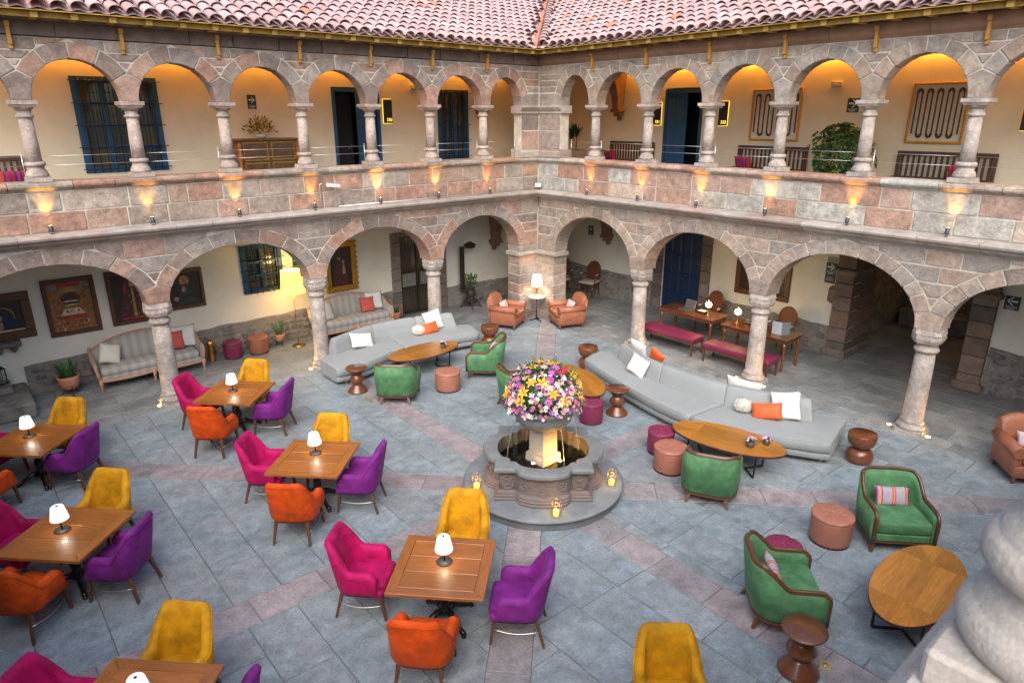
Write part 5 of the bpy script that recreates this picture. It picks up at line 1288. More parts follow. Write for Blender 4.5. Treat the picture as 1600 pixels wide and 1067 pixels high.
# iron stove with flowers
t = tag(empty('iron_stove', (-1.05, 1.78, 0), .3), 'old black pot-bellied iron stove with a chimney pipe against the wall', 'stove'); mi_ = mat('rusty_iron', (.055,.038,.032), .6, metal=.3, var=.35, vscale=12, bump=.3)
b = MB(); b.lathe([(.13, .24), (.15, .26), (.10, .30), (.13, .36), (.155, .42), (.13, .50), (.10, .56), (.12, .585), (.13, .60)], 24); b.build('belly', mi_, t)
b = MB(); b.cbox(0, 0, .20, .32, .32, .10, .02); b.cbox(0, 0, .255, .26, .26, .03, .01); b.build('ash_box', mi_, t)
for k in range(4): a = k*PI/2+PI/4; b = MB(); b.tube([(.18*math.cos(a), .18*math.sin(a), .18), (.25*math.cos(a), .25*math.sin(a), .13), (.27*math.cos(a), .27*math.sin(a), .03), (.31*math.cos(a), .31*math.sin(a), 0)], [.03, .025, .018, .02], 7); b.build('leg', mi_, t)
b = MB(); b.box(-.05, .05, .24, .34, .5, 1.78); sqblock(b, .30, .06, 1.86, 1.96); sqblock(b, .22, .22, 1.78, 1.86); b.build('chimney', mi_, t)
t = tag(empty('flower_arrangement', (-1.05, 1.76, .60)), 'bunch of red and pink flowers with foliage on the iron stove', 'flowers')
for k in range(16): u = rnd.uniform(0, 6.28); p = Vector((rnd.uniform(.05, .2)*math.cos(u), rnd.uniform(.05, .2)*math.sin(u), rnd.uniform(.05, .38))); put(FM[rnd.choice(('coral', 'pink', 'coral'))], 'flower', p, (p-Vector((0, 0, .05))).normalized(), t, .9)
b = MB()
for k in range(170): u = rnd.uniform(0, 6.28); p = Vector((rnd.uniform(0, .2)*math.cos(u), rnd.uniform(0, .2)*math.sin(u), rnd.uniform(.0, .36))); leaf_blob(b, p, (p+Vector((0, 0, .1))).normalized(), .10, .05)
tag(b.build('foliage', m_leaf, t, fix=False), kind='stuff')
# stone mounting block and lantern at the far left
t = tag(empty('stone_block', (-12.6, 1.40, 0)), 'low worn stone block against the wall at the left edge', 'stone block'); b = MB(); b.cbox(0, .2, .15, 1.25, 1.4, .30, .03); b.rough(.02, 2, 4); b.build('lower_stone', m_wain, t); b = MB(); b.cbox(-.1, .55, .36, .95, .65, .13, .03); b.rough(.015, 2, 7); b.build('upper_stone', m_wain, t)
t = tag(empty('metal_lantern', (-12.38, 2.02, .43), .4), 'dark metal lantern with glass panes on the stone block at the left edge', 'lantern')
for x_ in (-.08, .08):
    for y_ in (-.08, .08): b = MB(); b.box(x_-.008, x_+.008, y_-.008, y_+.008, 0, .30); b.build('post', m_steel, t)
b = MB(); b.box(-.095, .095, -.095, .095, 0, .02); b.build('bottom', m_steel, t); b = MB(); sqblock(b, .2, .1, .30, .36); b.build('roof', m_steel, t)
mgl = mat('lantern_glass', (.8,.85,.75), .1, var=0, trans=.9); b = MB(); b.box(-.074, .074, -.080, -.076, .02, .30); b.build('pane', mgl, t); b = MB(); b.lathe([(.03, .02), (.03, .16), (0, .165)], 12); b.build('candle', m_white, t)

# ------------------------------------------------------------------ writing desks, benches, cane chairs
def desk(x0, x1, y0, y1, label):
    t = tag(empty('writing_desk', ((x0+x1)/2, (y0+y1)/2, 0)), label, 'desk', 'mahogany writing desks'); w, l = x1-x0, y1-y0
    b = MB(); b.cbox(0, 0, .735, w, l, .035, .008); b.build('top', m_desk, t); b = MB(); b.box(-w/2+.05, w/2-.05, -l/2+.06, l/2-.06, .64, .717); b.build('apron', m_desk, t)
    for sx in (-1, 1):
        for sy in (-1, 1):
            b = MB(); b.lathe([(.022, 0), (.032, .03), (.02, .07), (.036, .12), (.02, .17), (.024, .20), (.042, .29), (.042, .34), (.022, .42), (.04, .48), (.022, .52), (.036, .545), (.036, .64)], 14, (sx*(w/2-.08), sy*(l/2-.09), 0)); b.build('turned_leg', m_desk, t)
    return t
desk(.98, 1.74, -5.14, -3.50, 'long mahogany writing desk with a laptop, nearer the blue door'); desk(.90, 1.66, -7.08, -5.40, 'long mahogany writing desk with an upright grey folder')
def pbench(x0, x1, y0, y1, label):
    t = tag(empty('upholstered_bench', ((x0+x1)/2, (y0+y1)/2, 0)), label, 'bench', 'burgundy benches'); w, l = x1-x0, y1-y0
    b = MB(); softbox(b, -w/2, w/2, -l/2, l/2, .33, .45, .03, .01); b.build('seat', m_burg, t); b = MB(); b.box(-w/2+.02, w/2-.02, -l/2+.02, l/2-.02, .29, .329); b.build('frame', m_waln, t)
    for sx in (-1, 1):
        for sy in (-1, 1): x, y = sx*(w/2-.035), sy*(l/2-.04); b = MB(); b.grid([[(x-.026, y-.026, .29), (x+.026, y-.026, .29), (x+.026, y+.026, .29), (x-.026, y+.026, .29)], [(x-.015, y-.015, 0), (x+.015, y-.015, 0), (x+.015, y+.015, 0), (x-.015, y+.015, 0)]], closed_v=True, cap=True, smooth=False); b.build('leg', m_waln, t)
pbench(.24, .72, -5.14, -3.56, 'long burgundy bench in front of the desk with the laptop'); pbench(.20, .68, -7.08, -5.42, 'long burgundy bench in front of the desk with the upright folder')
def cane_parts():
    o = []
    b = MB(); softbox(b, -.26, .26, -.22, .26, .42, .49, .04, .02); o.append(('seat', b.mesh('seat', m_bone))); b = MB(); b.box(-.26, .26, -.22, .26, .37, .419); o.append(('seat_frame', b.mesh('seat_frame', m_brwn)))
    E_ = lambda a, s_=1: (.225*s_*math.cos(a), -.27-.10*(.27*s_*math.sin(a)+.1), .78+.27*s_*math.sin(a))
    b = MB(); b.tube([E_(2*PI*k/28) for k in range(28)], 1, closed=True, sq=(.04, .035)); o.append(('back_frame', b.mesh('back_frame', m_brwn)))
    b = MB(); r0 = [E_(2*PI*k/28, .95) for k in range(28)]; b.add(r0+[(x, y-.012, z) for x, y, z in r0], [tuple(range(28)), tuple(range(55, 27, -1))]+[(i, (i+1) % 28, 28+(i+1) % 28, 28+i) for i in range(28)]); o.append(('cane_back', b.mesh('cane_back', m_cane)))
    for s_ in (-1, 1):
        b = MB(); b.tube([(s_*.2, -.26, .68), (s_*.27, -.1, .67), (s_*.285, .08, .665), (s_*.28, .12, .62), (s_*.26, .14, .45)], .017, 7); o.append(('arm', b.mesh('arm', m_brwn)))
        b = MB(); b.tube([(s_*.28, -.06, .69), (s_*.285, .07, .69)], .026, 8); o.append(('arm_pad', b.mesh('arm_pad', m_bone)))
        b = MB(); b.tube([(s_*.23, .22, .40), (s_*.235, .23, .2), (s_*.235, .23, 0)], [.027, .022, .015], 8); o.append(('leg', b.mesh('leg', m_brwn))); b = MB(); b.tube([(s_*.2, -.24, .55), (s_*.2, -.22, .40), (s_*.21, -.27, 0)], [.022, .024, .017], 8); o.append(('leg', b.mesh('leg', m_brwn)))
    return o
KP = cane_parts()
for x, y, dx, dy, lb in ((2.40, 1.42, -.75, -.65, 'cane-back armchair with pale seat in the corner under the extinguisher'), (2.62, .45, -1, -.25, 'cane-back armchair with pale seat against the right-hand corner wall'),
                         (2.22, -4.22, -1, 0, 'cane-back chair behind the desk with the laptop'), (2.20, -6.22, -1, .05, 'cane-back chair behind the desk with the upright folder')):
    t = tag(empty('cane_chair', (x, y, 0), face_rz(dx, dy)), lb, 'chair', 'cane-back chairs')
    for n, me in KP: link(n, me, t)
m_globe = mat('globe_glow', (1, .85, .6), .5, var=0, emis=(1, .72, .33), es=6)
for x, y, lb in ((1.28, -4.80, 'globe lamp on the desk with the laptop'), (1.26, -5.62, 'globe lamp on the desk with the upright folder')):
    t = tag(empty('globe_lamp', (x, y, .753)), 'small brass '+lb, 'lamp', 'globe desk lamps'); b = MB(); b.lathe([(.05, 0), (.052, .012), (.012, .025), (.01, .19), (.03, .20), (.02, .21)], 14); b.build('base', m_brass, t)
    b = MB(); b.lathe([(.02, .205), (.06, .23), (.078, .275), (.06, .325), (.025, .345)], 18); b.build('globe', m_globe, t); b = MB(); b.lathe([(.02, .345), (.02, .352), (.004, .36), (.004, .385)], 8); b.build('finial', m_brass, t); point('globe_light', (0, 0, .42), (1, .68, .30), 7, .05, t)
m_alu = mat('laptop_grey', (.22,.225,.23), .4, metal=.6, var=.03)
t = tag(empty('laptop', (1.36, -4.12, .753), face_rz(1, -.15)), 'grey open laptop seen from behind on the desk', 'laptop'); b = MB(); b.cbox(0, -.02, .008, .34, .24, .014, .004); b.build('keyboard', m_alu, t); b = MB(); b.cbox(0, 0, .11, .34, .01, .23, .004); b.xf(Matrix.Translation((0, .10, .012)) @ Matrix.Rotation(R(-18), 4, 'X')); b.build('screen_lid', m_alu, t)
t = tag(empty('grey_folder', (1.16, -6.78, .753), face_rz(-.8, -.6)), 'upright grey folder standing open at the end of the desk', 'folder'); m_fold = mat('folder_grey', (.20,.215,.225), .6, var=.05)
b = MB(); b.cbox(-.10, 0, .15, .22, .008, .30, .003); b.xf(Matrix.Rotation(R(20), 4, 'Z')); b.build('cover', m_fold, t); b = MB(); b.cbox(.10, 0, .15, .22, .03, .29, .003); b.xf(Matrix.Rotation(R(-35), 4, 'Z')); b.build('pages', mat('folder_pages', (.50,.55,.58), .7, var=.05), t)
t = tag(empty('telephone', (1.42, -5.86, .753)), 'dark desk telephone beside the globe lamp', 'telephone'); b = MB(); b.cbox(0, 0, .03, .17, .2, .06, .015); b.build('body', m_steel, t); b = MB(); b.tube([(-.03, -.09, .085), (-.03, 0, .095), (-.03, .09, .085)], [.022, .014, .022], 8); b.build('handset', m_alu, t)
t = tag(empty('document_tray', (1.42, -4.55, .753)), 'dark tray of papers beside the laptop', 'tray'); b = MB(); b.cbox(0, 0, .02, .2, .24, .04, .008); b.build('tray', m_steel, t); b = MB(); b.box(-.08, .08, -.1, .1, .041, .048); b.build('papers', m_white, t)

# ------------------------------------------------------------------ openings in the walls: doors and barred windows
m_blue = mat('blue_paint', (.012,.075,.16), .45, var=.25, vscale=5, bump=.1, bscale=40)
m_blued = mat('blue_door', (.008,.03,.085), .4, var=.25, vscale=5, bump=.1, bscale=40)
m_pane = mat('window_glass', (.05,.055,.05), .08, var=0, spec=.8)
m_paneg = mat('window_glass_amber', (.10,.075,.03), .12, var=.3, vscale=3, spec=.8)
m_bar = mat('iron_bar', (.02,.018,.018), .5, metal=.5, var=.1)
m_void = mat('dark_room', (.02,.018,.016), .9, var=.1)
def window(axis, a0, a1, z0, z1, nl, rows_, label, bars=True):
    """casement window; axis N: along x on y=YB facing -y; nl leaves, rows_ panes high"""
    V = (lambda a, d, z: (a, YB-d, z)) if axis == 'N' else (lambda a, d, z: (XB-d, -a, z))
    org = V((a0+a1)/2, 0, z0); t = tag(empty('barred_window', org), label, 'window', 'blue barred windows'); w = a1-a0; h = z1-z0
    X = (lambda b, u0, u1, d0, d1, q0, q1: b.box(u0-w/2, u1-w/2, -d1, -d0, q0, q1))
    fw = .09
    for u0, u1, q0, q1 in ((0, w, 0, fw), (0, w, h-fw, h), (0, fw, fw, h-fw), (w-fw, w, fw, h-fw)): b = MB(); X(b, u0, u1, -.12, .03, q0, q1); b.build('frame', m_blue, t)
    lw = (w-2*fw)/nl
    for k in range(nl):
        x0 = fw+k*lw
        for u0, u1, q0, q1 in ((x0+.002, x0+.05, fw, h-fw), (x0+lw-.05, x0+lw-.002, fw, h-fw)): b = MB(); X(b, u0, u1, -.10, .005, q0, q1); b.build('stile', m_blue, t)
        ph = (h-2*fw)/rows_
        for j in range(rows_+1): zz = fw+j*ph; b = MB(); X(b, x0+.051, x0+lw-.051, -.10, .004, max(fw, zz-.025), min(h-fw, zz+.025)); b.build('rail', m_blue, t)
        for j in range(rows_):
            b = MB(); X(b, x0+.05, x0+lw-.05, -.075, -.065, fw+j*ph+.02, fw+(j+1)*ph-.02); b.build('pane', m_paneg if (j+k) % 3 == 0 else m_pane, t)
            b = MB(); xm = x0+lw/2; X(b, xm-.008, xm+.008, -.064, -.04, fw+j*ph+.025, fw+(j+1)*ph-.025); X(b, x0+.052, x0+lw-.052, -.062, -.042, fw+(j+.5)*ph-.007, fw+(j+.5)*ph+.007); b.build('glazing_bar', m_blue, t)
    if bars:
        n = max(4, round(w/.14))
        for k in range(1, n): b = MB(); xx = w*k/n-w/2; b.tube([(xx, -.10, .0), (xx, -.10, h)], .009, 6); b.build('bar', m_bar, t)
        for j in range(0, 5): b = MB(); zz = .08+(h-.16)*j/4; b.tube([(-w/2-.05, -.10, zz), (w/2+.05, -.10, zz)], .009, 6); b.build('cross_bar', m_bar, t)
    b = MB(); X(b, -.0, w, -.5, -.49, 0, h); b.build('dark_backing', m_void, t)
    return t
window('N', -10.19, -8.65, 4.32, 6.15, 3, 4, 'wide blue barred window on the upper gallery, far left')
window('N', -1.66, -.63, 4.26, 6.08, 2, 4, 'narrow blue barred window on the upper gallery near the corner')
window('N', -7.42, -6.42, 1.34, 2.50, 2, 3, 'blue barred window on the ground floor beside the floor lamp')
def leaf_door(t, w, h, m, name='door_leaf', rows_=3):
    """panelled leaf in local x 0..w, thickness to -y; returns list of objects"""
    b = MB(); b.box(0, w, -.04, 0, 0, h); o = b.build(name, m, t)
    for j in range(rows_):
        for k in range(2):
            b = MB(); pw = (w-.24)/2; phh = (h-.1*(rows_+1))/rows_; b.cbox(.08+pw/2+k*(pw+.08), -.046, .1+phh/2+j*(phh+.1), pw, .03, phh, .014); q = b.build('panel', m, o)
    return o
# ground floor blue double door with stone jambs
t = tag(empty('blue_double_door', (XB, -2.70, 0), -PI/2), 'tall dark blue double door behind the writing desks', 'door')
for s_ in (-1, 1):
    o = leaf_door(t, .63, 2.34, m_blued, rows_=4); o.location = (-.64 if s_ < 0 else .005, .08, .005)
b = MB(); b.lathe([(.02, 0), (.03, .02), (0, .03)], 10); b.xf(Matrix.Translation((.06, .02, 1.05)) @ Matrix.Rotation(PI/2, 4, 'X')); b.build('door_knob', m_brass, t)
def jamb(axis, a, w, z1, depth, label_part, parent, m, proud=.06):
    z = 0
    while z < z1-.05:
        h = min(random.uniform(.3, .42), z1-z)
        if z1-z-h < .12: h = z1-z
        b = MB()
        if axis == 'E': b.cbox(XB+(depth-proud)/2, a, z+h/2, depth+proud, w, h-.012, .012)
        else: b.cbox(a, YB+(depth-proud)/2, z+h/2, w, depth+proud, h-.012, .012)
        b.rough(.004, 4, z).build('jamb_stone', m, parent, center=True); z += h
m_jamb = mat('jamb_stone', (.19,.145,.115), .85, var=.3, vscale=5, bump=.5, bscale=20, rval=.22, rnd=[(.20,.15,.12), (.24,.16,.12), (.17,.14,.12), (.22,.18,.15)])
dj = tag(empty('stone_doorway'), 'brown stone jambs around the dark blue double door', 'doorway', 'stone doorways'); jamb('E', -1.90, .30, 2.5, .3, '', dj, m_jamb); jamb('E', -3.50, .30, 2.5, .3, '', dj, m_jamb)
pj = tag(empty('stone_doorway'), 'massive stone pillars of the wide dark passage opening', 'doorway', 'stone doorways'); jamb('E', -7.25, .42, 2.75, 1.1, '', pj, m_jamb, .12); jamb('E', -10.02, .42, 2.75, .5, '', pj, m_jamb, .12)
for a, dp in ((-7.25, 1.1), (-10.02, .5)):
    b = MB(); b.cbox(XB+(dp-.2)/2, a, .09, dp+.2, .54, .18, .03); b.build('pillar_base', m_jamb, pj); b = MB(); b.cbox(XB+(dp-.22)/2, a, 2.02, dp+.22, .56, .14, .04); b.build('pillar_capital', m_jamb, pj)
b = MB(); b.cbox(XB-.04, -7.02, 1.42, .16, .3, .42, .12); b.rough(.03, 6, 2).build('worn_bracket', m_jamb, pj)
b = MB(); b.box(XB-.1, XB+.42, -10.2, -7.05, 2.75, 3.1); b.build('lintel', m_jamb, pj)
gj = tag(empty('stone_doorway'), 'grey stone jambs around the grille door', 'doorway', 'stone doorways'); jamb('N', -3.24, .27, 2.35, .3, '', gj, m_jamb); jamb('N', -1.70, .27, 2.35, .3, '', gj, m_jamb); jamb('N', 1.25, .34, 2.4, .3, '', gj, m_jamb, .2)
b = MB(); b.cbox(-2.47, YB+.12, 2.31, 1.80, .32, .13, .01); b.build('lintel', m_jamb, gj)
# passage interior
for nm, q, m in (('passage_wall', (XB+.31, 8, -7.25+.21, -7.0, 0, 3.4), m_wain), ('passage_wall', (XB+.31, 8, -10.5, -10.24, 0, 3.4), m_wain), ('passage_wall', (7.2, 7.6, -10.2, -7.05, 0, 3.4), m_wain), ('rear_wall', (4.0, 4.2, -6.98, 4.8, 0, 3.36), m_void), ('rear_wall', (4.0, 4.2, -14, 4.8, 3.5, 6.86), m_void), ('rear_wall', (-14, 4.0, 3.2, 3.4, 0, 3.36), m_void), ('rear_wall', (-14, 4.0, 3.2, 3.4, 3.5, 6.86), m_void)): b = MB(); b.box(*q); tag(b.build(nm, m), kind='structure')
t = tag(empty('stone_bench', (6.9, -8.6, 0)), 'low stone ledge at the back of the dark passage', 'stone bench'); b = MB(); b.cbox(0, 0, .25, .6, 2.8, .5, .04); b.rough(.02, 3, 1); b.build('ledge', m_wain, t)
t = tag(empty('passage_lantern', (6.2, -9.2, 3.36)), 'small amber lantern under the passage ceiling', 'lantern'); b = MB(); b.lathe([(.004, 0), (.004, -.3)], 6); b.build('chain', m_iron, t); b = MB(); b.lathe([(.05, -.46), (.09, -.42), (.09, -.33), (.04, -.3)], 10); b.build('glass', m_globe, t); point('lantern_light', (0, 0, -.52), (1, .5, .15), 5, .05, t)
# grille door: glass shop door behind thin vertical bars
t = tag(empty('grille_door', (-2.475, YB, 0)), 'glass door behind thin brass-coloured vertical bars, ground floor', 'door')
b = MB(); b.box(-.62, .62, .14, .15, .02, 2.24); b.build('glass_pane', m_pane, t)
for u in (-.62, 0, .62): b = MB(); b.box(u-.03, u+.03, .10, .139, 0, 2.24); b.build('stile', m_steel, t)
for z in (.03, .75, 1.22, 2.2): b = MB(); b.box(-.59, .59, .105, .138, z-.025, z+.025); b.build('rail', m_steel, t)
for k in range(22): xx = -.57+1.14*k/21; b = MB(); b.box(xx-.006, xx+.006, .05, .06, .02, 1.55 if k % 2 else 2.2); b.build('bar', mat('bronze_bar', (.22,.15,.06), .4, metal=.7, var=.1) if k == 0 else MATS['bronze_bar'], t)
for s_ in (-1, 1): b = MB(); b.box(s_*.3-.22, s_*.3+.22, .08, .09, .80, 1.17); b.build('notice_board', mat('pale_card', (.36,.38,.36), .6, var=.1), t)
# upper gallery doors
def up_door(axis, a0, a1, ajar, label, hinge):
    w = a1-a0; h = 2.56
    t = tag(empty('guest_room_entrance', (((a0+a1)/2, YB, 3.5) if axis == 'N' else (XB, -(a0+a1)/2, 3.5)), 0 if axis == 'N' else -PI/2), label, 'door', 'blue guest room doors')
    for u0, u1, q0, q1 in ((-w/2, -w/2+.08, 0, h), (w/2-.08, w/2, 0, h), (-w/2+.08, w/2-.08, h-.09, h)): b = MB(); b.box(u0, u1, -.03, .30, q0, q1); b.build('frame', m_blue, t)
    o = leaf_door(t, (w-.16)*.55, h-.1, m_blue); o.location = (hinge*(w/2-.085), .02, .005); o.rotation_euler[2] = (0 if hinge < 0 else PI)+ajar*hinge*-1
    return t
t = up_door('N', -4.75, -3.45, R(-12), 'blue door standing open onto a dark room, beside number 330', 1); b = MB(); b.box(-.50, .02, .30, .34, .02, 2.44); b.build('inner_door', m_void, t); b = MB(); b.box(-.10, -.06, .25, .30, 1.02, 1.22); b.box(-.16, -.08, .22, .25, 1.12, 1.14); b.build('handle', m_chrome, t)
up_door('E', 1.77, 2.97, R(10), 'blue door on the right upper gallery between numbers 331 and 332', -1)

# ------------------------------------------------------------------ signs and lettering
m_ink = mat('sign_white', (.75,.75,.70), .6, var=0); m_sgr = mat('sign_green', (.012,.06,.045), .5, var=.05); m_sbk = mat('sign_dark', (.02,.014,.01), .5, var=.05); m_red = mat('red_paint', (.42,.012,.012), .4, var=.1)
m_numg = mat('number_glow', (1, .8, .3), .5, var=0, emis=(1, .72, .15), es=.8); m_edge = mat('sign_edge_glow', (1, .75, .1), .5, var=0, emis=(1, .62, .02), es=.9)
def wallrot(axis): return (PI/2, 0, 0) if axis == 'N' else (PI/2, 0, -PI/2)
def text(s_, size, parent, loc, axis, m, name='lettering', rot=None):
    c = bpy.data.curves.new(name, 'FONT'); c.body = s_; c.size = size; c.align_x = 'CENTER'; c.align_y = 'CENTER'; c.extrude = .001; c.materials.append(m)
    tmp = bpy.data.objects.new('tmp', c); COL.objects.link(tmp); bpy.context.view_layer.update(); me = bpy.data.meshes.new_from_object(tmp.evaluated_get(bpy.context.evaluated_depsgraph_get())); bpy.data.objects.remove(tmp)
    o = bpy.data.objects.new(name, me); COL.objects.link(o); o.parent = parent; o.location = loc; o.rotation_euler = rot if rot else (PI/2, 0, 0); return o
def sign_root(name, axis, a, z, label, cat, group=None, off=0):
    """local frame: x along the wall to the viewer's right, -y out of the wall"""
    return tag(empty(name, ((a, YB-off, z) if axis == 'N' else (XB-off, a, z)), 0 if axis == 'N' else -PI/2), label, cat, group)
def exit_sign(axis, a, z, w, h, right, label, extra=None):
    t = sign_root('exit_sign', axis, a, z, label, 'sign', 'exit signs'); b = MB(); b.box(-w/2, w/2, -.02, 0, -h/2, h/2); b.build('panel', m_sgr, t)
    s_ = 1 if right else -1; z0 = h*.14; L_ = w*.36; b = MB(); th = w*.075
    b.add([(x, -.023, zz) for x, zz in ((-L_*s_, z0-th), (L_*.2*s_, z0-th), (L_*.2*s_, z0+th), (-L_*s_, z0+th))], [(0, 1, 2, 3)])
    b.add([(x, -.0231, zz) for x, zz in ((L_*s_, z0), (0, z0+L_*.95), (-L_*.3*s_, z0+L_*.95), (L_*.55*s_, z0), (-L_*.3*s_, z0-L_*.95), (0, z0-L_*.95))], [(0, 1, 2, 3), (0, 3, 4, 5)]); b.build('arrow', m_ink, t, fix=False)
    text('SALIDA', w*.24, t, (0, -.023, -h*.29), axis, m_ink); text('EXIT', w*.24, t, (0, -.023, -h*.42), axis, m_ink)
    if extra:
        b = MB(); b.box(-w/2, w/2, -.015, 0, -h/2-.20, -h/2-.004); b.build('lower_panel', mat('sign_blue', (.02,.035,.10), .5, var=.05) if 'sign_blue' not in MATS else MATS['sign_blue'], t)
        text('ZONA\nSEGURA', w*.2, t, (0, -.018, -h/2-.10), axis, m_ink); b = MB(); b.box(-w/2+.01, w/2-.01, -.012, 0, h/2+.01, h/2+.13); b.build('upper_panel', mat('sign_grey', (.30,.30,.28), .5, var=.1), t)
exit_sign('N', -6.705, 5.71, .19, .30, True, 'dark green exit arrow sign on the upper gallery, above the sideboard'); exit_sign('N', -6.06, 1.95, .18, .32, True, 'exit arrow sign on the wall beside the floor lamp')
exit_sign('E', .81, 1.98, .20, .30, True, 'exit arrow sign in the ground-floor corner above the cane chairs'); exit_sign('E', -6.80, 5.605, .25, .29, True, 'exit arrow sign on the right upper gallery above the leafy bush')
exit_sign('E', -6.86, 2.02, .24, .28, True, 'exit arrow sign with extra panels beside the dark passage', True); exit_sign('E', -10.44, 1.93, .25, .27, False, 'left-pointing exit arrow sign near the right edge')
def number_sign(axis, a, z, s_, label):
    t = sign_root('room_number', axis, a, z, label, 'sign', 'room number plates'); w, h = .25, .58
    b = MB(); b.box(-w/2, w/2, -.04, -.012, -h/2, h/2); b.build('plate', m_sbk, t); b = MB(); b.box(-w/2-.007, w/2+.007, -.011, 0, -h/2-.007, h/2+.007); b.build('edge_light', m_edge, t); text(s_, .11, t, (.03, -.043, -h/2+.08), axis, m_numg)
number_sign('N', -3.22, 5.52, '330', 'dark room number plate reading 330 on the left upper gallery'); number_sign('E', -1.53, 5.45, '331', 'dark room number plate reading 331, left of the right-hand blue door'); number_sign('E', -3.60, 5.45, '332', 'dark room number plate reading 332, right of the right-hand blue door'); number_sign('E', -10.05, 5.42, '333', 'dark room number plate cut off by the right edge')
def wall_lamp(axis, a, z, label): t = sign_root('emergency_light', axis, a, z, label, 'light', 'emergency lights'); b = MB(); b.cbox(0, -.03, 0, .24, .06, .12, .015); b.build('housing', mat('cream_plastic', (.55,.45,.30), .5, var=.05) if 'cream_plastic' not in MATS else MATS['cream_plastic'], t); b = MB(); b.box(-.08, .08, -.064, -.06, -.03, .03); b.build('diffuser', m_ink, t)
wall_lamp('N', -2.40, 6.12, 'small cream emergency light on the left upper gallery'); wall_lamp('E', -6.39, 6.05, 'small cream emergency light on the right upper gallery')
def extinguisher(axis, a, z, label, l2):
    t = sign_root('fire_extinguisher', axis, a, z, label, 'fire extinguisher', 'red fire extinguishers'); b = MB(); b.lathe([(.07, -.25), (.08, -.24), (.08, .12), (.06, .18), (.03, .2)], 16, (0, -.10, 0)); b.build('cylinder', m_red, t); b = MB(); b.cbox(0, -.10, .225, .05, .09, .05, .01); b.build('valve', m_steel, t); b = MB(); b.tube([(.03, -.1, .22), (.11, -.1, .15), (.10, -.1, -.15)], .012, 6); b.build('hose', m_steel, t); b = MB(); b.box(-.045, .045, -.182, -.180, -.12, .02); b.build('label', m_ink, t)
    t = sign_root('extinguisher_sign', axis, a, z+.50, l2, 'sign', 'extinguisher signs'); b = MB(); b.box(-.10, .10, -.015, 0, -.14, .14); b.build('panel', m_red, t); b = MB(); b.lathe([(.02, -.06), (.02, .03), (.008, .05)], 8, (-.02, -.018, .02)); b.build('symbol', m_ink, t)
extinguisher('N', 1.36, 5.08, 'red fire extinguisher on the upper gallery beside the corner pier', 'red extinguisher sign on the upper gallery beside the corner pier'); extinguisher('E', 1.88, 1.30, 'red fire extinguisher on the ground-floor corner wall', 'red extinguisher sign on the ground-floor corner wall')
# corbels with vault ribs
m_corb = mat('corbel_stone', (.26,.15,.10), .85, var=.3, vscale=6, bump=.4)
def corbel(axis, a, z, h, label):
    t = sign_root('corbel', axis, a, z, label, 'corbel', 'stone corbels'); b = MB(); b.cbox(0, -.14, .04, .34, .3, .10, .02); b.cbox(0, -.10, -.06, .26, .22, .10, .03); b.cbox(0, -.06, -.17, .16, .13, .13, .04); b.build('bracket', m_corb, t)
    rows = []
    for k in range(9): q = k/8; w = .10+.06*q+.10*q*q; d0 = .05+.9*q**2.2; rows.append([(-w, -.02, .09+h*q), (w, -.02, .09+h*q), (w, -.22-d0, .09+h*q), (-w, -.22-d0, .09+h*q)])
    b = MB(); b.grid(rows, closed_v=True, cap=True, smooth=False); b.build('vault_rib', m_corb, t)
corbel('N', .22, 1.74, 1.5, 'stone corbel and rib on the ground floor behind the left corner arch'); corbel('E', 0.02, 1.88, 1.4, 'stone corbel and rib on the ground floor above the cane chairs'); corbel('E', -.20, 5.50, 1.3, 'brown corbel and rib on the right upper gallery'); corbel('N', -.25, 5.55, 1.25, 'brown corbel and rib on the left upper gallery near the corner')
t = sign_root('wall_console', 'N', -12.15, 1.08, 'carved stone console on the wall at the left edge', 'console'); b = MB(); b.cbox(0, -.12, .07, .5, .24, .10, .02); b.cbox(-.12, -.10, -.04, .12, .2, .14, .05); b.cbox(.12, -.10, -.04, .12, .2, .14, .05); b.build('console', m_wain, t)

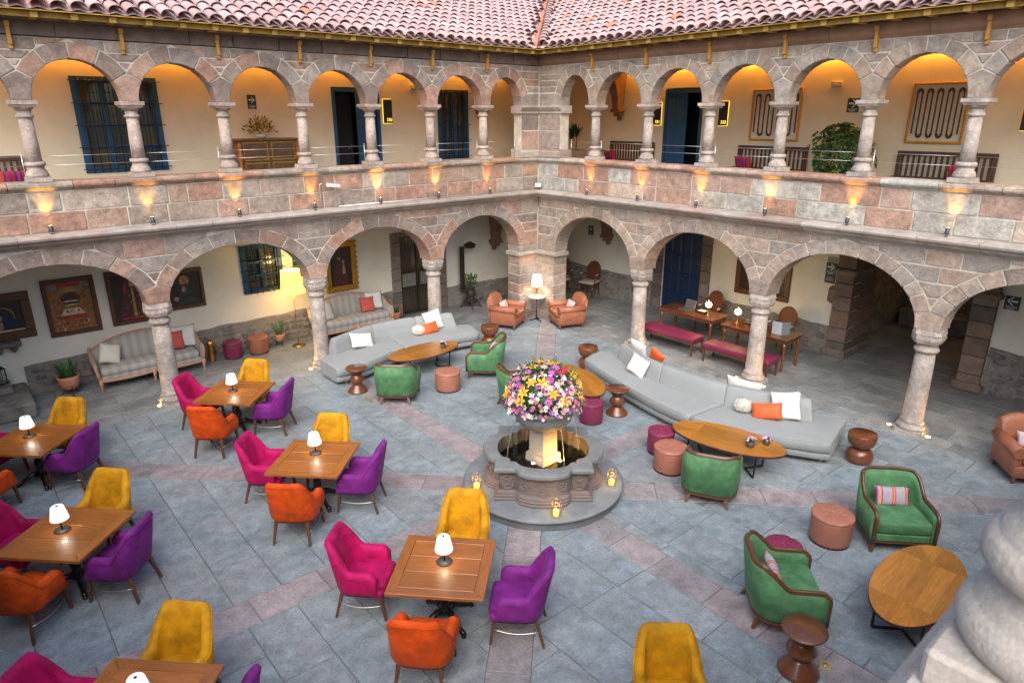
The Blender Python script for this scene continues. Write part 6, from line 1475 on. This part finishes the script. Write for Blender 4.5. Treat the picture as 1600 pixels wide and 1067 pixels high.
# ------------------------------------------------------------------ rubble plinth of the walls: single stones set in mortar
def rubble(axis, a0, a1, h0, h1, label, big):
    t = tag(empty('rubble_plinth'), label, 'stone plinth', 'rubble wall plinths')
    b = MB(); n = 40; rows = []
    V = (lambda a, d, z: (a, YB-d, z)) if axis == 'N' else (lambda a, d, z: (XB-d, a, z))
    top = lambda a: h0+(h1-h0)*(a-a0)/(a1-a0)+.05*noise.noise(Vector((a*1.7, 3, 1)))+.03*noise.noise(Vector((a*6, 1, 4)))
    for k in range(n+1): a = a0+(a1-a0)*k/n; rows.append([V(a, .0, 0), V(a, .05, 0), V(a, .045, top(a)-.02), V(a, .0, top(a))])
    b.grid(rows, closed_v=True, cap=True, smooth=False); b.build('mortar', mat('rubble_mortar', (.27,.24,.205), .95, var=.3, vscale=7, bump=.8, bscale=15) if 'rubble_mortar' not in MATS else MATS['rubble_mortar'], t)
    rr = random.Random(int(abs(a0)*10)); z = .0
    while z < max(h0, h1):
        a = min(a0, a1)+rr.uniform(0, .15); hh = rr.uniform(.11, .19)
        while a < max(a0, a1)-.1:
            w = rr.uniform(.16, .38); zc = z+hh/2+rr.uniform(-.02, .02)
            if zc+hh/2 < top(a+w/2)-.01 and rr.random() < big:
                q = MB(); m_ = 9; pl = []
                for k in range(m_): an = 2*PI*k/m_; r_ = rr.uniform(.8, 1.0); pl.append((a+w/2+.47*w*r_*math.copysign(abs(math.cos(an))**.7, math.cos(an)), zc+.45*hh*r_*math.copysign(abs(math.sin(an))**.7, math.sin(an))))
                ca, cz = a+w/2, zc
                q.add([V(x, .03, y) for x, y in pl]+[V(x, .058, y) for x, y in pl]+[V(ca+(x-ca)*.75, .072+rr.uniform(-.006, .006), cz+(y-cz)*.75) for x, y in pl], [tuple(range(2*m_, 3*m_))]+[(k*m_+i, k*m_+(i+1) % m_, (k+1)*m_+(i+1) % m_, (k+1)*m_+i) for k in range(2) for i in range(m_)]); q.build('stone', m_wain, t, center=True)
            a += w
        z += hh
rubble('N', -11.95, -3.40, .62, .78, 'rough stone plinth along the left wall behind the sofas', .8); rubble('N', -1.55, 1.05, .60, .55, 'rough stone plinth of the wall behind the iron stove', .8); rubble('E', -1.72, YB, .80, .85, 'rough stone plinth behind the cane chairs in the corner', .75)
rubble('E', -7.02, -3.68, .66, .72, 'rough stone plinth behind the writing desks', .75); rubble('E', -14, -10.26, .95, .95, 'rough cobbled stone plinth at the right edge', .95)

# ------------------------------------------------------------------ pictures
m_frm = mat('dark_frame', (.10,.04,.02), .5, var=.3, vscale=12); m_gold = mat('gold_frame', (.50,.27,.035), .35, metal=.7, var=.4, vscale=25, bump=.8, bscale=45, bumpd=.03); m_frmb = mat('brown_frame', (.13,.055,.02), .5, var=.3, vscale=12)
def picture(axis, a0, a1, z0, z1, fw, mf, mc, label, shapes=(), depth=.05, ornate=False):
    w, h = abs(a1-a0), z1-z0; t = sign_root('framed_picture', axis, (a0+a1)/2, (z0+z1)/2, label, 'picture', 'framed pictures')
    for u0, u1, q0, q1 in ((-w/2, w/2, -h/2, -h/2+fw), (-w/2, w/2, h/2-fw, h/2), (-w/2, -w/2+fw, -h/2+fw, h/2-fw), (w/2-fw, w/2, -h/2+fw, h/2-fw)): b = MB(); b.cbox((u0+u1)/2, -depth/2, (q0+q1)/2, u1-u0, depth, q1-q0, .012); b.build('frame_bar', mf, t)
    if ornate:
        for k in range(30):
            s_ = k/30*2*(w+h); 
            if s_ < w: p = (-w/2+s_, -h/2)
            elif s_ < w+h: p = (w/2, -h/2+s_-w)
            elif s_ < 2*w+h: p = (w/2-(s_-w-h), h/2)
            else: p = (-w/2, h/2-(s_-2*w-h))
            b = MB(); b.lathe([(0, -.045), (.045, -.03), (.055, 0), (.04, .03), (0, .045)], 9, caps=False); b.rough(.012, 30, k); b.xf(Matrix.Translation((p[0]*.96, -.045, p[1]*.96))); b.build('carved_scroll', mf, t)
    b = MB(); b.box(-w/2+fw-.005, w/2-fw+.005, -.02, 0, -h/2+fw-.005, h/2-fw+.005); b.build('canvas', mc, t)
    for i, (cx, cz, rx, rz_, m, kind) in enumerate(shapes):
        b = MB(); y = -.0206-.0004*i; iw, ih = w/2-fw, h/2-fw
        if kind == 'e': pl = [(cx*iw+rx*iw*math.cos(2*PI*k/20), cz*ih+rz_*ih*math.sin(2*PI*k/20)) for k in range(20)]
        elif kind == 'r': pl = [(cx*iw-rx*iw, cz*ih-rz_*ih), (cx*iw+rx*iw, cz*ih-rz_*ih), (cx*iw+rx*iw, cz*ih+rz_*ih), (cx*iw-rx*iw, cz*ih+rz_*ih)]
        elif kind == 't': pl = [(cx*iw-rx*iw, cz*ih-rz_*ih), (cx*iw+rx*iw, cz*ih-rz_*ih), (cx*iw+rx*.55*iw, cz*ih+rz_*ih), (cx*iw-rx*.55*iw, cz*ih+rz_*ih)]
        else: pl = [(cx*iw+rx*iw*u, cz*ih+rz_*ih*v) for u, v in ((-1, -1), (1, -1), (.85, -.2), (.5, .6), (.15, 1), (-.25, .9), (-.6, .3), (-.9, -.4))]
        b.add([(x, y, z) for x, z in pl], [tuple(range(len(pl)))]); b.build('painted_shape', m, t, fix=False)
    return t
def paint(n, c, c2=None, v=.5, s_=9): return mat('paint_'+n, c, .45, var=v, vscale=s_, col2=c2)
p_dk = paint('dark', (.018,.014,.012), (.04,.025,.015)); p_nav = paint('navy', (.012,.02,.06)); p_skin = paint('skin', (.40,.22,.12)); p_gold = paint('gold', (.45,.27,.04)); p_red = paint('red', (.36,.035,.025)); p_blk = paint('black', (.03,.034,.028)); p_cream = paint('cream', (.60,.50,.33)); p_maroon = paint('maroon', (.10,.02,.02), (.03,.015,.02)); p_blu = paint('bluegrey', (.16,.20,.20))
p_busy = mat('paint_busy', (.36,.17,.025), .5, var=.9, vscale=14, col2=(.10,.045,.02), mott=(22, (.45,.06,.03), .55, .62, .9)); p_rmar = mat('paint_robe', (.09,.018,.02), .5, var=.6, vscale=14, col2=(.02,.018,.03), mott=(18, (.20,.04,.03), .58, .64, .8))
picture('N', -12.75, -11.60, 1.20, 2.14, .17, m_frmb, p_dk, 'dark painting of a blue-veiled figure at the left edge', ((.15, .05, .55, .62, p_gold, 'e'), (.15, .03, .5, .57, p_dk, 'e'), (.15, -.35, .75, .6, p_nav, 'f'), (.02, -.02, .16, .22, p_skin, 'e'), (.05, -.55, .12, .3, p_skin, 'e'), (0, -.93, 1, .06, p_cream, 'r')))
sh = [(0, .90, .55, .07, p_red, 'r'), (-.75, .82, .2, .12, p_blu, 'e'), (.78, .86, .2, .10, p_blu, 'e'), (0, .68, .30, .12, p_gold, 'e'), (-.42, .68, .14, .09, p_blu, 'e'), (.4, .68, .14, .09, p_blu, 'e'), (0, .30, .45, .30, p_rmar, 'e'), (0, .22, .40, .03, p_cream, 'e'), (0, .06, .36, .03, p_cream, 'e'), (0, -.22, .62, .14, p_cream, 't'), (-.25, -.20, .06, .05, p_red, 'e'), (.28, -.20, .06, .05, p_red, 'e'), (0, -.43, .62, .08, p_red, 'r')]
rp = random.Random(8)
for k in range(46): sh.append((rp.uniform(-.92, .92), rp.choice((rp.uniform(-.92, -.55), rp.uniform(-.5, .6))), rp.uniform(.03, .07), rp.uniform(.03, .07), rp.choice((p_red, p_gold, p_skin, p_blu, p_cream, p_maroon, p_blk)), 'e'))
sh = [s_ for s_ in sh[:13]]+[s_ for s_ in sh[13:] if not (abs(s_[0]) < .66 and s_[1] > -.52)]
picture('N', -11.385, -10.45, 1.10, 2.29, .09, m_frm, p_busy, 'colourful red and gold folk painting of a feast, dark frame', sh)
sh = [(0, -.15, .75, .85, p_rmar, 'f'), (0, .55, .18, .16, p_skin, 'e'), (0, .62, .3, .3, p_maroon, 'e'), (0, .55, .12, .13, p_skin, 'e'), (0, -.25, .5, .62, p_maroon, 't'), (0, -.25, .08, .62, p_gold, 't'), (-.35, .38, .10, .22, p_red, 'f'), (.35, .35, .16, .10, p_maroon, 'e')]+[(rp.uniform(-.5, .5), rp.uniform(-.85, .2), .035, .03, rp.choice((p_red, p_blu, p_maroon, p_gold, p_maroon)), 'e') for k in range(30)]+[(.1, -.93, .8, .04, p_red, 'r')]
picture('N', -10.25, -9.30, 1.12, 2.30, .09, m_frm, p_dk, 'dark red painting of a robed figure behind the column', sh)
picture('N', -9.20, -8.31, 1.25, 2.16, .08, m_frmb, p_dk, 'dark painting of a hooded praying figure right of the column', ((.12, .52, .28, .30, p_gold, 'e'), (.15, -.35, .6, .7, p_blk, 'f'), (.10, .48, .15, .2, p_skin, 'e'), (.05, -.02, .13, .18, p_skin, 'e'), (-.45, -.55, .14, .13, p_skin, 'e')))
picture('N', -5.32, -4.44, 1.04, 2.33, .14, m_gold, p_dk, 'dark painting in an ornate carved gold frame above the vintage sofa', ((-.1, -.25, .7, .7, p_maroon, 'f'), (-.12, .50, .17, .15, p_skin, 'e'), (-.12, .58, .19, .12, p_blk, 'e'), (.28, -.12, .14, .30, p_skin, 'f'), (.26, .24, .12, .09, p_skin, 'e')), .07, True)
picture('E', -4.42, -5.93, 1.00, 2.02, .14, m_frmb, p_dk, 'large dark painting behind the desks, half hidden by a column', ((-.5, -.1, .22, .7, p_maroon, 'f'), (.3, -.1, .25, .75, p_maroon, 'f'), (-.5, .5, .08, .1, p_skin, 'e'), (.3, .55, .08, .1, p_skin, 'e'), (-.48, .0, .05, .2, p_cream, 't'), (.22, .1, .06, .25, p_cream, 't')))
m_linen = mat('linen_panel', (.74,.67,.52), .9, var=.12, vscale=10); m_snk = mat('woven_brown', (.12,.045,.03), .9, var=.35, vscale=25, bump=.4, bscale=60); m_ambf = mat('amber_frame', (.50,.24,.03), .5, var=.2, vscale=9)
def serpent(axis, a0, a1, z0, z1, n, label):
    t = picture(axis, a0, a1, z0, z1, .05, m_ambf, m_linen, label); w, h = abs(a1-a0)-.22, (z1-z0)-.26; pts = []
    for k in range(n):
        x = -w/2+w*k/(n-1); up = k % 2 == 0; zz = (-h/2, h/2) if up else (h/2, -h/2); dx = w/(n-1)
        pts += [(x, -.03, zz[0]*.86), (x, -.03, zz[1]*.86)]
        if k < n-1: pts += [(x+dx*.3, -.03, zz[1]), (x+dx*.7, -.03, zz[1])]
    for p, q in zip(pts[:-1], pts[1:]): b = MB(); b.tube([p, q], 1, sq=(.022, .045) if abs(p[0]-q[0]) > .001 else (.045, .022), smooth=False); b.build('woven_band', m_snk, t)
serpent('E', -4.38, -5.65, 4.82, 6.0, 10, 'amber-framed textile with a brown zigzag band, middle of the right upper gallery'); serpent('E', -7.96, -9.02, 4.85, 6.02, 10, 'amber-framed textile with a brown zigzag band, right end of the upper gallery')

# ------------------------------------------------------------------ upper gallery furniture (floor at 3.5)
m_teak = mat('bench_teak', (.10,.045,.028), .55, var=.3, vscale=4)
m_aguayo = mat('aguayo_weave', (.42,.02,.05), .85, var=.1); 
_nt = m_aguayo.node_tree; _b = _nt.nodes['Principled BSDF']; _tc = _nt.nodes.new('ShaderNodeTexCoord'); _sx = _nt.nodes.new('ShaderNodeSeparateXYZ'); _cr = _nt.nodes.new('ShaderNodeValToRGB'); _mr = _nt.nodes.new('ShaderNodeMath'); _mr.operation = 'MULTIPLY_ADD'; _mr.inputs[1].default_value = 2.0; _mr.inputs[2].default_value = .5
_nt.links.new(_tc.outputs['Object'], _sx.inputs[0]); _nt.links.new(_sx.outputs[0], _mr.inputs[0]); _nt.links.new(_mr.outputs[0], _cr.inputs[0]); _nt.links.new(_cr.outputs[0], _b.inputs['Base Color']); _cr.color_ramp.interpolation = 'CONSTANT'
_st = [(0, (.40,.01,.06)), (.12, (.45,.04,.02)), (.22, (.10,.02,.18)), (.30, (.45,.03,.14)), (.38, (.03,.03,.16)), (.46, (.40,.02,.03)), (.56, (.16,.02,.16)), (.64, (.42,.02,.05)), (.74, (.04,.03,.14)), (.80, (.45,.05,.03)), (.92, (.30,.01,.05))]
_el = _cr.color_ramp.elements
while len(_el) < len(_st): _el.new(.5)
for i, (p_, c_) in enumerate(_st): _el[i].position = p_; _el[i].color = c4(c_)
def slat_bench(axis, a0, a1, label, cl_, ca):
    w = abs(a1-a0); t = tag(empty('slatted_bench', (((a0+a1)/2, YB-.42, 3.5) if axis == 'N' else (XB-.42, (a0+a1)/2, 3.5)), 0 if axis == 'N' else -PI/2), label, 'bench', 'slatted gallery benches')
    for k in range(4): b = MB(); b.box(-w/2+.05, w/2-.05, -.22+.13*k, -.12+.13*k, .44, .465); b.build('seat_slat', m_teak, t)
    for z in (.66, 1.16): b = MB(); b.cbox(0, .36, z, w, .04, .09, .008); b.build('back_rail', m_teak, t)
    n = int(w/.10)
    for k in range(1, n): x = -w/2+w*k/n; b = MB(); b.box(x-.022, x+.022, .35, .37, .70, 1.12); b.build('back_slat', m_teak, t)
    for s_ in (-1, 1):
        b = MB(); b.cbox(s_*(w/2-.03), .36, .60, .06, .06, 1.2, .008); b.build('leg', m_teak, t); b = MB(); b.cbox(s_*(w/2-.03), -.20, .33, .06, .06, .66, .008); b.build('leg', m_teak, t); b = MB(); b.cbox(s_*(w/2-.03), .06, .68, .07, .62, .04, .01); b.build('armrest', m_teak, t)
    p = t.matrix_basis @ Vector((ca, .12, .74)); C(pillow(.46, .46, .14, m_aguayo, 'woven_cushion', p, (0 if axis == 'N' else -PI/2)+PI, -18), cl_, 'woven gallery cushions')
    return t
slat_bench('N', -12.9, -11.2, 'dark slatted bench on the left upper gallery, at the left edge', 'striped red and violet woven cushion at the left edge of the upper gallery', .62)
slat_bench('E', .10, -1.52, 'dark slatted bench on the right upper gallery, nearest the corner', 'striped woven cushion on the bench nearest the corner', -.58); slat_bench('E', -4.15, -5.95, 'dark slatted bench under the middle textile on the right upper gallery', 'striped woven cushion on the bench under the middle textile', -.58)
slat_bench('E', -7.90, -9.70, 'dark slatted bench under the right end textile on the upper gallery', 'striped woven cushion on the bench at the right end of the upper gallery', .40)
t = tag(empty('carved_sideboard', (-6.62, 1.98, 3.5)), 'carved brown wooden sideboard with six panels on the left upper gallery', 'sideboard'); m_carv = mat('carved_wood', (.15,.075,.03), .5, var=.45, vscale=10, bump=.4, bscale=30); m_gilt = mat('gilt_moulding', (.42,.24,.04), .45, metal=.4, var=.3, vscale=14)
b = MB(); b.box(-.68, .68, -.20, .28, .05, 1.38); b.build('carcass', m_carv, t); b = MB(); b.cbox(0, .04, 1.405, 1.5, .56, .05, .012); b.build('top', m_carv, t)
for s_ in (-1, 1):
    for j in range(3):
        b = MB(); z = .28+.44*j; b.cbox(s_*.31, -.21, z, .5, .03, .34, .01); o = b.build('panel', m_carv, t); b = MB(); b.cbox(s_*.31, -.228, z, .26, .012, .16, .004); b.build('panel_relief', m_carv, o)
        for u0, u1, q0, q1 in ((.04, .59, -.20, -.17), (.04, .59, .17, .20), (.04, .065, -.17, .17), (.565, .59, -.17, .17)): b = MB(); b.box(*sorted((s_*u0, s_*u1)), -.235, -.2, z+q0, z+q1); b.build('gilt_moulding', m_gilt, o)
    b = MB(); b.lathe([(.03, .05)]+[(.05+.022*math.cos(k*1.4), .1+.07*k) for k in range(18)]+[(.03, 1.36)], 12, (s_*.66, -.22, 0)); b.build('twisted_column', mat('carved_amber', (.36,.13,.03), .45, var=.3, vscale=10) if 'carved_amber' not in MATS else MATS['carved_amber'], t)
t = tag(empty('flower_arrangement', (-6.70, 1.95, 4.93)), 'spray of yellow flowers in a glass bowl on the upper sideboard', 'flowers'); b = MB(); b.lathe([(.06, 0), (.11, .03), (.12, .08), (.10, .09)], 16); b.build('bowl', mat('pale_glass', (.5,.55,.55), .15, var=0), t)
b = MB(); b2 = MB()
for k in range(260):
    u = rnd.uniform(0, 6.28); e = rnd.uniform(.15, 1.45); r_ = rnd.uniform(.12, .36); p = Vector((1.1*r_*math.cos(e)*math.cos(u), .6*r_*math.cos(e)*math.sin(u), .07+r_*math.sin(e)*1.05)); n_ = (p-Vector((0, 0, .03))).normalized()
    leaf_blob(b if k % 2 else b2, p, n_, .09, .035, .1)
b.build('foliage', m_leafd, t, fix=False)['kind'] = 'stuff'; b2.build('yellow_blossom', mat('blossom_ochre', (.60,.32,.015), .6, var=.4, vscale=20), t, fix=False)['kind'] = 'stuff'
def planter(x, y, label, kind):
    t = tag(empty('potted_plant', (x, y, 3.5)), label, 'plant', 'upper gallery plants')
    if kind == 'palm':
        b = MB(); b.lathe([(.28, 0), (.33, .1), (.35, .75), (.36, .95), (.33, .95), (.31, .88)], 28); b.build('pot', mat('grey_pot', (.30,.27,.22), .8, var=.15, vscale=6), t); b = MB(); b.lathe([(.32, .88), (0, .9)], 16, caps=False); b.build('soil', m_soil, t)
        for sx, hh in ((-.1, .42), (.06, .5)):
            b = MB(); b.tube([(sx, 0, .88), (sx*1.3, 0, .88+hh)], [.018, .012], 7); b.build('trunk', m_brwn, t)
            b = MB()
            for k in range(30): a = rnd.uniform(0, 6.28); blade(b, Vector((sx*1.3, 0, .86+hh+rnd.uniform(-.08, .08))), a, rnd.uniform(.3, .9), rnd.uniform(.32, .48), .055, -.0, 6); 
            b.v = [(x_, y_, z_-.9*max(0, math.hypot(x_-sx*1.3, y_)-.10)**1.3) for x_, y_, z_ in b.v]; tag(b.build('crown', m_leafd, t, fix=False), kind='stuff')
    else:
        b = MB(); b.lathe([(.22, 0), (.30, .1), (.36, .5), (.37, .62), (.34, .62), (.32, .55)], 26); b.build('pot', mat('buff_pot', (.38,.30,.20), .8, var=.15, vscale=6), t)
        for k in range(7): u = k*.9; b = MB(); b.tube([(.05*math.cos(u), .05*math.sin(u), .5), (.25*math.cos(u), .22*math.sin(u), 1.0), (.45*math.cos(u), .3*math.sin(u), 1.35+.1*math.sin(k*2))], [.015, .011, .006], 6); b.build('stem', m_brwn, t)
        bs_ = [MB(), MB(), MB()]
        for k in range(430):
            u = rnd.uniform(0, 6.28); e = rnd.uniform(-1.1, 1.5); r_ = rnd.uniform(.45, 1)**.6; lump = 1+.18*math.sin(3*u+2*e); p = Vector((.36*lump*r_*math.cos(e)*math.sin(u), .66*lump*r_*math.cos(e)*math.cos(u), 1.16+.58*r_*math.sin(e)))
            n_ = (p-Vector((0, 0, .95))).normalized()
            for j in range(5): a = j*1.25; q = n_.orthogonal().normalized(); q2 = n_.cross(q); leaf_blob(bs_[(0, 1, 0, 1, 0, 2, 0)[k % 7]], p, (n_*.35+q*math.cos(a)+q2*math.sin(a)).normalized(), .115, .048, .35)
        for q, m_ in zip(bs_, (m_leafd, m_leaf, m_leafy)):
            if q.v: tag(q.build('foliage', m_, t, fix=False), kind='stuff')
planter(2.15, .80, 'drooping palm in a large grey pot on the right upper gallery beside the corner pier', 'palm'); planter(2.15, -7.05, 'dense glossy bush in a pot on the right upper gallery', 'bush')
t = tag(empty('flower_arrangement', (1.6, -.62, 3.9)), 'small table posy of pink and yellow flowers by the corner bench', 'flowers')
for k in range(22): u = rnd.uniform(0, 6.28); e = rnd.uniform(.2, 1.4); p = Vector((.22*math.cos(e)*math.cos(u), .22*math.cos(e)*math.sin(u), .56+.2*math.sin(e))); put(FM[rnd.choice(('pink', 'coral', 'violet'))], 'flower', p, (p-Vector((0, 0, .5))).normalized(), t, 1.1)
b = MB()
for k in range(60): u = rnd.uniform(0, 6.28); leaf_blob(b, Vector((.05*math.cos(u), .05*math.sin(u), .56)), Vector((math.cos(u), math.sin(u), rnd.uniform(.1, 1))).normalized(), .2, .05)
tag(b.build('foliage', m_leaf, t, fix=False), kind='stuff'); b = MB(); b.lathe([(.25, -.4), (.03, -.38), (.03, .38), (.3, .4), (.3, .42), (.08, .44), (.1, .56)], 18); b.build('stand', m_teak, t)
# low planting at the right edge, ground floor
t = tag(empty('potted_plant', (2.5, -11.55, 0)), 'leafy green plant at the right edge under the arcade', 'plant'); b = MB(); b.lathe([(.15, 0), (.2, .3), (.18, .3)], 18); b.build('pot', m_clay, t)
b = MB()
for k in range(260): u = rnd.uniform(0, 6.28); e = rnd.uniform(0, 1.5); r_ = rnd.uniform(.1, .4); p = Vector((r_*math.cos(e)*math.cos(u), r_*math.cos(e)*math.sin(u), .35+1.3*r_*math.sin(e))); leaf_blob(b, p, (p-Vector((0, 0, .3))).normalized(), .12, .05)
tag(b.build('foliage', m_leafd, t, fix=False), kind='stuff')

# ------------------------------------------------------------------ cable railing of the upper gallery
m_cable = mat('steel_cable', (.62,.64,.66), .3, metal=.8, var=0)
for F, par, uc, p1, nm in ((FN, nar, UN, .75, 'left'), (FE, ear, UE, .95, 'right')):
    t = tag(empty('cable_railing', F(0, -.02, 4.38)), f'two thin steel cables between the columns of the {nm} upper gallery', 'railing', 'cable railings')
    o0 = Vector(F(0, -.02, 4.38)); ss = [p1]+uc
    for a, c in zip(ss[:-1], ss[1:]):
        if a > 11.5: continue
        for z in (.25, .40): b = MB(); b.tube([Vector(F(a+.05, -.02, 4.38+z))-o0, Vector(F(c-.05, -.02, 4.38+z))-o0], .0035, 5); b.build('cable', m_cable, t)
    for a in uc[:7:2]+[p1+.06]: b = MB(); q = Vector(F(a+.16 if a > 1 else a, -.05, 4.38))-o0; b.tube([q, q+Vector((0, 0, .46))], .008, 7); b.build('post', m_cable, t)

# ------------------------------------------------------------------ wall-washing spots on the cornice, floor lights at the columns
m_spot = mat('spot_housing', (.05,.055,.065), .4, metal=.3, var=.05); m_lens = mat('spot_lens', (1, .75, .35), .4, var=0, emis=(1, .62, .16), es=18)
def spot(parent, loc, aim, col, e, ang, r=.02, blend=.6):
    l = bpy.data.lights.new('spot_light', 'SPOT'); l.energy = e; l.color = col; l.spot_size = R(ang); l.spot_blend = blend; l.shadow_soft_size = r
    o = bpy.data.objects.new('spot_light', l); COL.objects.link(o); o.parent = parent; o.location = loc; o.rotation_euler = Vector(aim).to_track_quat('-Z', 'Y').to_euler(); return o
WARM = (1, .50, .07)
for F, uc, nm, dirn, n in ((FN, UN, 'left', Vector((0, 1, 0)), 7), (FE, UE, 'right', Vector((1, 0, 0)), 6)):
    for i in range(n):
        t = tag(empty('spotlight', F(uc[i], .25, 3.535)), f'small dark wall-washing spotlight on the cornice, {ordn[i]} {nm} of the corner pier', 'spotlight', 'cornice spotlights'); up_ = (Vector((0, 0, 1))+dirn*.18).normalized()
        b = MB(); b.lathe([(.03, -.045), (.033, -.03), (.033, .055), (.028, .058)], 14); b.xf(Matrix.Translation((0, 0, .085)) @ up_.to_track_quat('Z', 'Y').to_matrix().to_4x4()); b.build('housing', m_spot, t)
        b = MB(); b.lathe([(.026, .0), (.0, .001)], 12, caps=False); b.xf(Matrix.Translation(Vector((0, 0, .085))+up_*.059) @ up_.to_track_quat('Z', 'Y').to_matrix().to_4x4()); b.build('lens', m_lens, t)
        b = MB(); b.box(-.02, .02, -.02, .02, 0, .012); b.tube([(-.036, 0, .01), (-.036, 0, .09)], .004, 5); b.tube([(.036, 0, .01), (.036, 0, .09)], .004, 5); b.build('bracket', m_spot, t)
        spot(t, Vector((0, 0, .085))+up_*.075, (Vector((0, 0, 1))+dirn*.26), WARM, 24*random.uniform(.7, 1.3), 50, .02, 1.0)
m_ring = mat('floor_light_ring', (.5,.45,.35), .35, metal=.8, var=.05)
UPL = [(-10.08, -.06, -9.81, 0, 'column on the far left'), (-6.93, -.06, -6.61, 0, 'column behind the left curved sofa'), (-.12, -6.57, 0, -6.88, 'column behind the long sofa, far side'), (-.14, -7.22, 0, -6.88, 'column behind the long sofa, near side'), (-.06, -9.70, 0, -10.04, 'right column, far side'), (-.08, -10.36, 0, -10.04, 'right column, near side'), (-.10, -3.98, 0, -3.69, 'first column right of the corner')]
for x, y, cx, cy, d in UPL:
    t = tag(empty('floor_uplight', (x, y, .004)), 'glowing round floor light at the foot of the '+d, 'floor light', 'recessed floor lights'); b = MB(); b.lathe([(.055, 0), (.055, .006), (.042, .008)], 18); b.build('trim_ring', m_ring, t); b = MB(); b.lathe([(.041, .0085), (.0, .009)], 16, caps=False); b.build('lens', m_lens, t)
    dv = Vector((cx-x, cy-y, 0)).normalized(); spot(t, (0, 0, .03), dv*.25+Vector((0, 0, 1)), WARM, 11, 70, .03, 1.0)
# LED strips above the upper gallery walls
m_led = mat('led_strip', (1, .6, .1), .5, var=0, emis=(1, .40, .03), es=24)
t = tag(empty('led_strip', (-5.5, YB-.10, 6.72)), 'warm cove light strip along the top of the left upper gallery wall', 'light strip', 'cove light strips'); b = MB(); b.box(-8, 6.2, -.02, .02, -.01, .01); b.build('strip', m_led, t); b = MB(); b.box(-8, 6.2, -.06, -.03, -.06, .06); b.build('cove', m_ceil, t)
t = tag(empty('led_strip', (XB-.10, -6, 6.72)), 'warm cove light strip along the top of the right upper gallery wall', 'light strip', 'cove light strips'); b = MB(); b.box(-.02, .02, -8, 6.0, -.01, .01); b.build('strip', m_led, t); b = MB(); b.box(-.06, -.03, -8, 6.0, -.06, .06); b.build('cove', m_ceil, t)
# cable duct and camera on the left cornice
t = tag(empty('wall_camera', (-6.24, -.14, 3.56)), 'white security camera on a pole on the left parapet', 'camera'); m_wpl = mat('white_plastic', (.6,.6,.58), .4, var=.03); b = MB(); b.tube([(-.14, -.02, 0), (-.14, -.02, .48), (-.1, -.06, .5)], .012, 7); b.build('pole', m_cable, t)
b = MB(); b.cbox(.06, -.12, .46, .30, .09, .08, .015); b.xf(Matrix.Rotation(R(8), 4, 'Y')); b.build('camera_body', m_wpl, t)
t = tag(empty('cable_duct', (-3.4, -.20, 3.545)), 'thin grey cable duct lying on the left cornice', 'cable duct'); b = MB(); b.tube([(-2.6, 0, .015), (0, 0, .013), (3.1, 0, .015)], .012, 6); b.build('duct', m_cable, t)
t = tag(empty('junction_box', (-.25, -.25, 3.60)), 'small white junction box in the corner above the cornice', 'junction box'); b = MB(); b.cbox(0, 0, .05, .16, .10, .10, .01); b.xf(Matrix.Rotation(-PI/4, 4, 'Z')); b.build('box', m_wpl, t); b = MB(); b.tube([(0, -.03, 0), (-.02, -.05, -.3), (.01, -.03, -.5)], .008, 6); b.build('cable', m_steel, t)
for x, y, lb in ((-6.80, -2.51, 'small brass floor socket plate beside the left hourglass table'), (-6.59, -11.70, 'small brass floor socket plate beside the large hourglass table')):
    t = tag(empty('floor_socket', (x, y, .003), .5), lb, 'floor socket', 'brass floor sockets'); b = MB(); b.cbox(0, 0, .005, .13, .11, .008, .002); b.build('plate', mat('pale_brass', (.55,.45,.18), .45, metal=.6, var=.1) if 'pale_brass' not in MATS else MATS['pale_brass'], t); b = MB(); b.lathe([(.03, .0095), (.028, .013), (0, .013)], 14); b.build('cap', m_ring, t)
# the other two sides of the court, behind and beside the camera: unseen plain blocks, kept low to let more skylight into the court
for nm, q in (('south_wing', (-17, 6, -17.2, -14.06, 0, 3.5)), ('west_wing', (-17.2, -14.1, -14.05, 6, 0, 4.3))): b = MB(); b.box(*q); tag(b.build(nm, m_stn), kind='structure')
